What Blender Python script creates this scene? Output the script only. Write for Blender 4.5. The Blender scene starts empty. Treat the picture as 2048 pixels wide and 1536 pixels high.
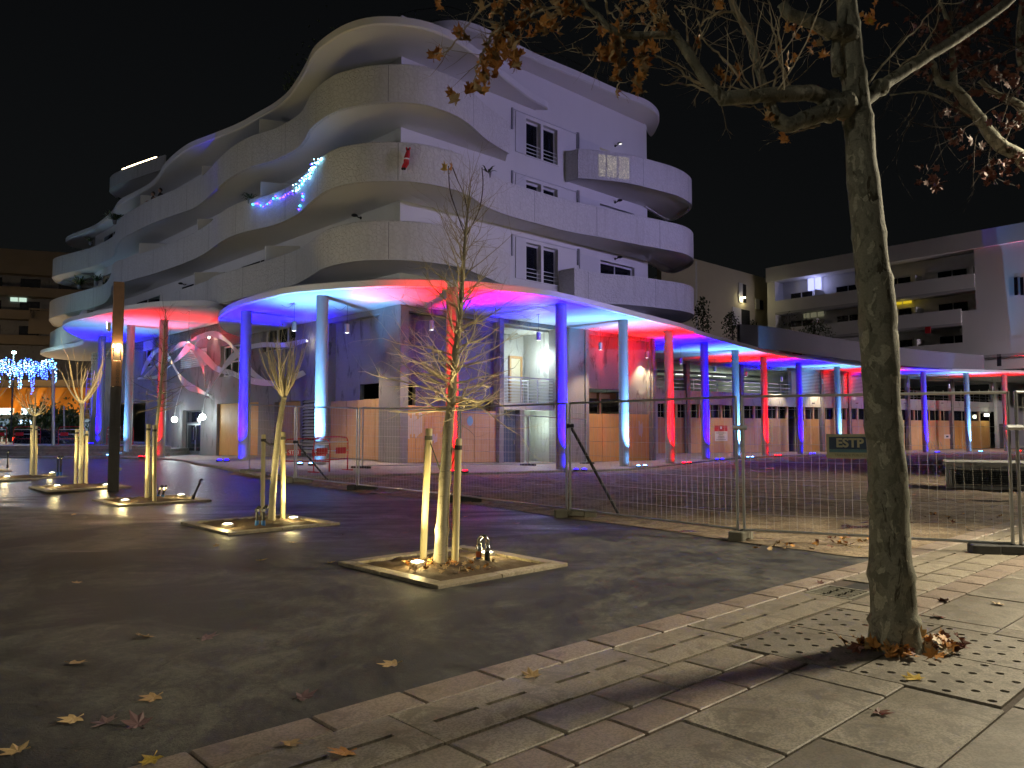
import bpy, bmesh, math, random
from mathutils import Vector, Matrix, Euler, noise
SC = bpy.context.scene
COL = SC.collection
R = math.radians
rnd = random.Random(7)

# ------------------------------------------------------------------ camera
F, HOR, CAMZ = 1550.0, 858.0, 1.6          # focal length and horizon row of the 2048 x 1536 photograph
PITCH = math.atan((HOR - 768) / F)
cam_data = bpy.data.cameras.new('camera'); cam = bpy.data.objects.new('camera', cam_data); COL.objects.link(cam)
cam.location = (0, 0, CAMZ); cam.rotation_euler = (math.pi / 2 + PITCH, 0, 0)
cam_data.sensor_width = 36; cam_data.lens = 36 * F / 2048; cam_data.clip_start = .05; cam_data.clip_end = 600
SC.camera = cam

# ------------------------------------------------------------------ sky, faint fill sun, exposure
world = bpy.data.worlds.new('World'); SC.world = world; world.use_nodes = True
wn = world.node_tree; wn.nodes.clear()
w_out = wn.nodes.new('ShaderNodeOutputWorld'); w_bg = wn.nodes.new('ShaderNodeBackground')
w_sky = wn.nodes.new('ShaderNodeTexSky'); w_sky.sky_type = 'NISHITA'; w_sky.sun_disc = False
w_sky.sun_elevation = R(9); w_sky.sun_rotation = R(160); w_sky.air_density = 1.0; w_sky.dust_density = 2.0
w_hs = wn.nodes.new('ShaderNodeHueSaturation'); w_hs.inputs['Saturation'].default_value = .35
wn.links.new(w_sky.outputs[0], w_hs.inputs['Color']); wn.links.new(w_hs.outputs[0], w_bg.inputs['Color'])
w_bg.inputs['Strength'].default_value = .0010
wn.links.new(w_bg.outputs[0], w_out.inputs['Surface'])
fill_sun_d = bpy.data.lights.new('fill_sun', 'SUN'); fill_sun_d.energy = .012; fill_sun_d.angle = R(.5); fill_sun_d.color = (.85, .9, 1)  # weak sun lamp added as overall fill
fill_sun = bpy.data.objects.new('fill_sun', fill_sun_d); COL.objects.link(fill_sun); fill_sun.rotation_euler = (R(50), 0, R(20)); fill_sun.location = (0, 0, 40)
SC.view_settings.view_transform = 'Standard'; SC.view_settings.look = 'None'
SC.view_settings.exposure = .4; SC.view_settings.gamma = 1
cy = SC.cycles
cy.max_bounces = 6; cy.diffuse_bounces = 2; cy.glossy_bounces = 2; cy.transmission_bounces = 3; cy.transparent_max_bounces = 6; cy.use_adaptive_sampling = True; cy.adaptive_threshold = .03; cy.adaptive_min_samples = 12
cy.sample_clamp_indirect = 4; cy.caustics_reflective = False; cy.caustics_refractive = False

# ------------------------------------------------------------------ pixel helpers (turn a measured place into a real one)
cP, sP = math.cos(PITCH), math.sin(PITCH)
def ray(x, y):
    a, b = (x - 1024) / F, (768 - y) / F
    return Vector((a, cP - b * sP, sP + b * cP))
def at_z(x, y, z):
    d = ray(x, y); t = (z - CAMZ) / d.z
    return Vector((d.x * t, d.y * t, z))
def at_y(x, y, Y):
    d = ray(x, y); t = Y / d.y
    return Vector((d.x * t, Y, CAMZ + d.z * t))
def sm(a, b, v):
    t = min(1, max(0, (v - a) / (b - a))); return t * t * (3 - 2 * t)
def lerp(a, b, t): return a + (b - a) * t
def G(x, y):
    """the plaza: level near the camera, falling gently from left to right along the arcade"""
    if x < -6: g = lerp(.33, .12, sm(-9, -17, x)) if x < -9 else .33
    elif x < 4: g = lerp(.33, -.02, (x + 6) / 10)
    else: g = lerp(-.02, -.33, min(1, (x - 4) / 28))
    return g * sm(17, 26, y)
def gp(x, y):
    z = 0
    for _ in range(12):
        p = at_z(x, y, z); z = G(p.x, p.y)
    return Vector((p.x, p.y, z))
def on_plane(x, y, P, N):
    d = ray(x, y); N = Vector((N[0], N[1], 0)); o = Vector((0, 0, CAMZ))
    t = (Vector((P[0], P[1], 0)) - o).dot(N) / d.dot(N)
    return o + d * t

# ------------------------------------------------------------------ mesh helpers
class MB:
    def __init__(s): s.v, s.f, s.sm = [], [], False
    def add(s, vs, fs):
        o = len(s.v); s.v += [Vector(v) for v in vs]; s.f += [tuple(i + o for i in f) for f in fs]; return s
    def box(s, c, d, rz=0, M=None):
        x, y, z = d[0] / 2, d[1] / 2, d[2] / 2
        vs = [Vector(p) for p in ((-x, -y, -z), (x, -y, -z), (x, y, -z), (-x, y, -z), (-x, -y, z), (x, -y, z), (x, y, z), (-x, y, z))]
        if M is None: M = Matrix.Rotation(rz, 3, 'Z')
        return s.add([M @ p + Vector(c) for p in vs], [(0, 3, 2, 1), (4, 5, 6, 7), (0, 1, 5, 4), (1, 2, 6, 5), (2, 3, 7, 6), (3, 0, 4, 7)])
    def bbox(s, c, d, rz=0, b=.01):
        """box with chamfered vertical and top edges"""
        x, y = d[0] / 2, d[1] / 2
        pts = [(-x + b, -y), (x - b, -y), (x, -y + b), (x, y - b), (x - b, y), (-x + b, y), (-x, y - b), (-x, -y + b)]
        k = [(px * (1 - b / x), py * (1 - b / y)) for px, py in pts]
        M = Matrix.Rotation(rz, 3, 'Z'); z0, z1 = -d[2] / 2, d[2] / 2
        rings = [[Vector((p[0], p[1], z0)) for p in pts], [Vector((p[0], p[1], z1 - b)) for p in pts], [Vector((p[0], p[1], z1)) for p in k]]
        vs = [M @ v + Vector(c) for r in rings for v in r]
        fs = [tuple(range(7, -1, -1)), tuple(range(16, 24))]
        for r in (0, 8):
            fs += [(r + i, r + (i + 1) % 8, r + 8 + (i + 1) % 8, r + 8 + i) for i in range(8)]
        return s.add(vs, fs)
    def prism(s, poly, z0, z1):
        n = len(poly)
        vs = [Vector((p[0], p[1], z0)) for p in poly] + [Vector((p[0], p[1], z1)) for p in poly]
        a = sum(poly[i][0] * poly[(i + 1) % n][1] - poly[(i + 1) % n][0] * poly[i][1] for i in range(n))
        fs = [tuple(range(n - 1, -1, -1)), tuple(range(n, 2 * n))] + [(i, (i + 1) % n, n + (i + 1) % n, n + i) for i in range(n)]
        if a < 0: fs = [tuple(reversed(f)) for f in fs]
        return s.add(vs, fs)
    def tube(s, path, rad, n=8, cap=True):
        path = [Vector(p) for p in path]; m = len(path)
        if not hasattr(rad, '__len__'): rad = [rad] * m
        vs, fs = [], []; ref = None
        for i, p in enumerate(path):
            t = (path[min(i + 1, m - 1)] - path[max(i - 1, 0)])
            if t.length < 1e-9: t = Vector((0, 0, 1))
            t.normalize()
            if ref is None: ref = Vector((1, 0, 0)) if abs(t.x) < .8 else Vector((0, 1, 0))
            a = (ref - t * ref.dot(t)).normalized(); b = t.cross(a); ref = a
            for k in range(n):
                w = 2 * math.pi * k / n
                vs.append(p + (a * math.cos(w) + b * math.sin(w)) * rad[i])
        for i in range(m - 1):
            for k in range(n):
                fs.append((i * n + k, i * n + (k + 1) % n, (i + 1) * n + (k + 1) % n, (i + 1) * n + k))
        if cap: fs += [tuple(range(n - 1, -1, -1)), tuple(range((m - 1) * n, m * n))]
        return s.add(vs, fs)
    def lathe(s, prof, c=(0, 0, 0), n=16):
        c = Vector(c); vs, fs = [], []
        for r, z in prof:
            for k in range(n):
                w = 2 * math.pi * k / n; vs.append(c + Vector((r * math.cos(w), r * math.sin(w), z)))
        for i in range(len(prof) - 1):
            for k in range(n):
                fs.append((i * n + k, i * n + (k + 1) % n, (i + 1) * n + (k + 1) % n, (i + 1) * n + k))
        fs += [tuple(range(n - 1, -1, -1)), tuple(range((len(prof) - 1) * n, len(prof) * n))]
        return s.add(vs, fs)
    def ball(s, c, r, n=14, m=9, sz=1):
        return s.lathe([(max(.001, r * math.sin(math.pi * i / m)), -r * sz * math.cos(math.pi * i / m)) for i in range(m + 1)], c, n)
    def strip(s, a, b):
        """quad strip between two polylines"""
        n = len(a)
        return s.add(list(a) + list(b), [(i, i + 1, n + i + 1, n + i) for i in range(n - 1)])

ROOT = {}
def mk(name, mb, mat, parent=None, smooth=False, local=False, kind=None):
    me = bpy.data.meshes.new(name)
    vs = mb.v
    if parent is not None and not local:
        r = parent
        while r.parent: r = r.parent
        if r.name in ROOT:
            Mi = ROOT[r.name].inverted(); vs = [Mi @ v for v in vs]
    me.from_pydata([tuple(v) for v in vs], [], mb.f); me.update()
    if smooth:
        me.polygons.foreach_set('use_smooth', [True] * len(me.polygons))
        if smooth == 'auto':
            try: me.set_sharp_from_angle(angle=R(40))
            except Exception: pass
    me.materials.append(mat)
    o = bpy.data.objects.new(name, me); COL.objects.link(o)
    if parent is not None: o.parent = parent
    if kind: o['kind'] = kind
    return o
def tag(o, label, cat, group=None):
    o['label'] = label; o['category'] = cat
    if group: o['group'] = group
    return o
def thing(name, label, cat, loc=(0, 0, 0), rz=0, group=None):
    o = bpy.data.objects.new(name, None); COL.objects.link(o)
    o.location = loc; o.rotation_euler = (0, 0, rz); o.empty_display_size = .2
    ROOT[o.name] = Matrix.Translation(Vector(loc)) @ Matrix.Rotation(rz, 4, 'Z')
    return tag(o, label, cat, group)
def copy_tree(o, parent=None):
    c = o.copy(); COL.objects.link(c); c.parent = parent
    for ch in list(o.children): copy_tree(ch, c)
    return c
def catmull(pts, k=8, closed=False):
    pts = [Vector(p) for p in pts]; n = len(pts); out = []
    for i in range(n if closed else n - 1):
        p1, p2 = pts[i], pts[(i + 1) % n]
        p0 = pts[i - 1] if (closed or i) else p1 * 2 - p2
        p3 = pts[(i + 2) % n] if (closed or i < n - 2) else p2 * 2 - p1
        d1 = max((p2 - p1).length ** .5, 1e-4); d0 = max((p1 - p0).length ** .5, 1e-4); d2 = max((p3 - p2).length ** .5, 1e-4)
        m1 = (p1 - p0) / d0 - (p2 - p0) / (d0 + d1) + (p2 - p1) / d1
        m2 = (p2 - p1) / d1 - (p3 - p1) / (d1 + d2) + (p3 - p2) / d2
        m1 *= d1; m2 *= d1
        for j in range(k):
            t = j / k; t2, t3 = t * t, t * t * t
            out.append(p1 * (2 * t3 - 3 * t2 + 1) + m1 * (t3 - 2 * t2 + t) + p2 * (-2 * t3 + 3 * t2) + m2 * (t3 - t2))
    if not closed: out.append(pts[-1])
    return out
def resample(pts, step):
    out = [pts[0]]; acc = 0
    for a, b in zip(pts, pts[1:]):
        L = (b - a).length; d = step - acc
        while d <= L:
            out.append(a.lerp(b, d / L)); d += step
        acc = (acc + L) % step
    if (out[-1] - pts[-1]).length > step * .3: out.append(pts[-1])
    else: out[-1] = pts[-1]
    return out
def light(name, kind, loc, W, col, size=.05, aim=None, cone=None, blend=.5, parent=None):
    d = bpy.data.lights.new(name, kind); d.energy = W; d.color = col
    if kind in ('POINT', 'SPOT'): d.shadow_soft_size = size
    o = bpy.data.objects.new(name, d); COL.objects.link(o); o.location = loc
    if kind == 'SPOT': d.spot_size = R(cone); d.spot_blend = blend
    if aim is not None: o.rotation_euler = (Vector(aim) - Vector(loc)).to_track_quat('-Z', 'Y').to_euler()
    return o

# ------------------------------------------------------------------ materials
class NT:
    def __init__(s, name):
        s.m = bpy.data.materials.new(name); s.m.use_nodes = True; s.t = s.m.node_tree
        s.b = s.t.nodes['Principled BSDF']; s._c = None
    def n(s, t, **k):
        o = s.t.nodes.new(t)
        for a, b in k.items():
            if isinstance(b, (int, float, tuple, list, str, bool)) and hasattr(o, a): setattr(o, a, b)
        return o
    def l(s, a, b): s.t.links.new(a, b)
    def co(s, scale=(1, 1, 1), kind='Object', rot=(0, 0, 0)):
        if s._c is None: s._c = s.n('ShaderNodeTexCoord')
        mp = s.n('ShaderNodeMapping'); mp.inputs['Scale'].default_value = scale; mp.inputs['Rotation'].default_value = rot
        s.l(s._c.outputs[kind], mp.inputs['Vector']); return mp.outputs[0]
    def noise(s, scale, detail=4, rough=.55, vec=None, dist=0):
        o = s.n('ShaderNodeTexNoise'); o.inputs['Scale'].default_value = scale; o.inputs['Detail'].default_value = detail
        o.inputs['Roughness'].default_value = rough; o.inputs['Distortion'].default_value = dist
        if vec is not None: s.l(vec, o.inputs['Vector'])
        return o.outputs['Fac']
    def ramp(s, fac, stops):
        o = s.n('ShaderNodeValToRGB'); e = o.color_ramp.elements
        while len(e) < len(stops): e.new(.5)
        for i, (p, c) in enumerate(stops):
            e[i].position = p; e[i].color = (c, c, c, 1) if not hasattr(c, '__len__') else (*c, 1)
        s.l(fac, o.inputs['Fac']); return o.outputs['Color']
    def mix(s, fac, a, b, mode='MIX'):
        o = s.n('ShaderNodeMix'); o.data_type = 'RGBA'; o.blend_type = mode
        for sock, val in ((o.inputs[0], fac), (o.inputs[6], a), (o.inputs[7], b)):
            if hasattr(val, 'is_linked'): s.l(val, sock)
            elif isinstance(val, (int, float)): sock.default_value = val
            else: sock.default_value = (*val, 1)
        return o.outputs[2]
    def bump(s, h, strength=.3, dist=.01):
        o = s.n('ShaderNodeBump'); o.inputs['Strength'].default_value = strength; o.inputs['Distance'].default_value = dist
        s.l(h, o.inputs['Height']); s.l(o.outputs[0], s.b.inputs['Normal'])
    def base(s, c): s.l(c, s.b.inputs['Base Color']) if hasattr(c, 'is_linked') else setattr(s.b.inputs['Base Color'], 'default_value', (*c, 1))
    def rough(s, r): s.l(r, s.b.inputs['Roughness']) if hasattr(r, 'is_linked') else setattr(s.b.inputs['Roughness'], 'default_value', r)
def plain(name, col, rough=.6, metal=0, emit=None, es=0, var=.12, vs=6, bump=0, bs=40):
    t = NT(name)
    if var:
        f = t.noise(vs, 5, .6, t.co())
        t.base(t.mix(f, tuple(c * (1 - var) for c in col), tuple(min(1, c * (1 + var)) for c in col)))
        t.rough(t.ramp(t.noise(vs * 1.7, 3, .6, t.co()), [(.3, max(0, rough - .08)), (.7, min(1, rough + .08))]))
    else: t.base(col); t.rough(rough)
    t.b.inputs['Metallic'].default_value = metal
    if emit: t.b.inputs['Emission Color'].default_value = (*emit, 1); t.b.inputs['Emission Strength'].default_value = es
    if bump: t.bump(t.noise(bs, 3, .6, t.co()), bump, .01)
    return t.m

def m_render():
    t = NT('white_render'); c = t.co()
    streak = t.noise(.9, 5, .6, t.co((1.2, 1.2, .12)))
    blot = t.noise(.35, 4, .6, c)
    t.base(t.mix(t.ramp(streak, [(.35, 0), (.75, 1)]), (.78, .77, .75), t.mix(blot, (.70, .69, .67), (.80, .80, .78))))
    t.rough(.8); t.bump(t.noise(90, 3, .6, c), .25, .006); return t.m
def m_parapet():
    """cast panels with a worm-like relief; smooth glossy fields low on the left are separate"""
    t = NT('relief_panel'); c = t.co()
    v = t.n('ShaderNodeTexVoronoi'); v.feature = 'DISTANCE_TO_EDGE'; v.inputs['Scale'].default_value = 7
    wv = t.n('ShaderNodeMix'); wv.data_type = 'VECTOR'
    nz = t.n('ShaderNodeTexNoise'); nz.inputs['Scale'].default_value = 6; t.l(c, nz.inputs['Vector'])
    t.l(c, wv.inputs[4]); t.l(nz.outputs['Color'], wv.inputs[5]); wv.inputs[0].default_value = .18; t.l(wv.outputs[1], v.inputs['Vector'])
    h = t.ramp(v.outputs['Distance'], [(.02, 0), (.16, 1)])
    blot = t.noise(.5, 4, .6, c)
    base = t.mix(blot, (.70, .69, .67), (.78, .775, .76))
    drip = t.noise(2.2, 6, .7, t.co((1.6, 1.6, .16)), .3)
    base = t.mix(t.ramp(drip, [(.50, 0), (.64, .26)]), base, (.46, .44, .40))
    t.base(t.mix(t.ramp(h, [(0, .22), (1, 0)]), base, (.45, .43, .40)))
    t.rough(t.ramp(blot, [(.3, .45), (.7, .62)])); t.bump(h, .7, .025); return t.m
def m_concrete(name='concrete', a=(.20, .19, .19), b=(.30, .29, .28), dark=(.08, .075, .07)):
    t = NT(name); c = t.co()
    n1 = t.noise(.55, 6, .62, c, .3); n2 = t.noise(2.2, 6, .65, t.co((1, 1, .35)), .8); n3 = t.noise(14, 4, .6, c)
    col = t.mix(n1, a, b)
    col = t.mix(t.ramp(n2, [(.56, 0), (.64, .75)]), col, dark)
    col = t.mix(t.ramp(n3, [(.3, .25), (.7, 0)]), col, tuple(x * .7 for x in a))
    br = t.n('ShaderNodeTexBrick'); br.inputs['Scale'].default_value = 1; br.inputs['Brick Width'].default_value = 2.6; br.inputs['Row Height'].default_value = 2.45
    br.inputs['Mortar Size'].default_value = .012; br.inputs['Color1'].default_value = (1, 1, 1, 1); br.inputs['Color2'].default_value = (.93, .93, .93, 1); br.inputs['Mortar'].default_value = (.62, .62, .62, 1)
    br.offset = 0
    t.base(col); t.rough(.75); t.bump(n3, .3, .01); return t.m
def m_ply(name, a, b, rot=0):
    t = NT(name); c = t.co((9, 9, .7))
    g = t.noise(2.2, 5, .6, c, 1.2); k = t.noise(.8, 3, .6, t.co())
    col = t.mix(t.ramp(g, [(.3, 0), (.7, 1)]), a, b)
    col = t.mix(t.ramp(k, [(.5, 0), (.75, .35)]), col, tuple(x * .62 for x in a))
    t.base(col); t.rough(.6); t.bump(g, .15, .004); return t.m
def m_asphalt():
    t = NT('wet_asphalt'); c = t.co()
    big = t.noise(.16, 6, .62, c, .6); mid = t.noise(.9, 8, .7, c, .9); fine = t.noise(85, 3, .7, c); grit = t.noise(24, 6, .75, c)
    stre = t.noise(.55, 7, .68, t.co((.6, 1.8, 1), rot=(0, 0, R(46))), 1.2)
    sep = t.n('ShaderNodeSeparateXYZ'); t.l(c, sep.inputs[0])
    mr = t.n('ShaderNodeMapRange'); mr.inputs[1].default_value = 6; mr.inputs[2].default_value = 20; mr.inputs[3].default_value = -.12; mr.inputs[4].default_value = .12; t.l(sep.outputs[1], mr.inputs[0])
    ad = t.n('ShaderNodeMath'); ad.operation = 'ADD'; t.l(t.mix(.5, big, stre), ad.inputs[0]); t.l(mr.outputs[0], ad.inputs[1])
    wet = t.ramp(ad.outputs[0], [(.46, 0), (.58, 1)])
    blot = t.noise(3.2, 9, .78, t.co((1, .75, 1)), .7); speck = t.ramp(t.mix(.5, t.mix(.5, fine, grit), blot), [(.45, 0), (.56, 1)])
    col = t.mix(speck, (.014, .014, .016), (.075, .073, .070))
    dusty = t.mix(speck, (.036, .035, .032), (.15, .145, .122))
    patch = t.noise(.36, 8, .7, t.co((1, .7, 1), rot=(0, 0, R(30))), 1.8)
    dry = t.mix(t.ramp(patch, [(.46, 0), (.56, 1)]), col, dusty)
    t.base(t.mix(wet, dry, t.mix(speck, (.014, .014, .016), (.055, .055, .057))))
    t.rough(t.mix(wet, t.ramp(speck, [(.0, .58), (1, .85)]), t.ramp(grit, [(.30, .15), (.66, .50)])))
    t.bump(t.mix(.5, fine, grit), .8, .012); return t.m
def m_soil():
    t = NT('building_site_earth'); c = t.co()
    big = t.noise(.3, 6, .65, c, .5); mid = t.noise(1.6, 8, .7, c, 1); fine = t.noise(30, 5, .7, c)
    wet = t.ramp(t.noise(.34, 7, .65, t.co((1, 2.2, 1), rot=(0, 0, R(20))), .8), [(.60, 0), (.65, 1)])
    col = t.mix(t.ramp(mid, [(.42, 0), (.58, 1)]), (.20, .145, .085), (.42, .33, .22))
    col = t.mix(t.ramp(fine, [(.42, .7), (.54, 0)]), col, (.09, .062, .038))
    t.base(t.mix(wet, col, (.04, .028, .02))); t.rough(t.mix(wet, (.85, .85, .85), (.12, .12, .12)))
    t.bump(t.mix(.5, mid, fine), .8, .05); return t.m
def m_stone(name, a, b, wet=True):
    t = NT(name); c = t.co()
    oi = t.n('ShaderNodeObjectInfo')
    n1 = t.noise(1.6, 6, .68, t.co((.5, .5, .5), 'Object'), .4); n2 = t.noise(5, 8, .75, c, .8); n3 = t.noise(70, 3, .65, c)
    col = t.mix(t.ramp(n1, [(.40, 0), (.60, 1)]), a, b)
    col = t.mix(t.ramp(oi.outputs['Random'], [(0, 0), (1, .75)]), col, tuple(x * .72 for x in a))
    col = t.mix(t.ramp(n2, [(.50, 0), (.58, .6)]), col, tuple(x * .42 for x in a))
    col = t.mix(t.ramp(n3, [(.43, .6), (.54, 0)]), col, tuple(x * .45 for x in a))
    t.base(col); t.rough(t.ramp(n1, [(.35, .42), (.65, .72)])); t.bump(t.mix(.4, n2, n3), .28, .006); return t.m
def m_bark_plane():
    t = NT('plane_bark'); c = t.co((1, 1, .55))
    n = t.noise(12, 4, .5, c, .8); n2 = t.noise(15, 5, .6, t.co((1, 1, .55)), .8); n3 = t.noise(9, 5, .6, t.co((1.4, 1.4, .5)), .6); fine = t.noise(70, 4, .65, t.co())
    col = t.mix(t.ramp(n2, [(.44, 0), (.49, 1)]), (.20, .20, .15), (.31, .305, .235))
    col = t.mix(t.ramp(n, [(.60, 0), (.62, 1)]), col, (.52, .50, .38))
    col = t.mix(t.ramp(n3, [(.36, 1), (.40, 0)]), col, (.07, .062, .042))
    col = t.mix(t.ramp(fine, [(.35, .4), (.65, 0)]), col, (.11, .10, .065))
    t.base(col); t.rough(.8); t.bump(t.mix(.5, t.mix(.5, t.ramp(n, [(.55, 1), (.60, 0)]), t.ramp(n2, [(.44, 0), (.49, 1)])), fine), .75, .014); return t.m
def m_bark_young():
    t = NT('young_bark')
    c = t.co((1, 1, 6)); n = t.noise(6, 4, .6, c, .5); f = t.noise(40, 4, .65, t.co())
    col = t.mix(n, (.27, .24, .165), (.40, .36, .26)); col = t.mix(t.ramp(n, [(.62, 0), (.68, .8)]), col, (.10, .085, .06))
    t.base(t.mix(t.ramp(f, [(.3, .4), (.7, 0)]), col, (.16, .14, .1))); t.rough(.8); t.bump(t.mix(.5, n, f), .5, .01); return t.m
def m_leaf(name, a, b):
    t = NT(name); oi = t.n('ShaderNodeObjectInfo'); c = t.co()
    col = t.mix(oi.outputs['Random'], a, b)
    col = t.mix(t.ramp(t.noise(18, 4, .6, c), [(.45, 0), (.7, .6)]), col, tuple(x * .4 for x in a))
    t.base(col); t.rough(.55); t.bump(t.noise(40, 3, .6, c), .3, .004)
    t.b.inputs['Transmission Weight'].default_value = 0
    return t.m
def m_glass(name, col=(.01, .012, .018), rough=.06):
    t = NT(name); t.base(t.mix(t.noise(1.5, 2, .5, t.co()), col, tuple(c * 1.6 for c in col))); t.rough(rough)
    t.b.inputs['Specular IOR Level'].default_value = .6; return t.m

M = dict(
    render=m_render(), parapet=m_parapet(), soffit=plain('soffit_paint', (.50, .50, .50), .55, var=.04, vs=.7),
    gloss=plain('smooth_white_panel', (.72, .72, .74), .22, var=.05, vs=.6),
    concrete=m_concrete(), concrete_w=m_concrete('pale_concrete', (.42, .42, .40), (.56, .56, .53), (.25, .25, .23)), concrete_d=m_concrete('dark_concrete', (.17, .165, .165), (.25, .245, .24), (.09, .085, .08)),
    ply=m_ply('orange_plywood', (.58, .28, .07), (.72, .42, .14)), ply2=m_ply('brown_plywood', (.46, .25, .10), (.58, .36, .17)), ply3=m_ply('pale_plywood', (.60, .36, .17), (.72, .48, .26)),
    asphalt=m_asphalt(), soil=m_soil(),
    stone=m_stone('paving_stone', (.34, .295, .225), (.50, .445, .345)), stone_p=m_stone('pinkish_paving_stone', (.34, .27, .215), (.50, .41, .33)), stone_g=m_stone('slab_concrete', (.26, .23, .18), (.38, .34, .27)),
    joint=plain('paving_joint', (.075, .055, .042), .9, var=.4, vs=8, bump=.5, bs=60),
    arcade=m_stone('arcade_floor', (.28, .25, .215), (.38, .34, .30)),
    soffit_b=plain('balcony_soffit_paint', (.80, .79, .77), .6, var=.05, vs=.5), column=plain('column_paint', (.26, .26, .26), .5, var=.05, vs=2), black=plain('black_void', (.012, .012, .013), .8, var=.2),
    glass=m_glass('dark_glass'), frame=plain('white_frame', (.70, .70, .70), .4, var=.05), rail=plain('white_rail', (.75, .76, .76), .35, var=.05),
    galv=plain('galvanised_steel', (.42, .43, .44), .38, .85, var=.2, vs=20), wire=plain('fence_wire', (.55, .54, .51), .5, .2, var=.2, vs=20), dark_steel=plain('dark_steel', (.05, .05, .055), .45, .5, var=.2),
    foot=plain('fence_foot_concrete', (.20, .19, .15), .9, var=.35, vs=7, bump=.6, bs=40), foot_d=plain('fence_foot_rubber', (.05, .05, .05), .8, var=.3, vs=7, bump=.4),
    bark=m_bark_plane(), ybark=m_bark_young(), twig=plain('twig_bark', (.44, .37, .25), .8, var=.35, vs=25), twig_d=plain('dark_twig_tone', (.09, .07, .055), .8, var=.35, vs=25),
    stake=m_ply('stake_wood', (.52, .43, .22), (.66, .57, .33)), strap=plain('rubber_tie', (.05, .045, .035), .7, var=.3),
    kerb=m_stone('pit_edging', (.42, .35, .24), (.55, .47, .34)), pitsoil=plain('planting_soil', (.10, .065, .038), .95, var=.5, vs=9, bump=1, bs=30),
    rust=m_leaf('rust_leaf', (.46, .18, .04), (.74, .36, .09)), tan=m_leaf('tan_leaf', (.42, .27, .12), (.60, .42, .2)), yellow=m_leaf('yellow_leaf', (.62, .42, .05), (.72, .50, .1)), wine=m_leaf('dark_red_leaf', (.12, .035, .025), (.2, .07, .04)), plum=m_leaf('plum_leaf', (.20, .12, .12), (.30, .2, .2)), green=m_leaf('dark_green_leaf', (.03, .06, .02), (.07, .10, .03)),
    corten=plain('rusty_steel', (.10, .055, .035), .6, .3, var=.4, vs=6, bump=.2), post=plain('dark_post_steel', (.035, .032, .032), .5, .4, var=.25),
    red=plain('red_paint', (.55, .02, .03), .35, var=.12), white=plain('white_paint', (.8, .8, .8), .4, var=.06), blue_p=plain('blue_pipe', (.03, .14, .42), .35, var=.15), chrome=plain('pipe_metal', (.6, .6, .6), .2, 1, var=.1), rubber=plain('black_rubber', (.02, .02, .02), .5, var=.2),
)
EMI = {}
def emit(name, col, s):
    if name not in EMI:
        t = NT(name); t.base((.02, .02, .02)); t.b.inputs['Emission Color'].default_value = (*col, 1); t.b.inputs['Emission Strength'].default_value = s
        EMI[name] = t.m
    return EMI[name]
# ================================================================== the setting: ground, earth, arcade floor, paving
def sheet(name, rows, mat, **k):
    mb = MB(); n = len(rows[0])
    mb.v = [Vector(p) for r in rows for p in r]
    mb.f = [(i * n + j, i * n + j + 1, (i + 1) * n + j + 1, (i + 1) * n + j) for i in range(len(rows) - 1) for j in range(n - 1)]
    o = mk(name, mb, mat, smooth=True, **k); return o
def grid_vals(segs):
    out = []
    for a, b, s in segs:
        v = a
        while v < b - 1e-6: out.append(v); v += s
    return out + [segs[-1][1]]
xs = grid_vals([(-300, -60, 40), (-60, -24, 4), (-24, 40, 1.0), (40, 80, 5), (80, 300, 40)])
ys = grid_vals([(-60, -8, 13), (-8, 16, 3), (16, 28, .8), (28, 70, 3), (70, 400, 55)])
ground = sheet('asphalt_ground', [[(x, y, G(x, y)) for x in xs] for y in ys], M['asphalt']); ground['kind'] = 'structure'

EDGE = [(-260, 913), (60, 917), (312, 919), (403, 932), (479, 946), (560, 954), (680, 955), (812, 952), (960, 950), (1100, 946), (1258, 941), (1364, 930), (1469, 919), (1560, 914), (1640, 912), (1808, 909), (2040, 908), (2330, 912)]
edge = resample(catmull([gp(*p) for p in EDGE], 8), .9)
FL = lambda x, y: G(x, y) + .08
rows = [[Vector((p.x, p.y, G(p.x, p.y) - .05)) for p in edge], [Vector((p.x, p.y, FL(p.x, p.y) - .012)) for p in edge], [Vector((p.x, p.y + .02, FL(p.x, p.y))) for p in edge]]
for k in (.5, 1.2, 2.5, 5, 9, 14, 20, 30): rows.append([Vector((p.x, p.y + k, FL(p.x, p.y + min(k, 3)))) for p in edge])
arc = sheet('arcade_pavement', rows, M['arcade']); arc['kind'] = 'structure'

# earth of the building site, between the fence line and the arcade kerb
front_px = [(455, 948), (520, 955), (590, 966), (715, 985), (830, 997), (980, 1014), (1135, 1037), (1300, 1058), (1485, 1086), (1600, 1100), (1735, 1118), (1850, 1108), (2050, 1085), (2400, 1060), (2900, 1040)]
fr_pts = resample(catmull([gp(*p) for p in front_px], 6), .5)
srows = []
bk = [gp(*p) for p in EDGE[4:]]
bk = catmull(bk, 6)
def along(pts, t):
    k = t * (len(pts) - 1); i = min(int(k), len(pts) - 2); return pts[i].lerp(pts[i + 1], k - i)
NF = 110
for r in range(26):
    s = r / 25; row = []
    for j in range(NF + 1):
        t = j / NF; p = along(fr_pts, t).lerp(along(bk, t), s)
        w = noise.fractal(Vector((p.x * .8, p.y * .8, 3)), 1, 2, 4) * .05 + noise.noise(Vector((p.x * 3, p.y * 3, 0))) * .018
        e = sm(0, .12, s) * sm(1, .9, s)
        row.append(Vector((p.x, p.y, G(p.x, p.y) + .010 + max(-.002, w * e + .02 * e))))
    srows.append(row)
earth = sheet('bare_earth', srows, M['soil']); earth['kind'] = 'structure'

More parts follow.
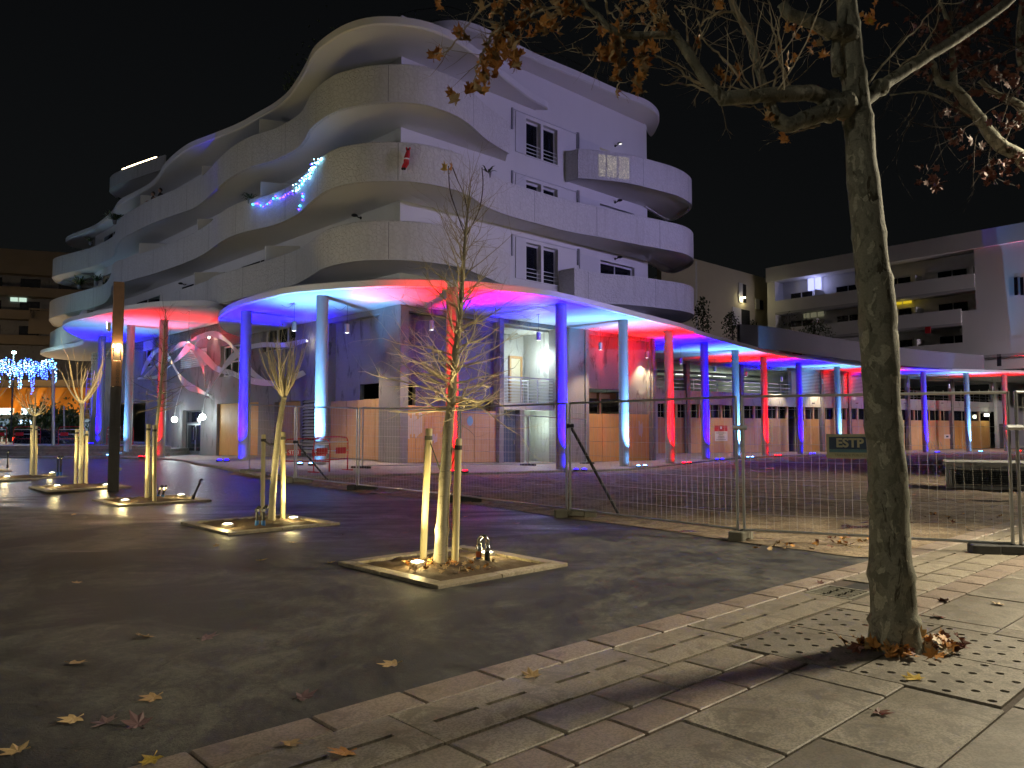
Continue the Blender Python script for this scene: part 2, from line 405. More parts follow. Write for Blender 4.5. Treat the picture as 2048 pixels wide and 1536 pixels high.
# paving in its own grid: u along the asphalt edge, v towards the camera's right
E0 = at_z(280, 1536, 0); E1 = at_z(1735, 1125, 0); UA = (E1 - E0).normalized(); VA = Vector((UA.y, -UA.x, 0))
ANG = math.atan2(UA.y, UA.x)
def uv(u, v, z=0): p = E0 + UA * u + VA * v; return Vector((p.x, p.y, z))
def in_view(p, m=160):
    d = Vector(p) - Vector((0, 0, CAMZ)); fy = d.y * cP + d.z * sP
    if fy < .2: return False
    x = 1024 + F * d.x / fy; y = 768 - F * (-d.y * sP + d.z * cP) / fy
    return -m < x < 2048 + m and -m < y < 1536 + m
pav = MB(); q = [uv(-6, 0), uv(24, 0), uv(24, 9), uv(-6, 9)]
pav.prism([(p.x, p.y) for p in q], -.05, .008)
pave = mk('stone_pavement', pav, M['joint']); pave['kind'] = 'structure'
mb = MB(); q = [uv(-6, .45), uv(16, .45), uv(16, .65), uv(-6, .65)]; mb.prism([(p.x, p.y) for p in q], .0, .0095); mk('slot_shade_sheet', mb, M['black'], pave)  # black sheet laid under the slots as the shade of their depth
TOPZ = .024
_pm = {}
def paver(u, v, L, Wd, mat, name='paver', slots=False):
    if not any(in_view(uv(u + L * a, v + Wd * b)) for a in (0, .5, 1) for b in (0, .5, 1)): return
    key = (round(L, 3), round(Wd, 3), mat, slots)
    if key not in _pm:
        mb = MB(); h = .05
        if slots:
            s0, s1 = Wd * .46, Wd * .46 + .034
            cuts = [(0, .13 * L), (.46 * L, .53 * L), (.86 * L, L)]
            for a, b, c, d in [(0, L, 0, s0), (0, L, s1, Wd)] + [(a, b, s0, s1) for a, b in cuts]:
                mb.box(((a + b) / 2 - L / 2, -((c + d) / 2 - Wd / 2), 0), (b - a, d - c, h))
        else: mb.bbox((0, 0, 0), (L, Wd, h), 0, .006)
        me = bpy.data.meshes.new(name); me.from_pydata([tuple(x) for x in mb.v], [], mb.f); me.materials.append(M[mat]); _pm[key] = me
    o = bpy.data.objects.new(name, _pm[key]); COL.objects.link(o); o.parent = pave
    p = uv(u + L / 2, v + Wd / 2); o.location = (p.x, p.y, TOPZ - .025 + rnd.uniform(-.002, .003)); o.rotation_euler = (rnd.uniform(-.004, .004), rnd.uniform(-.004, .004), ANG + rnd.uniform(-.003, .003))
G0, G1, H0, H1 = 3.82, 5.56, .83, 2.57            # the perforated slabs round the plane tree
def row(v, Wd, L, mat, off, jit=0, slots=False, g=.020):
    u = -2.6 + off
    while u < 16:
        l = L * (1 + rnd.uniform(-jit, jit)); l = round(l / .06) * .06
        a, b = u, u + l
        if not (v < H1 - .02 and v + Wd > H0 + .02 and a < G1 and b > G0):
            paver(a + g / 2, v + g / 2, l - g, Wd - g, mat, slots=slots)
        else:
            if a < G0 - .12: paver(a + g / 2, v + g / 2, G0 - a - g, Wd - g, mat)
            if b > G1 + .12: paver(G1 + g / 2, v + g / 2, b - G1 - g, Wd - g, mat)
        u += l
row(0, .29, .60, 'stone_p', 0, .08); 
u = -2.6
while u < 16:
    if not (5.7 < u + .47 < 6.5): paver(u + .006, .297, .94, .50, 'stone', slots=True)
    u += .95
paver(5.78, .297, .20, .5, 'stone')
row(.81, .33, .52, 'stone', .2, .06); row(1.14, .29, .52, 'stone_p', .5, .06)
row(1.43, .62, 1.1, 'stone_g', .3, .1, g=.014); row(2.05, .55, 1.1, 'stone_g', .8, .1, g=.014); row(2.60, .75, 1.25, 'stone_g', .1, .1, g=.014); row(3.35, .8, 1.25, 'stone_g', .5, .1, g=.014)

# perforated tree grate of four slabs
grate = thing('tree_grate', 'square of four perforated stone slabs round the plane tree trunk', 'tree grate', uv((G0 + G1) / 2, (H0 + H1) / 2, 0), ANG)
TREE = gp(1790, 1302)
tu = (TREE - E0).dot(UA); tv = (TREE - E0).dot(VA)
for iu in range(2):
    for iv in range(2):
        mb = MB(); a0 = G0 + iu * .87 + .008; b0 = H0 + iv * .87 + .008; S = .854; n = 7; c = S / n
        for i in range(n):
            for j in range(n):
                cu, cv = a0 + (i + .5) * c, b0 + (j + .5) * c
                dist = math.hypot(cu - tu, cv - tv)
                if dist < .24: continue
                sq = [uv(cu + c / 2 * x, cv + c / 2 * y, TOPZ) for x, y in ((1, 0), (1, 1), (0, 1), (-1, 1), (-1, 0), (-1, -1), (0, -1), (1, -1))]
                if (i + j) % 2 or dist < .36: mb.add(sq, [tuple(range(8))]); continue
                r = .027
                cir = [uv(cu + r * math.cos(k * math.pi / 4), cv + r * math.sin(k * math.pi / 4), TOPZ) for k in range(8)]
                bot = [Vector((p.x, p.y, .004)) for p in cir]
                mb.add(sq + cir + bot, [(k, (k + 1) % 8, 8 + (k + 1) % 8, 8 + k) for k in range(8)] + [(8 + k, 8 + (k + 1) % 8, 16 + (k + 1) % 8, 16 + k) for k in range(8)])
        for (x0, y0, x1, y1) in ((0, 0, S, 0), (S, 0, S, S), (S, S, 0, S), (0, S, 0, 0)):
            p, q2 = uv(a0 + x0, b0 + y0, TOPZ), uv(a0 + x1, b0 + y1, TOPZ)
            mb.add([p, q2, Vector((q2.x, q2.y, .0)), Vector((p.x, p.y, .0))], [(0, 1, 2, 3)])
        mk('slab', mb, M['stone_g'], grate)
mb = MB(); mb.prism([(uv(a, b).x, uv(a, b).y) for a, b in ((G0 + .02, H0 + .02), (G1 - .02, H0 + .02), (G1 - .02, H1 - .02), (G0 + .02, H1 - .02))], .0085, .0105); mk('grate_bed', mb, M['pitsoil'], grate)

# cast iron gully grid set in the slotted row
gg = thing('drain_grid', 'weathered iron drain grid set in the slotted paving row', 'drain grid', uv(6.22, .56, 0), ANG)
mb = MB()
for a, b, c, d in ((-.25, .25, -.22, -.19), (-.25, .25, .19, .22), (-.25, -.22, -.19, .19), (.22, .25, -.19, .19)): mb.box(((a + b) / 2, (c + d) / 2, .012), (b - a, d - c, .03))
mk('rim', mb, M['foot'], gg, local=True)
for i in range(9):
    for j in range(3):
        mb = MB(); mb.box((-.19 + i * .0475, -.125 + j * .125, .010), (.022, .095 - .03 * ((i + j) % 3 == 0), .024)); mk('bar', mb, M['foot'], gg, local=True)
mb = MB(); mb.box((0, 0, .002), (.44, .38, .015)); mk('sump', mb, M['black'], gg, local=True)

# ================================================================== the main building
A = R(43.8)
UR = Vector((math.cos(A), math.sin(A), 0)); UL = Vector((-UR.y, UR.x, 0)); NR = -UL; NL = -UR
Cc = Vector((-4.17, 28.5, 0))
Z0, Z1, Z2, Z3, ZR, ZT = 6.2, 7.40, 10.14, 12.92, 15.65, 17.25    # soffit heights: canopy, three balconies, roof, top roof
def fR(x, y, d=0): p = on_plane(x, y, Cc - NR * d, NR); return (p - Cc).dot(UR), p.z
def fLft(x, y, d=0): p = on_plane(x, y, Cc - NL * d, NL); return (p - Cc).dot(UL), p.z
def uR(x): return fR(x, HOR)[0]
def uL(x): return fLft(x, HOR)[0]
def wbox(mb, P, U, N, u0, u1, z0, z1, d0, d1):
    """box on a facade: u along it, z up, d inwards (negative = proud)"""
    vs = []
    for z in (z0, z1):
        for u, d in ((u0, d0), (u1, d0), (u1, d1), (u0, d1)):
            p = P + U * u - N * d; vs.append((p.x, p.y, z))
    fs = [(0, 1, 2, 3), (4, 7, 6, 5), (0, 4, 5, 1), (1, 5, 6, 2), (2, 6, 7, 3), (3, 7, 4, 0)]
    if U.x * N.y - U.y * N.x < 0: fs = [tuple(reversed(f)) for f in fs]
    return mb.add(vs, fs)
def wall_open(mb, P, U, N, u0, u1, z0, z1, ops, T, d0=0):
    us = sorted({u0, u1} | {o[0] for o in ops} | {o[1] for o in ops}); zs = sorted({z0, z1} | {o[2] for o in ops} | {o[3] for o in ops})
    us = [u for u in us if u0 <= u <= u1]; zs = [z for z in zs if z0 <= z <= z1]
    for za, zb in zip(zs, zs[1:]):
        st = None
        for ua, ub in list(zip(us, us[1:])) + [(None, None)]:
            solid = ua is not None and not any(o[0] - 1e-6 <= ua and ub <= o[1] + 1e-6 and o[2] - 1e-6 <= za and zb <= o[3] + 1e-6 for o in ops)
            if solid and st is None: st = ua
            if not solid and st is not None:
                wbox(mb, P, U, N, st, (ua if ua is not None else us[-1]), za, zb, d0, d0 + T); st = None
bld = thing('apartment_building', 'white apartment building with wavy balconies above a lit colonnade', 'building', (Cc.x, Cc.y, 0))

LR = uR(1299)                                    # length of the right facade
LL = 38.0
# --- right upper wall with its windows
wu = [(uR(1053), uR(1083)), (uR(1088), uR(1117))]
zl = (fR(1068, 562)[1], fR(1068, 488)[1])
wops = []
for k in range(3):
    for a, b in wu: wops.append((a, b, zl[0] + (Z2 - Z1) * k, zl[1] + (Z2 - Z1) * k))
dA = [(uR(1203), uR(1272), Z1 + .12 + k * (Z2 - Z1), Z1 + 2.25 + k * (Z2 - Z1)) for k in range(3)]
wops += dA
mb = MB(); wall_open(mb, Cc, UR, NR, 0, LR, 6.46, ZT, wops, .35); mk('wall', mb, M['render'], bld)
mb = MB(); wall_open(mb, Cc, UL, NL, .36, LL, 6.46, ZR, [], .3)
mk('wall', mb, M['render'], bld)
mb = MB(); wall_open(mb, Cc + UL * LL, UR, UL, .0, 14, 0, ZR, [], .3); mk('wall', mb, M['render'], bld)
# flank at the far corner and the back
mb = MB(); PR = Cc + UR * LR; wall_open(mb, PR, UL, UR, .36, 16, 6.0, ZT, [], .3); mk('wall', mb, M['render'], bld)
for i, (a, b, c, d) in enumerate(wops):
    door = i >= 6
    w = MB(); e = .05
    for x in ((a + .002, a + e, c + .002, d - .002), (b - e, b - .002, c + .002, d - .002), (a + e, b - e, c + .002, c + e), (a + e, b - e, d - .10, d - .002), ((a + b) / 2 - .03, (a + b) / 2 + .03, c + e, d - .10))[:None if door else 4]: wbox(w, Cc, UR, NR, *x, .20, .26)
    fo = mk('window', w, M['frame'], bld)
    g = MB(); wbox(g, Cc, UR, NR, a + .01, b - .01, c + .01, d - .01, .23, .245)
    lit = (i == 8)
    mk('pane', g, emit('lit_room_glass', (.95, .85, .6), .22) if lit else M['glass'], fo)
    if not door:
        r = MB()
        for k in range(3):
            wbox(r, Cc, UR, NR, a - .02, b + .02, c + .16 + .17 * k, c + .185 + .17 * k, .03, .055)
        mk('guard_rail', r, M['rail'], fo)
        sl = MB(); wbox(sl, Cc, UR, NR, a - .06, b + .06, c - .05, c - .003, -.05, .18); mk('sill', sl, M['render'], fo)
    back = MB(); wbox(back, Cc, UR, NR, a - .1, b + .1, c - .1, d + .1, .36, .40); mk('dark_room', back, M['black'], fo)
# shutter rails, shutters and end brackets on the right wall
for k in range(3):
    zz = (Z2 - Z1) * k
    s = MB(); wbox(s, Cc, UR, NR, uR(1030), uR(1050), zl[0] + zz - .02, zl[1] + zz + .12, -.055, -.01); mk('shutter', s, M['frame'], bld)
    s = MB(); wbox(s, Cc, UR, NR, uR(1022), uR(1160), zl[1] + zz + .16, zl[1] + zz + .20, -.05, -.005); mk('shutter_rail', s, M['frame'], bld)
    s = MB(); wbox(s, Cc, UR, NR, uR(1160), uR(1200), Z1 + .12 + zz, Z1 + 2.3 + zz, -.06, -.01); mk('shutter', s, M['frame'], bld)
    s = MB(); wbox(s, Cc, UR, NR, uR(1022), uR(1024.5), zl[0] + zz + .9, zl[1] + zz + .2, -.07, -.004); mk('rail_bracket', s, M['galv'], bld)
    s = MB(); wbox(s, Cc, UR, NR, uR(1155), uR(1158.5), Z1 + 1.75 + zz, Z1 + 2.5 + zz, -.10, -.004); mk('rail_bracket', s, M['galv'], bld)
# left facade: glazed balcony doors in every bay
for z in (Z1, Z2, Z3):
    for t in (1.6, 9.2, 16.9, 24.4, 31.6):
        w = MB(); a, b, c, d = t, t + 4.2, z + .1, z + 2.3
        for x in ((a, a + .07, c, d), (b - .07, b, c, d), (a + .07, b - .07, d - .08, d), (a + .07, b - .07, c, c + .06), ((a + b) / 2 - .04, (a + b) / 2 + .04, c + .06, d - .08)): wbox(w, Cc, UL, NL, *x, -.05, -.004)
        fo = mk('balcony_door', w, M['frame'], bld); g = MB(); wbox(g, Cc, UL, NL, a + .05, b - .05, c + .03, d - .04, -.03, -.006)
        mk('pane', g, M['glass'], fo)

# --- balconies: plan curves measured along their lower edges
def curve(px, z, extra0=(), extra1=()):
    pts = [at_z(x, y, z) for x, y in px]
    pts = [Vector((p.x, p.y, 0)) for p in pts]
    return resample(catmull([Vector(e) for e in extra0] + pts + [Vector(e) for e in extra1], 8), .28)
def Lp(t, d): return Cc + UL * t + NL * d
def Rp(t, d): return Cc + UR * t + NR * d
# listed from the right end to the left end
b3 = curve([(1019, 305), (973, 276), (942, 248), (914, 229), (885, 217), (846, 205.5), (797, 201.6), (758, 202.6), (719, 207.5), (673, 219), (644, 235), (620, 256), (610, 275), (597, 291.5), (567, 309), (546, 318.5), (500, 332), (461, 352), (432, 376), (406, 401), (385, 415), (354, 426), (305, 444), (266, 463), (242, 477), (231, 493), (224, 512), (180, 532), (137, 543), (106, 552)], Z3, (), [Vector((p.x, p.y, 0)) for p in (at_z(107, 559, Z3), at_z(119, 567, Z3), at_z(149, 573, Z3))] + [Lp(42.5, -3)])
b2 = curve([(1387, 517), (1371, 506), (1332, 497), (1273, 486), (1195, 471), (1137, 460.5), (1080, 446), (1022, 430), (973, 411), (944, 392), (914, 378), (875, 368), (826, 360.5), (778, 358.6), (738, 359.6), (683, 367), (653, 378), (630, 394), (614, 408), (595, 425), (556, 444.5), (517, 455), (489, 461), (458, 472), (435, 485.5), (415, 501), (392, 514), (363, 526), (305, 546), (252, 561), (228, 568), (220, 590), (205, 607), (166, 617), (101, 635)], Z2, [Rp(LR - .35, .02), at_z(1342, 545, Z2) * 1 - Vector((0, 0, Z2)), at_z(1377, 533, Z2) - Vector((0, 0, Z2))], [Vector((p.x, p.y, 0)) for p in (at_z(101, 644, Z2), at_z(118, 654, Z2))] + [Lp(45, -3)])
b1 = curve([(1020, 572), (963, 548), (924, 533), (875, 523.6), (817, 518), (758, 517), (712, 519), (663, 528.5), (640, 537), (620, 550), (595, 564), (556, 576), (500, 590), (450, 602), (424, 609)], Z1, (), [at_z(411, 616, Z1) - Vector((0, 0, Z1)), Lp(18.6, 1.4), Lp(18.4, 0)])
b1l = curve([(172, 663), (150, 678), (106, 697)], Z1, [Lp(29.5, 0), Lp(29.8, 1.0)], [Lp(42.0, 1.7), Lp(43.2, .4), Lp(42, -3)])
b3r = curve([(1340, 440), (1371, 426), (1384, 411), (1377, 401), (1351, 388), (1303, 375), (1254, 363.6), (1195, 357), (1156, 354)], Z3, [Rp(LR - .35, .02)])
b1r = curve([(1357, 645), (1377, 639), (1388, 628), (1371, 621), (1312, 613), (1254, 607), (1199, 603), (1149, 594)], Z1, [Rp(LR - .35, .02)])
def offset(c, d):
    out = []
    for i, p in enumerate(c):
        t = c[min(i + 1, len(c) - 1)] - c[max(i - 1, 0)]; t.z = 0; t.normalize()
        out.append(p + Vector((t.y, -t.x, 0)) * d)
    return out
def balcony(c, z, back, end1=None, H=1.28):
    """slab with soffit plus a cast parapet that follows the curve; back = points closing the slab inside the wall"""
    full = c + ([end1] if end1 is not None else [])
    inner = offset(full, .10)
    ctr = sum(full, Vector()) / len(full)
    sb = MB(); sb.prism([(p.x, p.y) for p in inner] + [(p.x, p.y) for p in back], z, z + .2)
    slab = mk('balcony_slab', sb, M['soffit_b'], bld)
    par = MB(); n = len(full)
    o2 = offset(full, .13)
    prof_o = [(full, z - .05), (full, z + H), ([a.lerp(b, .2) for a, b in zip(full, o2)], z + H + .04), ([a.lerp(b, .8) for a, b in zip(full, o2)], z + H + .04), (o2, z + H), (o2, z - .05)]
    for (ca, za), (cb, zb) in zip(prof_o, prof_o[1:] + prof_o[:1]):
        par.strip([Vector((p.x, p.y, za)) for p in ca], [Vector((p.x, p.y, zb)) for p in cb])
    for k in (0, n - 1):
        par.add([Vector((pc[k].x, pc[k].y, zz)) for pc, zz in prof_o], [tuple(range(6))])
    po = mk('balcony_parapet', par, M['parapet'], bld, smooth='auto')
    drip = MB(); od = offset(full, -.012)
    drip.strip([Vector((p.x, p.y, z - .05)) for p in od], [Vector((p.x, p.y, z - .02)) for p in od])
    mk('drip_edge', drip, M['frame'], po)
    # vertical panel joints
    L = 0; nxt = 3.2
    for a, b in zip(full, full[1:]):
        L += (b - a).length
        if L > nxt:
            nxt += 3.8; t = (b - a).normalized(); nn = Vector((-t.y, t.x, 0))
            j = MB(); j.add([a + nn * .006 + Vector((0, 0, z - .04)), a + nn * .006 + t * .018 + Vector((0, 0, z - .04)), a + nn * .006 + t * .018 + Vector((0, 0, z + 1.27)), a + nn * .006 + Vector((0, 0, z + 1.27))], [(0, 1, 2, 3)])
            mk('panel_joint', j, M['concrete_d'], po)
    return po
inC = Cc - NR * .2 - NL * .2
balcony(b3, Z3, [Lp(42, -3), Lp(36, -.15), inC, Rp(5.5, -.15)])
balcony(b2, Z2, [Lp(42, -3), Lp(36, -.15), inC, Rp(LR - .2, -.15)])
balcony(b1, Z1, [Lp(18.4, -.15), inC, Rp(5.5, -.15)])
balcony(b1l, Z1, [Lp(41.5, -3), Lp(36, -.15), Lp(29.5, -.15)])
u3 = (b3r[-1] - Cc).dot(UR)
balcony(b3r, Z3, [Rp(u3, -.15), Rp(LR - .3, -.15)], end1=Rp(u3 - .02, .02))
u1 = (b1r[-1] - Cc).dot(UR)
balcony(b1r, Z1, [Rp(u1, -.15), Rp(LR - .3, -.15)], end1=Rp(u1 - .02, .02))
# soffit bands: thin shadow step just inside each edge
for c, z in ((b3, Z3), (b2, Z2), (b1, Z1)):
    ci = offset(c, .55); st = MB(); st.strip([Vector((p.x, p.y, z - .012)) for p in offset(c, .12)], [Vector((p.x, p.y, z - .012)) for p in ci])
    st.strip([Vector((p.x, p.y, z - .012)) for p in ci], [Vector((p.x, p.y, z + .01)) for p in ci]); mk('soffit_band', st, M['soffit_b'], bld)

# --- roofs
ra = curve([(1098, 220), (1060, 196), (1020, 165), (985, 136), (944, 104), (914, 83), (885, 69), (856, 59), (817, 51), (778, 48), (735, 50.5), (692, 63), (653, 86), (628, 108), (614, 135), (601, 159), (575, 196), (548, 218), (509, 240), (478, 257), (429, 277), (380, 296), (352, 315), (330, 336), (317, 357), (300, 375), (270, 392), (240, 408), (224, 430), (190, 457), (135, 480)], ZR, [Rp(7.2, .02)], [Vector((p.x, p.y, 0)) for p in (at_z(132, 487, ZR), at_z(150, 496, ZR))] + [Lp(41, -3)])
def slab_roof(c, z, th, back, name='roof', lip=.10):
    sb = MB(); sb.prism([(p.x, p.y) for p in offset(c, .06)] + [(p.x, p.y) for p in back], z, z + th - .02)
    ro = mk(name, sb, M['soffit' if name == 'canopy' else 'soffit_b'], bld)
    f = MB(); o = offset(c, .07)
    pr = [(offset(c, .05), z - .01), (c, z + .03), (c, z + th), (o, z + th + .03), (o, z - .01)]
    for (ca, za), (cb, zb) in zip(pr, pr[1:]): f.strip([Vector((p.x, p.y, za)) for p in ca], [Vector((p.x, p.y, zb)) for p in cb])
    mk('fascia', f, M['render'], ro, smooth='auto'); return ro
slab_roof(ra, ZR, .28, [Lp(40.5, -3), Lp(36, -.1), inC, Rp(7.3, -.1)])
rt = curve([(1302, 274), (1317, 250), (1318, 236), (1308, 222), (1290, 210), (1240, 192), (1160, 157), (1080, 124), (1010, 90), (960, 66), (925, 56), (895, 55), (872, 58)], ZT, [Rp(LR - .3, .02)], [Lp(3.0, -.5)])
slab_roof(rt, ZT, .30, [Lp(4.0, -6), Rp(LR - .4, -6)], 'roof')
mb = MB(); mb.prism([(p.x, p.y) for p in (Lp(.36, -.36), Lp(38, -.36), Lp(38, -14), Rp(LR - .3, -16), Rp(LR - .3, -.36))], ZR + .1, ZR + .2); mk('roof', mb, M['render'], bld)
mb = MB(); wall_open(mb, Cc + UR * .0, UL, NL, .36, 6.2, ZR + .2, ZT, [], .3, .36); mk('wall', mb, M['render'], bld)
# low roof rail
mb = MB()
for k in range(16):
    p = rt[int(k * (len(rt) - 1) / 16)] + Vector((-.5, .6, 0)); mb.tube([(p.x, p.y, ZT + .3), (p.x, p.y, ZT + 1.2)], .015, 5)
pts = [rt[int(k * (len(rt) - 1) / 16)] + Vector((-.5, .6, 0)) for k in range(16)]
for h in (.7, 1.2): mb.tube([(p.x, p.y, ZT + h) for p in pts], .012, 5)
mk('roof_railing', mb, M['dark_steel'], bld)
# penthouse canopy with its strip of light, set back on the roof at the left
ZP = 18.6
pcl = curve([(328, 336), (300, 345), (270, 355), (242, 365), (225, 373)], ZP, (), [at_z(x_, y_, ZP) - Vector((0, 0, ZP)) for x_, y_ in ((219, 382), (232, 394))])
pent = balcony(pcl, ZP, [pcl[-1] + Vector((4, 6, 0)), pcl[0] + Vector((2, 5, 0))], H=.85)
mb = MB(); mb.prism([(p.x, p.y) for p in (pcl[-1] + Vector((2, 3, 0)), pcl[0] + Vector((-.5, 2, 0)), pcl[0] + Vector((2, 5, 0)), pcl[-1] + Vector((5, 7, 0)))], ZR + .2, ZP + .02); mk('penthouse_wall', mb, M['render'], bld)
def hit_curve(x, y, poly):
    best = None
    for a, b in zip(poly, poly[1:]):
        d = ray(x, y); e = b - a; den = d.x * e.y - d.y * e.x
        if abs(den) < 1e-9: continue
        t = (a.x * e.y - a.y * e.x) / den; s = (a.x * d.y - a.y * d.x) / den
        if 0 <= s <= 1 and t > 0 and (best is None or t < best[0]): best = (t, Vector((d.x * t, d.y * t, CAMZ + d.z * t)), Vector((e.y, -e.x, 0)).normalized())
    return best
spt = []
for x_ in (243, 258, 274, 292, 310):
    h_ = hit_curve(x_, 350, pcl); spt.append(Vector((h_[1].x, h_[1].y, ZP + .93)) + h_[2] * .06)
mb = MB(); mb.tube(catmull(spt, 6), .05, 6); mk('light_strip', mb, emit('warm_strip', (1, .78, .45), 9), pent)
# privacy screens between the flats
for z, ts in ((Z3, (7.7, 15.4, 22.8)), (Z2, (7.6, 15.4, 22.8)), (Z1, (7.6, 15.4))):
    for t in ts:
        cv = {Z3: b3, Z2: b2, Z1: b1}[z]
        dmax = min(cv, key=lambda p: abs((p - Cc).dot(UL) - t)); dd = (dmax - Cc).dot(NL) - .2
        s = MB(); P = Lp(t, 0)
        a, b = P, P + NL * dd; w = UL * .04
        s.add([a - w + Vector((0, 0, z + .2)), b - w + Vector((0, 0, z + .2)), b - w + Vector((0, 0, z + 2.05)), a - w + Vector((0, 0, z + 2.3)), a + w + Vector((0, 0, z + .2)), b + w + Vector((0, 0, z + .2)), b + w + Vector((0, 0, z + 2.05)), a + w + Vector((0, 0, z + 2.3))],
              [(0, 1, 2, 3), (7, 6, 5, 4), (0, 4, 5, 1), (1, 5, 6, 2), (2, 6, 7, 3), (3, 7, 4, 0)])
        mk('privacy_screen', s, M['render'], bld)

# speckled emission standing for room light behind the top right balcony relief
t = NT('pierced_panel_glow'); nz = t.noise(22, 3, .6, t.co(), .4); t.base((.5, .48, .44)); t.rough(.6)
t.b.inputs['Emission Color'].default_value = (1, .9, .6, 1); t.l(t.ramp(nz, [(.50, 0), (.60, .38)]), t.b.inputs['Emission Strength'])
for xa, xb in ((1197, 1211), (1214, 1234), (1237, 1258)):
    ha, hb = hit_curve(xa, 320, b3r), hit_curve(xb, 322, b3r); pa, pb_ = ha[1] - ha[2] * .012, hb[1] - hb[2] * .012
    mb = MB(); mb.add([(pa.x, pa.y, Z3 + .12), (pb_.x, pb_.y, Z3 + .12), (pb_.x, pb_.y, Z3 + 1.12), (pa.x, pa.y, Z3 + 1.12)], [(0, 1, 2, 3)]); mk('pierced_panel', mb, t.m, bld)
# --- canopy and its columns
can = curve([(2420, 752), (2200, 750), (2046, 747), (1928, 744.6), (1821, 740.6), (1714, 732.6), (1640, 723), (1548, 710), (1495, 697), (1416, 676), (1364, 658), (1293, 640), (1234, 625), (1176, 611), (1117, 597.5), (1080, 591), (1000, 582.6), (973, 579.5), (875, 575), (778, 574), (673, 579), (575, 588), (531, 598), (490, 609), (462, 620), (442, 632), (436, 643), (448, 662), (478, 673)], Z0, (), [Lp(13.4, 0)])
slab_roof(can, Z0, .24, [Lp(13.4, -.3), inC, Rp(LR - 1, -.6), Rp(LR + 1, -10), Vector((20, 61, 0)), Vector((34, 72, 0)), Vector((60, 82, 0))], 'canopy')
Z0b = 7.08
can2 = curve([(420, 613), (332, 613), (249, 621.5), (183, 634), (133, 647), (125, 656), (139, 667), (163, 679), (160, 690), (120, 698), (84, 706), (82, 711), (100, 716), (149, 721)], Z0b, [Lp(12.5, 0), Lp(12.2, 1.2)], [Lp(44, -3)])
slab_roof(can2, Z0b, .24, [Lp(43, -3.4), Lp(37, -.3), Lp(12.5, -.3)], 'canopy')
LCOL = dict(blue=(.007, 0, 1), white=(.15, .44, 1), red=(1, 0, .003))
COLS = [(205, 672, 'blue', Z0b), (262, 651, 'white', Z0b), (328, 640, 'red', Z0b), (493, 622, 'blue', Z0), (645, 592, 'white', Z0), (905, 577, 'red', Z0), (1122, 608, 'blue', Z0), (1246, 640, 'white', Z0), (1337, 661, 'red', Z0), (1408, 685, 'blue', Z0), (1470, 700, 'white', Z0), (1527, 713, 'red', Z0), (1597, 725, 'blue', Z0), (1674, 733, 'white', Z0), (1764, 739, 'red', Z0), (1846, 742.5, 'blue', Z0), (1932, 746, 'white', Z0), (2008, 748, 'red', Z0)]
ORD = 'first second third fourth fifth sixth seventh eighth ninth tenth eleventh twelfth thirteenth fourteenth fifteenth sixteenth seventeenth eighteenth'.split()
PLAT = .72                                        # raised entrance platform on the left
colp = []
for i, (x, y, c, z) in enumerate(COLS):
    p = at_z(x, y, z); base = FL(p.x, p.y) if i else PLAT
    mb = MB(); mb.lathe([(.205, base), (.205, z - .05), (.205, z + .02)], (p.x, p.y, 0), 28)
    co = mk('column', mb, M['column'], bld, smooth='auto'); co['label'] = 'round white column washed in %s light' % {'white': 'pale blue', 'blue': 'blue', 'red': 'red'}[c]
    colp.append((p, c, base, z))
    if i < 4: nn = (NL + Vector((.0, -.35, 0))).normalized()
    elif i == 4: nn = Vector((-.3, -.95, 0))
    elif i == 5: nn = Vector((.3, -.95, 0))
    elif i < 9: nn = NR
    else: nn = Vector((.62, -.78, 0))
    tt = Vector((-nn.y, nn.x, 0))
    for s in (-1, 1):
        q = p + nn * (.55 if i == 0 else .90) + tt * .22 * s
        fb = (FL(q.x, q.y) if any(True for _ in [0]) else 0) if i else PLAT
        if i in (1, 2): fb = FL(q.x, q.y)
        cn = 'pale blue' if c == 'white' else c
        fx = thing('ground_spotlight', '%s spotlight, %s of the pair by the %s lit column from the left' % (cn, 'left' if s < 0 else 'right', ORD[i]), 'spotlight', (q.x, q.y, fb), 0, 'spotlights at the feet of the columns')
        b_ = MB(); b_.lathe([(.10, -.01), (.115, .0), (.115, .05), (.095, .062), (.09, .05)], (0, 0, 0), 14); mk('housing', b_, M['dark_steel'], fx, local=True, smooth='auto')
        b_ = MB(); b_.ball((0, 0, .052), .09, 12, 6, .45); mk('lens', b_, emit('lens_' + c, LCOL[c], 14), fx, local=True)
        W_ = dict(blue=12500, white=4800, red=8200)[c]
        W_ *= .6 if i < 3 else 1
        top = Vector((p.x, p.y, z)) + nn * .30
        if s < 0: light('spot_' + c, 'SPOT', (q.x, q.y, fb + .11), W_, LCOL[c], .05, aim=top, cone=74 if i < 13 else 56, blend=1)
        else:
            light('spot_' + c, 'SPOT', (q.x, q.y, fb + .11), W_ * (.95 if c != 'white' else .7) * (.35 if i < 3 else 1), LCOL[c], .05, aim=(p.x, p.y, fb + 2.1), cone=48, blend=.8)
            light('spot_' + c, 'SPOT', (q.x, q.y, fb + .11), W_ * .014, LCOL[c], .05, aim=(p.x, p.y, fb + .38), cone=44, blend=.6)

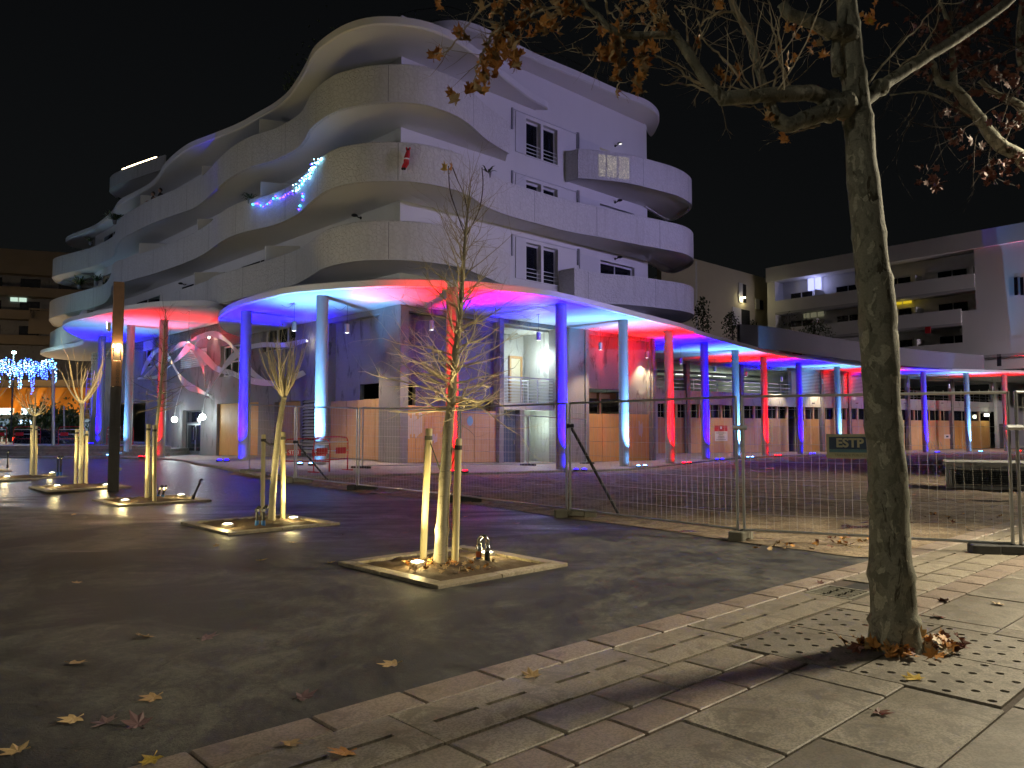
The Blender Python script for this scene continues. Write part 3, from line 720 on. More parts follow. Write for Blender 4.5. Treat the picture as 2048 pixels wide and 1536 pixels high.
# --- pendant lamps under the canopy
PEND = [(377, 684, 5.6), (588, 662, 5.15), (694, 666, 5.15), (863, 660, 5.15), (1077, 681, 5.15), (1201, 700, 5.15), (1294, 716, 5.15), (1362, 728, 5.15), (1430, 743, 5.15), (1492, 753, 5.15), (1563, 763, 5.1), (1645, 767, 5.1), (1815, 774, 5.1), (1898, 776, 5.1), (1985, 779, 5.1)]
for i, (x, y, z) in enumerate(PEND):
    p = at_z(x, y, z); zt = Z0b if i == 0 else Z0
    pl = thing('pendant_lamp', 'white cylinder lamp hanging on a cord under the canopy, %s from the left' % ORD[i], 'pendant lamp', (p.x, p.y, z), 0, 'lamps hanging under the canopy')
    b_ = MB(); b_.lathe([(.02, .34), (.085, .335), (.09, .32), (.09, .0), (.08, .0), (.08, .02)], (0, 0, 0), 14); mk('shade', b_, M['galv'], pl, local=True, smooth='auto')
    b_ = MB(); b_.lathe([(.078, .012), (.078, .022)], (0, 0, 0), 12); mk('diffuser', b_, emit('pendant_glow', (1, .97, .9), 9), pl, local=True)
    b_ = MB(); b_.tube([(0, 0, .33), (0, 0, zt - z)], .008, 5); b_.tube(catmull([(0, 0, zt - z - .01), (-.3, .25, zt - z - .16), (-.62, .5, zt - z - .02)], 5), .006, 4); mk('cord', b_, M['rubber'], pl, local=True)
    b_ = MB(); b_.lathe([(.06, zt - z - .03), (.06, zt - z - .001)], (0, 0, 0), 10); mk('ceiling_rose', b_, M['white'], pl, local=True)
    light('pendant', 'SPOT', (p.x, p.y, z - .02), 340, (1, .78, .48), .06, aim=(p.x, p.y, 0), cone=100, blend=.6)

# ================================================================== right arcade front
gR = lambda u: FL((Cc + UR * u).x, (Cc + UR * u).y)
uA0, uA1, uB0, uB1, uC0, uC1, uE = uR(816), uR(998), uR(1008), uR(1112), uR(1172), uR(1300), uR(1312)
zb = -.4
zTop = 6.02
fr_wall = MB()
wall_open(fr_wall, Cc, UR, NR, 0, uE, zb, Z0, [(uA0, uA1, zb, zTop), (uB0, uB1, zb, zTop), (uC0, uC1, zb, zTop)], .42)
mk('arcade_wall', fr_wall, M['concrete'], bld)
# bay A: recessed concrete, dark slot, hoarding
mb = MB(); wall_open(mb, Cc, UR, NR, uA0, uA1, 2.2, zTop, [(uA0, uR(848), 2.2, fR(830, 768)[1])], .2, .55); mk('infill_wall', mb, M['concrete_d'], bld)
mb = MB(); wbox(mb, Cc, UR, NR, uR(926), uA1, fR(950, 800)[1], zTop, .30, .54); mk('infill_wall', mb, M['concrete_d'], bld)
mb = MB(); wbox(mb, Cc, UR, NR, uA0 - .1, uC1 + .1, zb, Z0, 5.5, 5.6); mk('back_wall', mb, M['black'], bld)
# bay C: red lit concrete, slot with timber studs, hoarding
zc0 = fR(1210, 778)[1]
mb = MB(); wall_open(mb, Cc, UR, NR, uC0, uC1, 1.9, zTop, [(uC0, uR(1262), 1.9, zc0)], .2, .16); mk('infill_wall', mb, M['concrete'], bld)
mb = MB(); wbox(mb, Cc, UR, NR, uC0, uR(1262), zc0 - .42, zc0 - .12, .9, 1.0); mk('timber_beam', mb, M['ply2'], bld)
for x in (1190, 1222):
    mb = MB(); wbox(mb, Cc, UR, NR, uR(x), uR(x) + .12, 1.9, zc0 - .13, .7, .85); mk('timber_stud', mb, M['ply2'], bld)
# bay B: the lit stairwell
zl0, zl1 = fR(1060, 818)[1], fR(1060, 806)[1]
mb = MB(); wbox(mb, Cc, UR, NR, uB0, uB1, zl0 - .05, zl1, .05, 4.6); mk('landing', mb, M['concrete_w'], bld)
mb = MB(); wbox(mb, Cc, UR, NR, uB0 - .1, uB1 + .1, zTop - .1, zTop + .05, .43, 5); mk('stair_ceiling', mb, M['concrete_w'], bld)
mb = MB(); wbox(mb, Cc, UR, NR, uB0 - .3, uB1 - .002, zl1, zTop - .1, 2.04, 2.2); mk('stair_wall', mb, M['concrete_w'], bld)
mb = MB(); wbox(mb, Cc, UR, NR, uB1, uB1 + .1, zb, zTop, .43, 4.6); mk('stair_wall', mb, M['concrete_w'], bld)
mb = MB(); wbox(mb, Cc, UR, NR, uB0 - .1, uB0 - .002, zb, zTop, .43, 4.6); mk('stair_wall', mb, M['concrete_w'], bld)
mb = MB(); wbox(mb, Cc, UR, NR, uR(1050), uB1, zb, zl0 - .06, 1.6, 1.8); mk('stair_wall', mb, M['concrete_w'], bld)
mb = MB(); wbox(mb, Cc, UR, NR, uR(1042), uR(1050), zb, zl0 - .06, .05, .40); mk('pier', mb, M['concrete'], bld)
mb = MB(); ud = uB0 + .02; wbox(mb, Cc, UR, NR, ud, uR(1041), zb, zl0 - .08, .30, .36); dd = mk('door', mb, plain('dark_blue_door', (.07, .09, .14), .4), bld)
mb = MB(); wbox(mb, Cc, UR, NR, uR(1036), uR(1036) + .04, .95, 1.15, .22, .30); mk('door_handle', mb, M['galv'], dd)
ua, ub = 7.62, 8.2
mb = MB(); wbox(mb, Cc, UR, NR, ua, ub, zl1 + .02, zl1 + 2.1, 1.97, 2.036); mk('door', mb, plain('cream_door', (.62, .55, .38), .5), bld)
mb = MB()
for x in ((ua - .12, ua - .01, zl1, zl1 + 2.22), (ub + .01, ub + .12, zl1, zl1 + 2.22), (ua - .01, ub + .01, zl1 + 2.11, zl1 + 2.22)): wbox(mb, Cc, UR, NR, *x, 1.95, 2.036)
mk('door_frame', mb, M['ply2'], bld)
mb = MB(); wbox(mb, Cc, UR, NR, uB0 + .02, uB1 - .02, zl1 + 1.05, zl1 + 1.10, .08, .13)
rl = mk('landing_rail', mb, M['rail'], bld)
for k in range(7):
    mb = MB(); wbox(mb, Cc, UR, NR, uB0 + .02, uB1 - .02, zl1 + .10 + .135 * k, zl1 + .12 + .135 * k, .10, .115); mk('rail_bar', mb, M['rail'], rl)
for k in range(4):
    u = uB0 + .06 + k * (uB1 - uB0 - .14) / 3; mb = MB(); wbox(mb, Cc, UR, NR, u, u + .04, zl1 - .05, zl1 + 1.05, .085, .125); mk('rail_post', mb, M['rail'], rl)
for k in range(7):
    mb = MB(); wbox(mb, Cc, UR, NR, 6.9, 8.25, zl1 + .1 + .135 * k, zl1 + .12 + .135 * k, 1.5, 1.52); mk('rail_bar', mb, M['rail'], rl)
mb = MB(); wbox(mb, Cc, UR, NR, 6.9, 8.25, zl1 + 1.05, zl1 + 1.1, 1.48, 1.53); wbox(mb, Cc, UR, NR, 8.2, 8.25, zl1, zl1 + 1.05, 1.485, 1.525); mk('landing_rail', mb, M['rail'], bld)
pg = on_plane(1088, 705, Cc - NR * .34, NR)
gl = thing('globe_lamp', 'glowing white globe lamp hanging in the open stairwell', 'globe lamp', pg)
b_ = MB(); b_.ball((0, 0, 0), .15, 18, 12); mk('globe', b_, emit('globe_glow', (.86, 1, .96), 14), gl, local=True, smooth=True)
b_ = MB(); b_.tube([(0, 0, .16), (0, 0, zTop - .1 - pg.z)], .01, 5); mk('cord', b_, M['rubber'], gl, local=True)
light('stair_globe', 'POINT', pg - Vector((0, .0, .30)) - UR * .25 - NR * .25, 75, (.84, 1, .93), .2)
light('stair_lower', 'POINT', on_plane(1070, 850, Cc - NR * .6, NR), 30, (.8, 1, .88), .15)

# --- hoardings: every sheet of plywood a piece of its own
def hoarding(label, P, U, N, u0, u1, z1, d, mat, wd=.6, group=None, z1b=None, zbase=None):
    h = thing('plywood_hoarding', label, 'hoarding', (P + U * ((u0 + u1) / 2) - N * d) + Vector((0, 0, 0)), 0, 'plywood hoardings closing the arcade')
    n = max(1, round((u1 - u0) / wd)); w = (u1 - u0) / n
    for k in range(n):
        a = u0 + k * w; p = P + U * (a + w / 2)
        zt = z1 if z1b is None else lerp(z1, z1b, (k + .5) / n)
        b = FL(p.x, p.y) + .02 if zbase is None else zbase
        mb = MB(); e = rnd.uniform(0, .012); wbox(mb, P, U, N, a + .004, a + w - .004, b, zt + rnd.uniform(-.015, .015), d + e, d + .03 + e)
        mk('board', mb, M[mat], h)
    mb = MB(); wbox(mb, P, U, N, u0, u1, zt * .5 - .05, zt * .5 + .05, d + .05, d + .12); mk('batten', mb, M['ply2'], h)
    return h
hoarding('orange board hoarding with white paint smears beside the concrete corner pillar', Cc, UR, NR, uA0 + .01, uR(905), fR(860, 812)[1], .10, 'ply', .42)
hoarding('brown board hoarding between the red column and the stairwell', Cc, UR, NR, uR(905) + .01, uA1 - .01, fR(950, 822)[1], .12, 'ply2', .42)
hoarding('tall orange plywood sheets under the dark slot right of the stairwell', Cc, UR, NR, uC0 + .01, uR(1240), fR(1210, 828)[1], .06, 'ply', 1.2)
hoarding('bright orange plywood sheet beside the last concrete pier', Cc, UR, NR, uR(1240) + .02, uC1 - .01, fR(1270, 828)[1], .05, 'ply', .9)
# paint smears on the hoarding (flat paint)
def smear(name, parent_label, P, U, N, cu, cz, w, h, d, mat, seed):
    r = random.Random(seed); mb = MB(); n = 9
    for k in range(n):
        a = cu - w / 2 + w * k / n; hh = h * (.5 + .5 * r.random()); zc = cz + r.uniform(-.1, .1) * h
        p0, p1 = P + U * a - N * d, P + U * (a + w / n * .8) - N * d
        mb.add([(p0.x, p0.y, zc - hh / 2), (p1.x, p1.y, zc - hh / 2 + r.uniform(-.05, .05)), (p1.x, p1.y, zc + hh / 2), (p0.x, p0.y, zc + hh / 2 + r.uniform(-.08, .08))], [(0, 1, 2, 3)])
    o = mk(name, mb, M[mat]); tag(o, parent_label, 'paint mark'); return o
paint = plain('pale_paint', (.62, .52, .45), .7, var=.25, vs=3); M['paint'] = paint
smear('paint_smear', 'large pale paint smear on the orange hoarding beside the pillar', Cc, UR, NR, uR(832), 1.75, .75, 1.0, .094, 'paint', 3)
smear('paint_smear', 'faint pale paint smear low on the orange hoarding near the red column', Cc, UR, NR, uR(868), 1.25, .5, .35, .094, 'paint', 4)
smear('paint_smear', 'pale drips on the bright orange sheet beside the last pier', Cc, UR, NR, uR(1283), 1.6, .35, .8, .044, 'paint', 5)
mb = MB(); pb = on_plane(940, 842, Cc - NR * .112, NR)
mb.add([pb + UR * (.16 * math.cos(k * math.pi / 8)) + Vector((0, 0, .19 * math.sin(k * math.pi / 8))) for k in range(16)], [tuple(range(16))]); M['bluedot'] = plain('blue_dot_paint', (.2, .45, .62), .6)
tag(mk('paint_dot', mb, M['bluedot']), 'round light blue paint dot on the brown hoarding', 'paint mark')

# ================================================================== left arcade front
gLz = lambda u: FL((Cc + UL * u).x, (Cc + UL * u).y)
def zL(x, y): return fLft(x, y)[1]
uP1 = uL(764); uQ0, uQ1 = uL(757), uL(655)
lops = [(uQ0, uQ1, zb, 6.0), (uL(641), uL(604), .55, zL(622, 800)), (uL(600), uL(548), zb, zL(574, 803)), (uL(516), uL(433), zb, zL(470, 806)), (uL(401), uL(364), zb, zL(382, 820)),
        (uL(588), uL(522), zL(555, 700), zL(555, 652)), (uL(482), uL(438), zL(460, 752), zL(460, 690)), (uL(301), uL(282), zL(290, 735), zL(290, 683)), (uL(290), uL(226), PLAT, PLAT + 2.6), (uL(410), uL(357), zL(383, 735), zL(383, 700))]
mb = MB(); wall_open(mb, Cc, UL, NL, .43, 12.6, zb, Z0, lops, .42); mk('arcade_wall', mb, M['concrete'], bld)
mb = MB(); wall_open(mb, Cc, UL, NL, 12.6, LL, zb, Z0b, lops, .42); mk('arcade_wall', mb, M['concrete'], bld)
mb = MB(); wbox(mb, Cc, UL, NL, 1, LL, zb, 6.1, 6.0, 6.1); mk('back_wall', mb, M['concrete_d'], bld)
mb = MB(); wall_open(mb, Cc, UL, NL, uQ0, uQ1, 2.3, 6.0, [(uQ0, uL(704), 2.3, zL(730, 766))], .2, .35); mk('infill_wall', mb, M['concrete'], bld)
hoarding('vertical board hoarding left of the corner pillar', Cc, UL, NL, uQ0 + .01, uQ1 - .01, zL(745, 797), .12, 'ply2', .42, z1b=zL(660, 803))
hoarding('dim brown plywood sheet in the doorway left of the louvres', Cc, UL, NL, uL(600) + .01, uL(548) - .01, zL(574, 803), .20, 'ply2', 1.0)
hoarding('orange plywood sheets filling the opening beside the blue column', Cc, UL, NL, uL(516) + .01, uL(433) - .01, zL(470, 806), .15, 'ply', 1.25)
# louvre: each slat its own piece
a, b, c, d = lops[1]
n = 16
for k in range(n):
    z = c + (d - c) * (k + .5) / n; mb = MB(); P0, P1 = Cc + UL * a, Cc + UL * b
    mb.add([P0 - NL * .02 + Vector((0, 0, z - .03)), P1 - NL * .02 + Vector((0, 0, z - .03)), P1 - NL * .14 + Vector((0, 0, z + .05)), P0 - NL * .14 + Vector((0, 0, z + .05)), P0 - NL * .02 + Vector((0, 0, z - .01)), P1 - NL * .02 + Vector((0, 0, z - .01)), P1 - NL * .14 + Vector((0, 0, z + .07)), P0 - NL * .14 + Vector((0, 0, z + .07))], [(0, 1, 2, 3), (7, 6, 5, 4), (0, 4, 5, 1), (2, 6, 7, 3)])
    mk('louvre_slat', mb, M['frame'], bld)
mb = MB(); wbox(mb, Cc, UL, NL, a, b, c, d, .3, .36); mk('louvre_back', mb, M['black'], bld)
# upper louvre behind the ribbon
a, b, c, d = lops[9]
for k in range(9):
    z = c + (d - c) * (k + .5) / 9; mb = MB(); wbox(mb, Cc, UL, NL, a, b, z - .05, z + .03, .02, .12); mk('louvre_slat', mb, M['frame'], bld)
mb = MB(); wbox(mb, Cc, UL, NL, a, b, c, d, .3, .36); mk('louvre_back', mb, M['black'], bld)
# entrance doors
a, b, c, d = lops[4]; c = gLz((a + b) / 2)
mb = MB()
for x in ((a, a + .12, c, d), (b - .12, b, c, d), (a + .12, b - .12, d - .1, d), (a + .12, b - .12, d - .75, d - .68)): wbox(mb, Cc, UL, NL, *x, .22, .32)
df = mk('door_frame', mb, M['dark_steel'], bld)
for s in (0, 1):
    w = (b - a - .24) / 2; x0 = a + .12 + s * w; mb = MB()
    for x in ((x0, x0 + .07, c, d - .75), (x0 + w - .07, x0 + w, c, d - .75), (x0 + .07, x0 + w - .07, c, c + .2), (x0 + .07, x0 + w - .07, d - .83, d - .75)): wbox(mb, Cc, UL, NL, *x, .24, .29)
    do = mk('door', mb, M['galv'], bld); mb = MB(); wbox(mb, Cc, UL, NL, x0 + .06, x0 + w - .06, c + .18, d - .82, .262, .27); mk('pane', mb, M['glass'], do)
    mb = MB(); hx = x0 + (w - .16 if s == 0 else .12); wbox(mb, Cc, UL, NL, hx, hx + .04, c + .8, c + 1.5, .17, .20); mk('door_handle', mb, M['chrome'], do)
mb = MB(); wbox(mb, Cc, UL, NL, a + .12, b - .12, d - .68, d - .1, .262, .27); mk('transom_pane', mb, M['glass'], df)
# lit upper windows and the shop window
for i, (o, col, s) in enumerate(((lops[5], (.95, 1, .78), .30), (lops[6], (.95, 1, .78), .36), (lops[7], (1, .9, .6), .4), (lops[8], (.85, .9, .75), .10))):
    a, b, c, d = o; mb = MB(); n = 3 if i < 2 else 2
    for k in range(n + 1):
        x = a + (b - a - .08) * k / n; wbox(mb, Cc, UL, NL, x, x + .08, c, d, .2, .28)
    wbox(mb, Cc, UL, NL, a, b, d - .08, d, .19, .285); wbox(mb, Cc, UL, NL, a, b, c, c + .08, .19, .285)
    if i == 1: wbox(mb, Cc, UL, NL, a, b, lerp(c, d, .45), lerp(c, d, .45) + .05, .195, .283)
    fo = mk('window', mb, M['frame'], bld); mb = MB(); wbox(mb, Cc, UL, NL, a + .02, b - .02, c + .02, d - .02, 3.0, 3.05); mk('lit_room_wall', mb, emit('lit_room%d' % i, col, s), fo)
    g = MB(); wbox(g, Cc, UL, NL, a + .08, b - .08, c + .08, d - .08, .235, .245)
    t = NT('clear_glass%d' % i); t.base((.9, .95, .95)); t.rough(.03); t.b.inputs['Transmission Weight'].default_value = 1; t.b.inputs['IOR'].default_value = 1.02
    mk('pane', g, t.m, fo)
# globe lamps at the entrance
for x, y, lab in ((349, 839, 'glowing white globe lamp left of the glass entrance doors'), (405, 834, 'glowing white globe lamp on a wire right of the glass entrance doors')):
    p = on_plane(x, y, Cc + NL * .45, NL); gl = thing('globe_lamp', lab, 'globe lamp', p)
    b_ = MB(); b_.ball((0, 0, 0), .16, 18, 12); mk('globe', b_, emit('globe_glow2', (.86, 1, 1), 14), gl, local=True, smooth=True)
    b_ = MB(); b_.tube(catmull([(0, 0, .15), (.05, .12, .9), (.2, .4, 1.9)], 6), .012, 5); mk('cord', b_, M['white'], gl, local=True)
    light('door_globe', 'POINT', p + NL * .3, 60, (.82, 1, 1), .18)
# corner pillar
mb = MB(); mb.prism([(p.x, p.y) for p in (Rp(-.05, .03), Rp(uR(812), .03), Rp(uR(812), -.5), Lp(uL(764), -.5), Lp(uL(764), .03), Lp(-.05, .03) + NR * .08)], zb, Z0); mk('pillar', mb, M['concrete'], bld)
for x, lab in ((1000, 1), (1112, 2), (1172, 3), (1306, 4)):
    mb = MB(); u = uR(x); wbox(mb, Cc, UR, NR, u - .10, u + .12, zb, Z0, -.09, .3); mk('pilaster', mb, M['concrete'], bld)

# --- steps and entrance platform on the left
sl = -.2
for k in range(4):
    y0 = 40.0 + .36 * k; x1 = -17.6 - .14 * k; z = .12 + .155 * (k + 1) - .03
    mb = MB(); mb.prism([(-33, y0), (x1, y0), (x1 - .1, y0 + 3), (-33, y0 + 3)] if k < 3 else [(-60, y0), (x1, y0), (x1 - 8, y0 + 9), (-60, y0 + 26)], -.2, z)
    st = mk('entrance_step' if k < 3 else 'entrance_platform', mb, M['arcade']); st['kind'] = 'structure'

# ================================================================== the ribbon sculpture on the left front
rib = thing('ribbon_sculpture', 'tangle of pale wavy ribbons mounted on the concrete front left of the blue column', 'sculpture', Lp(17, .4))
def ribbon(px, w=.24, off=.45, tilt=0):
    pts = catmull([on_plane(x, y, Cc + NL * (off + o), NL) for x, y, o in px], 10)
    mb = MB(); th = .03
    for i, p in enumerate(pts):
        t = (pts[min(i + 1, len(pts) - 1)] - pts[max(i - 1, 0)]).normalized(); s = t.cross(NL).normalized() * (w / 2 * (.35 + .65 * math.sin(math.pi * min(1, .12 + i / len(pts) * .88))))
        dz = NL * (.25 * math.sin(i * .22 + tilt)); 
        mb.v += [p - s - dz * .3, p + s + dz * .3, p + s + dz * .3 - NL * th, p - s - dz * .3 - NL * th]
    for i in range(len(pts) - 1):
        for a in range(4): mb.f.append((i * 4 + a, i * 4 + (a + 1) % 4, i * 4 + 4 + (a + 1) % 4, i * 4 + 4 + a))
    mk('ribbon', mb, M['gloss'], rib, smooth='auto')
ribbon([(612, 681, 0), (570, 690, .1), (520, 690, .2), (485, 700, .3), (455, 725, .4), (430, 762, .3), (412, 790, .2), (416, 796, .1)], .26)
ribbon([(608, 745, 0), (560, 765, .2), (505, 762, .3), (460, 745, .2), (430, 735, .1), (400, 705, .3), (370, 688, .2), (345, 700, .1), (322, 722, 0), (290, 755, .1)], .30, tilt=1)
ribbon([(535, 766, .1), (500, 742, .2), (470, 700, .4), (445, 675, .4), (420, 668, .3), (390, 680, .2), (362, 710, .3), (338, 732, .2), (318, 752, .1), (275, 757, .0)], .30, tilt=2)
ribbon([(424, 795, 0), (400, 782, .2), (380, 774, .3), (358, 752, .2), (340, 720, .3), (318, 700, .2), (300, 716, .1), (282, 748, 0)], .34, tilt=.4)
ribbon([(412, 775, .3), (404, 730, .35), (388, 700, .3), (372, 690, .2)], .2, tilt=1.5)
for x, y in ((418, 675), (612, 682), (375, 690), (440, 738)):
    p = on_plane(x, y, Cc + NL * .3, NL); light('ribbon_lamp', 'POINT', p, 22, (1, .93, .78), .05)
    b_ = MB(); b_.ball(p, .05, 8, 6); mk('lamp', b_, emit('ribbon_lamp_glow', (1, .95, .85), 25), rib)
# ================================================================== young street trees in their pits
ROWNAMES = ['nearest pit', 'second pit', 'third pit', 'fourth pit', 'fifth pit', 'sixth pit']
PITS = [(905, 1131), (520, 1049), (303, 1002), (160, 975), (55, 956), (-52, 943)]
pit_c = [gp(*p) for p in PITS]
def pit(i, c):
    t = thing('tree_pit', 'square stone edged tree pit, %s in the row' % ROWNAMES[i].replace(' pit', ''), 'tree pit', c, ANG, 'tree pits in a row across the plaza')
    S, w = .96, .17
    for s in range(4):
        for h in range(2):
            mb = MB(); L = (2 * S - w) / 2 - .006; off = -S + w * (s % 2) * 0 + L / 2 + h * (L + .012) + (0 if True else 0)
            M3 = Matrix.Rotation(s * math.pi / 2, 3, 'Z'); cc = M3 @ Vector((off + .003, -S + w / 2, .012))
            mb.bbox((cc.x, cc.y, cc.z + rnd.uniform(0, .004)), (L, w, .05), s * math.pi / 2, .006); mk('edging_stone', mb, M['kerb'], t, local=True)
    mb = MB(); n = 26; a = S - w + .004
    for iy in range(n + 1):
        for ix in range(n + 1):
            x, y = -a + 2 * a * ix / n, -a + 2 * a * iy / n
            e = sm(0, .25, 1 - max(abs(x), abs(y)) / a)
            z = .008 + e * (.035 + .06 * max(0, 1 - math.hypot(x, y) / .5)) + e * (noise.fractal(Vector((x * 5 + i * 7, y * 5, 0)), 1, 2, 4) * .035 + noise.noise(Vector((x * 19, y * 19 + i, 0))) * .02)
            mb.v.append(Vector((x, y, z)))
    mb.f = [(j * (n + 1) + k, j * (n + 1) + k + 1, (j + 1) * (n + 1) + k + 1, (j + 1) * (n + 1) + k) for j in range(n) for k in range(n)]
    mk('soil', mb, M['pitsoil'], t, local=True, smooth=True)
for i, c in enumerate(pit_c): pit(i, c)
UPL = [[(835, 1139), (974, 1119)], [(455, 1059), (587, 1045)], [(250, 1008), (362, 997)], [(114, 978), (212, 976)], [(14, 959), (104, 951)], [(-92, 946), (-8, 941)]]
YEL = (1, .80, .34)
for i, pr in enumerate(UPL):
    for k, (x, y) in enumerate(pr):
        p = gp(x, y); z = p.z + .05
        t = thing('tree_uplight', 'glowing ground uplight on the %s side of the %s in the row' % (('left', 'right')[k], ROWNAMES[i]), 'uplight', (p.x, p.y, z), 0, 'uplights in the tree pits')
        b_ = MB(); b_.lathe([(.085, -.04), (.10, .0), (.10, .035), (.085, .045), (.08, .036)], (0, 0, 0), 14); mk('housing', b_, M['galv'], t, local=True, smooth='auto')
        b_ = MB(); b_.ball((0, 0, .034), .078, 12, 6, .25); mk('lens', b_, emit('uplight_lens', (1, .93, .72), 12), t, local=True)
        tc = pit_c[i]
        light('uplight', 'SPOT', (p.x, p.y, z + .075), 200, YEL, .05, aim=(lerp(p.x, tc.x, .62), lerp(p.y, tc.y, .62), z + 2.2), cone=96, blend=.8)
        light('uplight_spill', 'POINT', (p.x, p.y - .12, z + .13), 9, YEL, .06)

def branch(mb, p, d, L, r, rg, depth=0, up=.25, seg=4, kids=3, wob=.18, tip=.25, n=5, fork=.55):
    d = d.normalized(); pts = [p.copy()]; q = p.copy(); step = L / seg
    for k in range(seg):
        d = (d + Vector((rg.gauss(0, wob), rg.gauss(0, wob), rg.gauss(0, wob) + up * .5))).normalized(); q = q + d * step; pts.append(q.copy())
    mb.tube(pts, [lerp(r, r * tip, k / seg) for k in range(seg + 1)], n, cap=False)
    if depth > 0:
        for k in range(kids):
            i = rg.randint(1, seg); b = pts[i]; ax = (pts[i] - pts[i - 1]).normalized()
            s = Vector((rg.gauss(0, 1), rg.gauss(0, 1), rg.gauss(0, .5))); s = (s - ax * s.dot(ax)).normalized()
            branch(mb, b, ax * .75 + s * fork, L * rg.uniform(.35, .65), lerp(r, r * tip, i / seg) * .65, rg, depth - 1, up, max(2, seg - 1), max(1, kids - 1), wob, tip, max(3, n - 1), fork)
    return pts
def trunk_mesh(pts, rad, n=12, seed=0, bumps=.06):
    c = catmull(pts, 6); m = len(c); mb = MB()
    rr = [lerp(rad[int(k * (len(rad) - 1) / (m - 1) - 1e-9)], rad[min(len(rad) - 1, int(k * (len(rad) - 1) / (m - 1) - 1e-9) + 1)], (k * (len(rad) - 1) / (m - 1)) % 1) for k in range(m)]
    mb.tube(c, rr, n)
    for i, v in enumerate(mb.v):
        ctr = c[i // n]; w = noise.noise(Vector((v.x * 9 + seed, v.y * 9, v.z * 4))) * bumps; mb.v[i] = v + (v - ctr) * w
    return mb, c, rr
# --- 1: tall bare tree nearest the camera
def leader_tree(label, px, D, z_first, lmax, nbr, rg, rad, twig, dense=3, up0=.05):
    pts = [at_y(x, y, D) for x, y in px]; pts[0].z = G(pts[0].x, pts[0].y) + .02
    t = thing('young_tree', label, 'tree', pts[0], 0, 'young trees in the row of pits')
    rad = [r * .76 for r in rad]; mb, c, rr = trunk_mesh(pts, rad, 12, rg.random() * 9); mk('trunk', mb, M['ybark'], t, smooth=True)
    br = MB(); top = pts[-1].z
    for k in range(nbr):
        f = ((k + rg.random()) / nbr) ** 1.35; z = lerp(z_first, top - .05, f)
        i = min(range(len(c)), key=lambda j: abs(c[j].z - z)); b = c[i]
        a = k * 2.4 + rg.uniform(-.5, .5); el = lerp(-.05, 1.1, f ** .7) + rg.gauss(0, .15)
        L = lmax * (lerp(1, .62, f)) * rg.uniform(.55, 1.05) * (.75 if f < .06 else 1)
        branch(br, b, Vector((math.cos(a), math.sin(a), math.tan(el) if el < 1.3 else 3)), L, min(.014, max(.005, rr[i] * .32)), rg, 2 if f < .75 else 1, up0 + .2 * f, 5, dense, .16, .3, 5, .75)
    mk('crown', br, M[twig], t); return t, c
rg = random.Random(11)
t1, t1c = leader_tree('tall bare young tree with dense side twigs in the nearest pit', [(880, 1136), (884, 1060), (890, 960), (897, 860), (905, 780), (912, 700), (920, 620), (926, 540), (932, 460), (938, 400), (941, 372)], 9.02, 1.80, 1.0, 92, rg, [.112, .095, .088, .078, .062, .048, .038, .03, .021, .012, .005], 'twig', 4)
br = MB()
for px in ([(930, 470), (912, 420), (900, 380), (897, 332)], [(934, 470), (958, 420), (966, 370), (964, 335)], [(936, 430), (928, 390), (915, 360), (905, 335)]):
    br.tube(catmull([at_y(x, y, 9.02) for x, y in px], 5), .006, 4)
mk('top_twigs', br, M['twig_d'], t1)
# --- 2 and 4: pollards with a vase of rods
def pollard(label, px, D, rad, nrod, L, spread, rg, sub=1, thick=.014):
    pts = [at_y(x, y, D) for x, y in px]; pts[0].z = G(pts[0].x, pts[0].y) + .02
    t = thing('young_tree', label, 'tree', pts[0], 0, 'young trees in the row of pits')
    rad = [r * .74 for r in rad]; mb, c, rr = trunk_mesh(pts, rad, 12, rg.random() * 9); mb.ball(pts[-1], rad[-1] * 1.25, 10, 7); mk('trunk', mb, M['ybark'], t, smooth=True)
    br = MB(); h = pts[-1]
    for k in range(nrod):
        a = k * 2.4 + rg.uniform(-.4, .4); s = spread * rg.uniform(.35, 1)
        branch(br, h + Vector((math.cos(a), math.sin(a), .2)) * rad[-1] * .6, Vector((math.cos(a) * s * 1.5, math.sin(a) * s * 1.5, .75)), L * rg.uniform(.75, 1.1), thick * rg.uniform(.6, 1.1), rg, sub, .45, 6, 2, .09, .35, 5, .4)
    mk('crown', br, M['twig'], t)
pollard('pollarded young tree with an upright brush of rods in the second pit', [(543, 1040), (546, 980), (552, 910), (560, 840), (568, 795)], pit_c[1].y + .05, [.085, .075, .07, .062, .058], 20, 1.05, .5, random.Random(3), 1, .016)
leader_tree('slim dark bare tree in the third pit in front of the red column', [(301, 1004), (305, 940), (312, 870), (319, 800), (325, 730), (329, 660), (331, 618)], pit_c[2].y + .03, 2.0, .72, 44, random.Random(5), [.075, .065, .055, .048, .036, .022, .006], 'twig_d', 3)  # backlit shade put into the crown by the darker twig colour
pollard('pollarded young tree with splayed pale branches in the fourth pit', [(161, 974), (162, 930), (163, 870), (164, 806)], pit_c[3].y + .05, [.08, .072, .068, .066], 9, 1.25, .85, random.Random(8), 2, .030)
pollard('small young tree with a dense tangle of twigs in the fifth pit', [(66, 955), (67, 900), (68, 850), (69, 832)], pit_c[4].y + .05, [.065, .058, .05, .05], 15, .85, 1.6, random.Random(9), 3, .016)
pollard('young tree cut by the left edge of the picture in the sixth pit', [(-48, 942), (-47, 890), (-46, 850), (-45, 826)], pit_c[5].y + .05, [.07, .06, .055, .055], 12, 1.5, .95, random.Random(10), 2, .024)
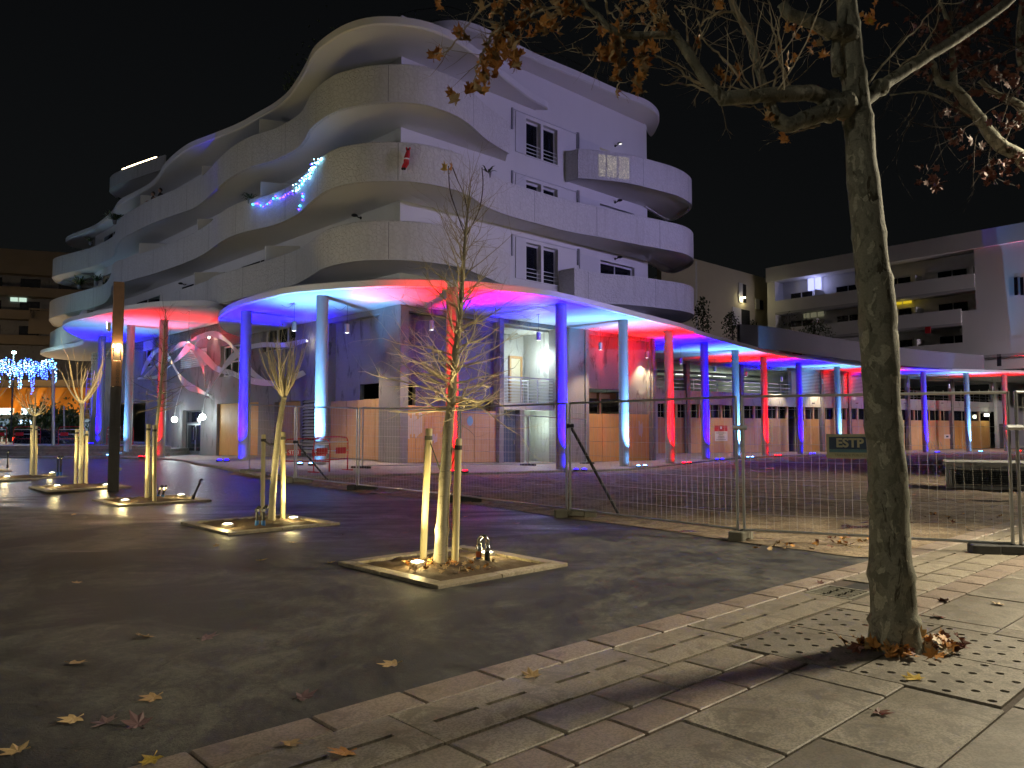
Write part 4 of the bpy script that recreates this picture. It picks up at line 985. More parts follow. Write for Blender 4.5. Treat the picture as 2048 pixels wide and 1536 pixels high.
# --- stakes with rubber ties
STK = [((858, 857), (845, 1127), (917, 877), (909, 1137), 0, 891, 955), ((527, 869), (525, 1032), (566, 864), (566, 1043), 1, 546, 885), ((297, 848), (293, 1003), (309, 850), (309, 1006), 2, 305, 880), ((154, 858), (151, 972), (173, 862), (172, 974), 3, 162, 875), ((64, 850), (62, 953), (72, 852), (71, 954), 4, 67, 862)]
for (ta, ba, tb, bb, i, tx, ty) in STK:
    tops = []
    for k, (tp, bp) in enumerate(((ta, ba), (tb, bb))):
        base = gp(*bp); top = at_y(tp[0], tp[1], base.y + (.02 if k else -.02)); r = .042
        s = thing('tree_stake', 'round wooden tree stake, %s one in the %s of the row' % (('left', 'right')[k], ROWNAMES[i]), 'stake', base, 0, 'wooden stakes beside the young trees')
        mb = MB(); mb.tube([base - Vector((0, 0, .1)), base.lerp(top, .5), top - Vector((0, 0, .012)), top], [r, r, r * .97, r * .82], 12); mk('pole', mb, M['stake'], s, smooth='auto')
        tp_ = base.lerp(top, .93); tops.append((s, tp_))
        mb = MB(); mb.tube([tp_ + Vector((0, 0, -.025)), tp_ + Vector((0, 0, .025))], r * 1.12, 12); mk('tie_collar', mb, M['strap'], s)
    tr = at_y(tx, ty, (tops[0][1].y + tops[1][1].y) / 2); 
    for s, p in tops:
        mid = tr + (p - tr).normalized() * .07 + Vector((0, -.08, -.04)); mb = MB()
        pts = catmull([p, mid, tr + Vector((0, -.10, -.02))], 5)
        for q0, q1 in zip(pts, pts[1:]): mb.add([q0 + Vector((0, 0, -.02)), q1 + Vector((0, 0, -.02)), q1 + Vector((0, 0, .02)), q0 + Vector((0, 0, .02)), q0 + Vector((0, .006, -.02)), q1 + Vector((0, .006, -.02)), q1 + Vector((0, .006, .02)), q0 + Vector((0, .006, .02))], [(0, 1, 2, 3), (7, 6, 5, 4), (0, 4, 5, 1), (3, 2, 6, 7)])
        mk('tie', mb, M['strap'], s)
# --- watering pipes
def pipes(label, px, kind, s=1.0, lean=(0, 0)):
    p = gp(*px); t = thing('watering_pipe', label, 'pipe', p, 0, 'watering pipes standing in the tree pits')
    le = Vector((lean[0], lean[1], 0))
    if kind == 'arch':
        for k, m in ((-1, 'blue_p'), (1, 'rubber')):
            x = .05 * k; mb = MB(); mb.tube([(x, 0, -.05), (x, 0, .17)], .032, 10); mk('sleeve', mb, M[m], t, local=True, smooth='auto')
            mb = MB(); mb.lathe([(.036, .17), (.036, .22), (.028, .23), (.028, .26)], (x, 0, 0), 12); mk('fitting', mb, M['chrome'], t, local=True, smooth='auto')
        mb = MB(); mb.tube(catmull([(-.05, 0, .24), (-.05, 0, .30), (0, 0, .345), (.05, 0, .30), (.05, 0, .24)], 5), .022, 8); mk('hose', mb, M['chrome'], t, local=True, smooth=True)
        mb = MB(); mb.tube([(-.05, 0, .10), (-.05, 0, .168)], .034, 10); mk('orange_band', mb, plain('orange_plastic', (.5, .13, .05), .5), t, local=True)
    else:
        for k in ((-1, 1) if kind == 'pair' else (0,)):
            x = .05 * k; h = .26 * s; tip = Vector((x, 0, h)) + le * h
            mb = MB(); mb.tube([(x, 0, -.05), Vector((x, 0, .12)) + le * .12], .036, 10); mk('sleeve', mb, M['blue_p' if kind == 'pair' else 'rubber'], t, local=True, smooth='auto')
            mb = MB(); mb.tube([Vector((x, 0, .1)) + le * .1, tip], .024, 8); mk('pipe', mb, M['rubber'], t, local=True)
            mb = MB(); mb.tube([tip, tip + (Vector((0, 0, .05)) + le * .05)], .04, 10); mk('cap', mb, M['chrome'], t, local=True)
            mb = MB(); mb.tube([tip + Vector((0, 0, .05)), tip + Vector((.03, 0, .085)), tip + Vector((.07, 0, .07))], .02, 8); mk('elbow', mb, M['rubber'], t, local=True)
pipes('arched metal watering hose with blue and orange sleeves in the nearest pit', (966, 1131), 'arch')
pipes('pair of black watering pipes in blue sleeves in the second pit', (520, 1056), 'pair')
pipes('slanting black watering pipe with a metal head in the third pit', (383, 1001), 'single', 1.5, (.45, 0))
pipes('pair of upright watering pipes with shiny caps in the fourth pit', (118, 952), 'pair', 2.0)
pipes('upright watering pipe with a shiny cap in the fifth pit', (15, 936), 'single', 2.2)
pipes('short blue watering pipe leaning behind the third pit tree', (318, 1000), 'pair', .9, (.3, 0))

# ================================================================== leaves
def leaf_mesh(name, seed, curl, mat):
    r = random.Random(seed)
    ang = [-90, -60, -35, -12, 8, 30, 48, 68, 90, 112, 132, 150, 172, 192, 215, 240]
    rad = [.30, .42, .55, .78, .50, .62, .98, .60, 1.1, .60, .98, .62, .50, .78, .55, .42]
    vs = [Vector((0, 0, 0))]; ph = r.random() * 6
    for a, q in zip(ang, rad):
        q *= r.uniform(.85, 1.12); x, y = q * math.cos(R(a)), q * math.sin(R(a))
        vs.append(Vector((x, y, curl * (.55 * q * q * (1 if r.random() > .15 else -.2) + .12 * math.sin(a * .12 + ph)))))
    fs = [(0, 1 + k, 1 + (k + 1) % 16) for k in range(16)]
    vs += [Vector((-.02, -.25, .02)), Vector((.02, -.25, .02)), Vector((.05, -.75, .06 + .1 * r.random())), Vector((.02, -.75, .06))]
    fs.append((17, 18, 19, 20))
    me = bpy.data.meshes.new(name); me.from_pydata([tuple(v) for v in vs], [], fs); me.materials.append(M[mat]); return me
LEAF = {m: [leaf_mesh('leaf', s * 3 + hash(m) % 1 + s, c, m) for s, c in enumerate((.25, .45, .7, .9))] for m in ('rust', 'tan', 'yellow', 'wine', 'plum')}
FALL = [(290, 1275, 'tan', 'tan fallen leaf in the middle of the asphalt, left of its twin'), (412, 1278, 'plum', 'purplish fallen leaf in the middle of the asphalt, right of its twin'), (148, 1328, 'tan', 'curled tan fallen leaf on the asphalt at far left above the row of three'),
        (307, 1397, 'tan', 'large tan fallen leaf alone above the row of three on the asphalt'), (147, 1441, 'tan', 'left leaf of the row of three on the asphalt'), (210, 1448, 'plum', 'middle leaf of the row of three on the asphalt'), (276, 1451, 'plum', 'right leaf of the row of three on the asphalt'),
        (605, 1398, 'plum', 'purplish curled leaf on the asphalt close to the paving edge'), (785, 1330, 'tan', 'tan leaf on the asphalt near the paving, below the nearest pit'), (35, 1505, 'tan', 'large tan leaf in the bottom left corner of the asphalt'),
        (433, 1093, 'tan', 'small tan leaf on the asphalt below the second pit'), (522, 1122, 'yellow', 'small yellowish leaf on the asphalt between first and second pit'), (582, 1086, 'tan', 'curled pale leaf on the asphalt right below the second pit'), (662, 1127, 'yellow', 'yellowish leaf at the left tip of the nearest pit'),
        (148, 1030, 'tan', 'small tan leaf on the asphalt below the fourth pit'), (152, 1167, 'tan', 'small tan leaf on the left of the open asphalt'), (1065, 1361, 'tan', 'pale leaf on the slotted paving at the end of a slot'), (580, 1498, 'tan', 'pale leaf on the paving at the lower edge of the picture'),
        (690, 1517, 'rust', 'large brown leaf on the slotted paving at the lower edge'), (303, 1531, 'yellow', 'yellow leaf on the paving corner at the bottom left'), (1757, 1436, 'wine', 'dark curled leaf on the big slabs below the plane tree'), (1830, 1367, 'yellow', 'bright yellow leaf on the perforated slabs below the trunk'),
        (1995, 1215, 'tan', 'tan leaf on the bright wet slabs right of the trunk'), (1890, 1208, 'wine', 'small dark leaf on the slabs right of the trunk'), (1156, 1053, 'rust', 'rust coloured leaf on the asphalt beside the fence foot'), (1035, 1048, 'plum', 'pale leaf on the asphalt right of the nearest tree'),
        (812, 1067, 'plum', 'flat leaf on the asphalt left of the nearest tree trunk'), (686, 1071, 'plum', 'flat leaf on the asphalt between the first two pits'), (932, 1034, 'rust', 'small brown leaf on the asphalt behind the nearest pit'), (1626, 1099, 'tan', 'pale scrap of leaf at the edge of the earth left of the trunk'), (1715, 1097, 'yellow', 'yellow leaf against the left side of the plane tree trunk'), (1640, 1172, 'wine', 'small dark leaf on the pinkish paving row'), (1873, 1240, 'wine', 'small dark leaf just above the perforated slabs')]
for x, y, m, lab in FALL:
    p = gp(x, y); pv = (p - E0).dot(VA) > 0
    o = bpy.data.objects.new('fallen_leaf', LEAF[m][rnd.randint(0, 1)]); COL.objects.link(o); s = rnd.uniform(.07, .095) * (.8 if p.y > 8 else 1)
    o.location = (p.x, p.y, p.z + (.03 if pv else .008)); o.scale = (s, s, s); o.rotation_euler = (rnd.uniform(-.25, .25), rnd.uniform(-.25, .25), rnd.uniform(0, 6.3))
    tag(o, lab, 'leaf', 'leaves scattered on the ground')
def litter(name, label, spots, mats, n, size, seed, lift):
    r = random.Random(seed); groups = {}
    for k in range(n):
        c, rad = spots[r.randrange(len(spots))]; a = r.random() * 6.28; d = rad * r.random() ** .6
        m = r.choice(mats); me = r.choice(LEAF[m]); s = size * r.uniform(.7, 1.15)
        Mx = Matrix.Translation((c.x + d * math.cos(a), c.y + d * math.sin(a), c.z + lift + r.random() * .05)) @ Euler((r.gauss(0, .55), r.gauss(0, .55), r.random() * 6.3)).to_matrix().to_4x4() @ Matrix.Scale(s, 4)
        mb = groups.setdefault(m, MB()); mb.add([Mx @ v.co for v in me.vertices], [tuple(p.vertices) for p in me.polygons])
    root = thing(name, label, 'leaves', spots[0][0])
    root['kind'] = 'stuff'
    for m, mb in groups.items(): mk('dead_leaves', mb, M[m], root)
rb = TREE
litter('leaf_litter', 'heap of brown leaves banked round the plane tree foot', [(rb + Vector((.24, -.05, .02)), .16), (rb + Vector((.33, .02, .02)), .18), (rb + Vector((-.27, -.05, .02)), .13), (rb + Vector((.1, -.2, .02)), .16), (rb + Vector((-.08, -.2, .02)), .1)], ['rust', 'tan', 'rust', 'wine'], 62, .075, 5, .02)
litter('leaf_litter', 'dead leaves strewn over the soil of the nearest pit', [(pit_c[0] + Vector((0, -.45, .03)), .42), (pit_c[0] + Vector((-.35, -.25, .03)), .3), (pit_c[0] + Vector((.3, -.3, .03)), .35)], ['tan', 'rust', 'tan'], 64, .05, 6, .02)
litter('leaf_litter', 'wet leaves along the earth edge left of the plane tree', [(gp(1560, 1098), .35), (gp(1660, 1092), .45), (gp(1700, 1083), .35), (gp(1850, 1050), .8), (gp(1920, 1035), .8)], ['tan', 'rust', 'wine'], 70, .05, 7, .015)

# ================================================================== the big plane tree
pt = thing('plane_tree', 'mature plane tree with flaking bark and a few brown leaves at the right', 'tree', TREE)
DT = TREE.y
tpx = [(1791, 1330, 0), (1790, 1300, 0), (1788, 1240, 0), (1783, 1150, 0), (1777, 1000, 0), (1768, 850, 0), (1761, 740, 0), (1757, 660, 0), (1748, 560, 0), (1738, 470, 0), (1727, 360, .0), (1716, 240, .02), (1707, 150, .03), (1697, 50, .05), (1688, -60, .06), (1675, -220, .1)]
tpts = [at_y(x, y, DT + o) for x, y, o in tpx]
px2m = DT / F
trad = [60, 51, 44, 40, 36, 34.5, 34, 36, 33, 31, 30, 27.5, 24.5, 21.5, 19, 15]
mb, tc_, tr_ = trunk_mesh(tpts, [r * px2m for r in trad], 28, 4, .10)
mk('trunk', mb, M['bark'], pt, smooth=True)
limbs = [([(1690, 215, .0), (1662, 203, -.08), (1625, 186, -.2), (1580, 188, -.3), (1505, 192, -.42), (1442, 198, -.5)], [26, 17, 15, 15, 13.5, 14]),
         ([(1446, 197, -.5), (1428, 180, -.52), (1411, 160, -.55), (1378, 109, -.6), (1347, 66, -.62)], [12, 10.5, 9.5, 8.5, 7.5]),
         ([(1349, 70, -.62), (1314, 70, -.66), (1262, 70, -.7), (1222, 58, -.75), (1195, 30, -.78), (1172, 10, -.8), (1150, -30, -.85)], [7.5, 6.8, 6.5, 6, 5, 3.6, 3]),
         ([(1695, 205, -.05), (1655, 222, -.14), (1606, 240, -.25), (1576, 250, -.32), (1552, 238, -.34)], [24, 17, 15, 15, 14]),
         ([(1553, 240, -.34), (1540, 205, -.32), (1517, 137, -.3), (1500, 69, -.28), (1469, 18, -.26), (1455, -40, -.25)], [13, 9, 8, 7, 6, 5]),
         ([(1722, 205, .05), (1760, 175, .12), (1830, 128, .25), (1920, 72, .4), (2010, 8, .55), (2060, -40, .6)], [19, 13, 12, 11, 10, 9]),
         ([(1704, 70, 0), (1660, 62, -.08), (1618, 42, -.15), (1575, 26, -.2), (1566, 8, -.2)], [20, 14, 12, 12, 9]),
         ([(1688, 20, 0), (1672, 90, -.03), (1676, 150, -.04)], [8, 10, 12])]
for px, rad in limbs:
    mb, c_, r_ = trunk_mesh([at_y(x, y, DT + o) for x, y, o in px], [r * px2m for r in rad], 14, px[0][0], .16); mk('limb', mb, M['bark'], pt, smooth=True)
# twigs
tw = MB(); rg = random.Random(21)
TW = [[(1172, 12, -.8), (1141, 18, -.85), (1067, 15, -.9), (1040, 28, -.95), (1010, 52, -1)], [(1100, 16, -.9), (1062, 30, -.95), (1030, 45, -1), (1008, 52, -1.02)], [(1200, 35, -.78), (1172, 35, -.8), (1150, 34, -.8)], [(1190, 0, -.8), (1090, -10, -.9), (1010, 0, -1), (975, 12, -1), (940, 45, -1.02), (925, 70, -1.05), (900, 95, -1.05), (890, 105, -1.05), (868, 108, -1.05)],
      [(1010, 0, -1), (1004, 20, -1), (1002, 55, -1), (985, 75, -1.02), (975, 95, -1.02), (960, 120, -1.05)], [(1010, 52, -1), (990, 68, -1.02), (975, 85, -1.03), (962, 110, -1.04), (952, 140, -1.05), (948, 175, -1.05)], [(1420, 175, -.5), (1370, 150, -.5), (1330, 120, -.5), (1290, 95, -.55), (1270, 70, -.55)], [(1425, 185, -.5), (1370, 168, -.4), (1320, 168, -.35)],
      [(1500, 182, -.45), (1440, 110, -.4), (1410, 80, -.4), (1395, 40, -.38)], [(1570, 172, -.3), (1556, 100, -.3), (1560, 40, -.3), (1570, 0, -.3)], [(1545, 180, -.32), (1555, 120, -.3), (1548, 60, -.32), (1535, 0, -.32)], [(1580, 172, -.3), (1555, 100, -.4)], [(1335, 70, -.62), (1320, 40, -.6), (1310, 0, -.6)], [(1390, 120, -.58), (1375, 70, -.5), (1368, 20, -.5)],
      [(1470, 20, -.26), (1430, 25, -.3), (1390, 15, -.35), (1362, 14, -.35)], [(1450, 22, -.3), (1410, 40, -.3), (1398, 60, -.3)], [(1370, 30, -.5), (1350, 10, -.5)], [(1255, 75, -.7), (1235, 82, -.72), (1215, 92, -.74), (1200, 100, -.75), (1180, 108, -.75), (1160, 104, -.75), (1145, 88, -.76)], [(1240, 84, -.72), (1240, 120, -.72), (1236, 160, -.72), (1234, 185, -.72)], [(1285, 80, -.66), (1285, 110, -.66), (1282, 150, -.66), (1280, 185, -.66)],
      [(1480, 192, -.45), (1440, 205, -.4), (1500, 212, -.35), (1530, 222, -.33)], [(1730, 180, .1), (1790, 100, .2), (1850, 40, .25), (1880, 0, .3)], [(1760, 170, .12), (1800, 135, .2), (1840, 100, .2), (1880, 30, .22)], [(1640, 250, -.2), (1600, 262, -.2), (1570, 262, -.25)], [(1010, 55, -1), (1030, 95, -1), (1033, 125, -1)], [(1230, 10, -.7), (1250, 40, -.7), (1240, 62, -.7)], [(1210, 0, -.75), (1225, 30, -.72), (1240, 45, -.7)], [(1290, 0, -.6), (1312, 30, -.6), (1330, 62, -.62)]]
for px in TW:
    pts = catmull([at_y(x, y, DT + o) for x, y, o in px], 5); n = len(pts)
    for k in range(1, n - 1): pts[k] += Vector((rg.gauss(0, .006), rg.gauss(0, .01), rg.gauss(0, .006)))
    tw.tube(pts, [lerp(.0095, .0035, k / (n - 1)) for k in range(n)], 5)
    for k in range(2, n, 3):
        branch(tw, pts[k], Vector((rg.gauss(0, 1), rg.gauss(0, .7), rg.gauss(.2, 1))), rg.uniform(.08, .32), .0035, rg, 1, .1, 3, 2, .2, .4, 3)
for k in range(26):
    c = [(1446, 197), (1500, 185), (1560, 180), (1517, 137), (1500, 69), (1378, 109), (1347, 66), (1300, 69)][k % 8]
    branch(tw, at_y(c[0] + rg.uniform(-14, 14), c[1], DT - .45), Vector((rg.gauss(-.2, .6), rg.gauss(0, .5), rg.uniform(.2, 1.3))), rg.uniform(.3, .75), .006, rg, 1, .15, 4, 3, .16, .35, 4)
mk('twigs', tw, M['twig'], pt, kind='stuff')
# hanging leaf clusters, each leaf its own piece
CL = [(1000, 95, 28, 14, -1.03), (985, 125, 22, 12, -1.04), (965, 150, 16, 10, -1.05), (948, 172, 14, 9, -1.05), (1020, 75, 26, 12, -1), (1060, 50, 24, 9, -.95), (1090, 60, 22, 8, -.92), (1105, 55, 12, 4, -.9), (1062, 15, 16, 6, -.92), (1130, 12, 20, 10, -.85), (1115, 35, 12, 4, -.88), (995, 15, 20, 8, -1), (925, 72, 10, 4, -1.05), (912, 65, 10, 3, -1.05), (880, 5, 12, 4, -1), (960, 8, 10, 3, -1.02), (1032, 110, 6, 3, -1), (1030, 128, 6, 3, -1), (875, 108, 9, 5, -1.05), (905, 192, 10, 6, -1.05),
      (1235, 90, 24, 14, -.72), (1210, 105, 14, 8, -.74), (1225, 120, 18, 8, -.72), (1237, 132, 12, 5, -.72), (1280, 100, 14, 8, -.66), (1285, 130, 12, 8, -.66), (1278, 160, 14, 9, -.66), (1280, 185, 9, 5, -.66), (1306, 92, 8, 3, -.66), (1236, 160, 9, 3, -.72), (1234, 188, 6, 2, -.72), (1322, 55, 18, 10, -.62), (1260, 20, 30, 8, -.66), (1300, 15, 26, 8, -.62), (1205, 68, 8, 2, -.75), (1402, 85, 9, 3, -.4), (1440, 150, 10, 4, -.4), (1465, 146, 12, 4, -.4), (1435, 8, 16, 5, -.3), (1535, 232, 9, 3, -.34), (1563, 273, 11, 3, -.3), (1590, 60, 26, 12, .3), (1630, 85, 18, 8, .3), (1575, 115, 20, 6, .2),
      (1745, 40, 30, 20, .5), (1780, 20, 34, 20, .5), (1740, 90, 24, 16, .5), (1800, 70, 26, 14, .5), (1765, 115, 24, 12, .5), (1820, 15, 24, 10, .5), (1730, 120, 16, 8, .5), (1690, 300, 12, 2, .3), (1770, 285, 10, 3, .6), (1785, 240, 8, 2, .6)]
rl_ = random.Random(31); nl = 0
for cx, cy_, rad, n, o in CL:
    right = cx > 1700
    for k in range(n):
        if nl >= 296: break
        p = at_y(cx + rl_.gauss(0, rad * .5), cy_ + rl_.gauss(0, rad * .6), DT + o + rl_.gauss(0, .05))
        m = rl_.choice(['rust', 'rust', 'rust', 'tan'] if not right else ['rust', 'rust', 'yellow', 'rust']);
        if (cx, cy_) in ((965, 150), (1234, 188)) and k == 0: m = 'yellow'
        ob = bpy.data.objects.new('leaf', rl_.choice(LEAF[m][1:])); COL.objects.link(ob); ob.parent = pt
        s = rl_.uniform(.034, .062); ob.scale = (s, s, s); ob.location = p - TREE
        ob.rotation_euler = (R(180) + rl_.gauss(0, .5) - 1.4, rl_.gauss(0, .5), rl_.uniform(0, 6.3)); nl += 1
# leaves at the top of the young tree
for dx, m in ((890, 'yellow'), (903, 'rust')):
    ob = bpy.data.objects.new('leaf', LEAF[m][1]); COL.objects.link(ob); ob.parent = t1; ob.location = at_y(dx, 337, 8.8) - t1.location; ob.scale = (.085,) * 3; ob.rotation_euler = (R(75), .2, dx)
# --- a second plane tree outside the frame at the right, its boughs reaching in
p2b = Vector((9.2, 12.5, 0)); D2 = 9.6
pt2 = thing('plane_tree', 'darker plane tree at the right edge whose boughs reach into the picture', 'tree', p2b)
mb, c_, r_ = trunk_mesh([p2b, p2b + Vector((.05, 0, 1.5)), p2b + Vector((-.05, -.1, 3.2)), p2b + Vector((-.2, -.2, 4.6)), p2b + Vector((-.1, -.2, 6.5)), p2b + Vector((0, 0, 9))], [.30, .22, .2, .18, .13, .06], 18, 2, .1); mk('trunk', mb, M['bark'], pt2, smooth=True)
J = p2b + Vector((-.2, -.2, 4.3))
L2 = [([J] + [at_y(x, y, D2) for x, y in ((2048, 318), (2000, 290), (1960, 240), (1930, 200), (1908, 175), (1880, 165), (1866, 130), (1850, 100))], [.11, .085, .08, .07, .062, .055, .045, .035, .02]),
      ([at_y(x, y, D2) for x, y in ((1908, 175), (1905, 120), (1900, 60), (1880, 0))], [.045, .035, .03, .02]),
      ([J] + [at_y(x, y, D2 + .3) for x, y in ((2048, 222), (2020, 200), (1985, 185), (1960, 160))], [.09, .06, .05, .04, .025]),
      ([J + Vector((0, 0, .5))] + [at_y(x, y, D2 + .5) for x, y in ((2080, 160), (2045, 130), (2040, 60), (2048, -20))], [.09, .06, .05, .045, .03]),
      ([at_y(x, y, D2) for x, y in ((1960, 240), (1910, 210), (1850, 185), (1780, 190))], [.03, .02, .014, .006])]
for pts, rad in L2:
    mb, c_, r_ = trunk_mesh(pts, rad, 10, 5, .14); mk('limb', mb, M['bark'], pt2, smooth=True)
tw = MB(); rg = random.Random(41)
for k in range(60):
    c = rg.choice([(1960, 240), (1908, 175), (2000, 290), (1866, 130), (1985, 185), (2040, 90), (2020, 200), (1900, 60), (1850, 185)])
    branch(tw, at_y(c[0] + rg.uniform(-20, 20), c[1] + rg.uniform(-10, 10), D2), Vector((rg.gauss(-.4, .8), rg.gauss(0, .6), rg.gauss(.1, .7))), rg.uniform(.4, 1.3), .008, rg, 1, -.05, 5, 3, .2, .3, 4)
mk('twigs', tw, M['twig_d'], pt2, kind='stuff')
grp = MB()
for cx, cy_, rad, n in ((1880, 60, 60, 40), (1960, 60, 70, 45), (1940, 120, 50, 30), (2010, 160, 50, 40), (2020, 250, 40, 30), (1880, 350, 22, 9), (1920, 275, 25, 12), (1985, 340, 40, 20), (2030, 330, 30, 20), (1900, 230, 20, 10), (1870, 370, 12, 8), (1850, 330, 8, 3), (1905, 100, 40, 20), (1995, 20, 50, 40), (1850, 145, 20, 8)):
    for k in range(n):
        p = at_y(cx + rg.gauss(0, rad * .6), cy_ + rg.gauss(0, rad * .5), D2 + rg.gauss(0, .4)); me = rg.choice(LEAF['wine']); s = rg.uniform(.05, .085)
        Mx = Matrix.Translation(p) @ Euler((rg.uniform(0, 6), rg.uniform(0, 6), rg.uniform(0, 6))).to_matrix().to_4x4() @ Matrix.Scale(s, 4); grp.add([Mx @ v.co for v in me.vertices], [tuple(q.vertices) for q in me.polygons])
mk('foliage', grp, M['wine'], pt2, kind='stuff')
# ================================================================== lit lamp column among the pits
lp = gp(226, 983); HP = at_y(234, 565, lp.y).z - lp.z
post = thing('light_column', 'tall square dark steel light column with a pierced glowing panel', 'street lamp', lp, R(26))
b_ = MB(); b_.bbox((0, 0, HP * .25), (.25, .25, HP * .5), 0, .012); mk('shaft', b_, M['post'], post, local=True)
zA, zB = at_y(232, 722, lp.y).z - lp.z, at_y(232, 688, lp.y).z - lp.z
b_ = MB(); b_.bbox((0, 0, (HP * .5 + zA) / 2), (.235, .235, zA - HP * .5), 0, .008); mk('pierced_panel', b_, M['corten'], post, local=True)
b_ = MB(); b_.bbox((0, 0, (zB + HP) / 2), (.25, .25, HP - zB), 0, .012); mk('head', b_, M['corten'], post, local=True)
b_ = MB(); b_.bbox((0, .02, (zA + zB) / 2), (.14, .14, zB - zA + .01), 0, .01); mk('core', b_, M['post'], post, local=True)
for sx, sy in ((-1, -1), (1, -1), (1, 1), (-1, 1)):
    b_ = MB(); b_.box((sx * .11, sy * .11, (zA + zB) / 2), (.03, .03, zB - zA - .004)); mk('corner_bar', b_, M['corten'], post, local=True)
for k, (x, y) in enumerate(((.02, -.085), (-.085, 0), (.085, .0))):
    b_ = MB(); b_.bbox((x, y, zB - .05), (.09, .05, .07), 0, .008) if k == 0 else b_.bbox((x, y, zB - .05), (.05, .09, .07), 0, .008); mk('lamp', b_, emit('amber_lamp', (1, .72, .35), 26), post, local=True)
Mp = Matrix.Translation(lp) @ Matrix.Rotation(R(26), 4, 'Z')
for x, y in ((.03, -.20), (-.2, 0), (.2, .02)): light('column_lamp', 'POINT', Mp @ Vector((x, y, zB - .14)), 50, (1, .62, .24), .03)
n = 17
for k in range(n):
    z = zA - .06 - k * .095; 
    for face in (0, 1):
        mb = MB(); r0, r1 = .036, .022
        for j in range(10):
            a0, a1 = j * math.pi / 5, (j + 1) * math.pi / 5
            q = [(r0 * math.cos(a0), r0 * math.sin(a0)), (r0 * math.cos(a1), r0 * math.sin(a1)), (r1 * math.cos(a1), r1 * math.sin(a1)), (r1 * math.cos(a0), r1 * math.sin(a0))]
            if face == 0: mb.add([(.03 + u, -.121 - .004, z + v) for u, v in q], [(0, 1, 2, 3)])
            else: mb.add([(-.121 - .004, u, z + v) for u, v in q], [(3, 2, 1, 0)])
        mk('perforation', mb, M['post'], post, local=True)
b_ = MB(); b_.bbox((-.20, -.03, at_y(226, 655, lp.y).z - lp.z), (.08, .10, .22), 0, .01); sd = mk('side_lamp', b_, M['galv'], post, local=True)
b_ = MB(); b_.box((-.246, -.03, at_y(226, 652, lp.y).z - lp.z), (.006, .08, .16)); mk('side_lamp_lens', b_, emit('side_lamp_glow', (.9, 1, 1), 10), sd, local=True)
for zz in (1.05, .55):
    b_ = MB(); b_.box((.15, .02, zz), (.06, .05, .07)); mk('socket_box', b_, M['galv'], post, local=True)

# ================================================================== site fence
def panel(P, Q, label, h=2.0, wires=True, top_over=0, z_off=.13):
    d = Q - P; L = d.length; rz = math.atan2(d.y, d.x); base = (P + Q) / 2
    t = thing('site_fence', label, 'fence panel', P, 0, 'wire fence panels round the building site')
    up = Vector((0, 0, 1)); e = d.normalized()
    P0, Q0 = P + up * z_off + e * .05, Q + up * z_off - e * .05
    for b in (P0, Q0):
        mb = MB(); mb.tube([b - up * .10, b + up * (h - .05)], .021, 8); mk('post', mb, M['galv'], t, smooth='auto')
    for z in (.02, h - .06):
        mb = MB(); mb.tube([P0 + up * z, Q0 + up * z], .019, 8); mk('rail', mb, M['galv'], t, smooth='auto')
    mb = MB(); nv = int(L / .105)
    for k in range(1, nv):
        b = P0.lerp(Q0, k / nv); mb.tube([b + up * .02, b + up * (h - .02)], .0016, 3, cap=False)
    for k in range(1, 8):
        z = h * k / 8; mb.tube([P0 + up * z, Q0 + up * z], .002, 3, cap=False)
    mk('wire_mesh', mb, M['wire'], t)
    return t
FP = [gp(497, 947), gp(590, 963), gp(715, 981), gp(918, 1004), gp(1137, 1034), gp(1482, 1080), gp(2036, 1112), gp(2500, 1098)]
FLB = ['fence panel at the far left end of the site fence', 'fence panel in front of the red barrier', 'fence panel in front of the corner pillar hoarding', 'fence panel right of the nearest tree', 'long fence panel in front of the stairwell and red column', 'fence panel carrying the company banner behind the plane tree', 'fence panel leaving the picture on the right']
for i, (a, b) in enumerate(zip(FP, FP[1:])): panel(a, b, FLB[i])
BP = [gp(722, 941), gp(895, 938), gp(1056, 935), gp(1174, 931)]
for i, (a, b) in enumerate(zip(BP, BP[1:])): panel(a, b, ['inner fence panel along the hoarding left of the red column', 'inner fence panel between the red column and the stairwell', 'inner fence panel behind the blue column'][i], 1.95)
def foot(p, rz, label, mat='foot', L=.72):
    t = thing('fence_block', label, 'fence block', p, rz, 'blocks holding the fence posts')
    for sx in (-1, 1):
        mb = MB(); mb.bbox((sx * (L / 2 - L * .15), 0, .07), (L * .30, .22, .14), 0, .015); mk('end_block', mb, M[mat], t, local=True)
    mb = MB(); mb.bbox((0, 0, .085), (L * .4 - .004, .20, .10), 0, .01); mk('bridge', mb, M[mat], t, local=True)
    for x in (-.05, .05):
        mb = MB(); mb.tube([(x, 0, .13), (x, 0, .15)], .03, 8); mk('socket', mb, M['dark_steel'], t, local=True)
FTL = ['pale fence foot at the far left end of the fence', 'stone coloured fence foot below the red barrier', 'dark fence foot in front of the corner pillar', 'dark fence foot right behind the nearest tree', 'fence foot under the slanting brace by the blue column', 'pale hollow fence foot left of the plane tree', 'long dark fence foot at the right edge']
for i, p in enumerate(FP[:7]):
    d = (FP[i + 1] - p) if i < 7 else p
    foot(p + (Vector((.12, 0, 0)) if i < 5 else Vector((0, 0, 0))), (R(-8), R(-4), R(-3), R(0), R(4), R(52), R(-12))[i], FTL[i], ('foot', 'foot', 'foot_d', 'foot_d', 'foot', 'foot', 'foot_d')[i], (.7, .7, .75, .75, .75, .42, 1.1)[i])
for i, p in enumerate(BP): foot(p, R(5), ['small fence foot under the inner fence at the pillar', 'red lit fence foot beside the red column', 'brown fence foot left of the stairwell doorway', 'dark fence foot right of the blue column'][i], 'foot_d', .62)
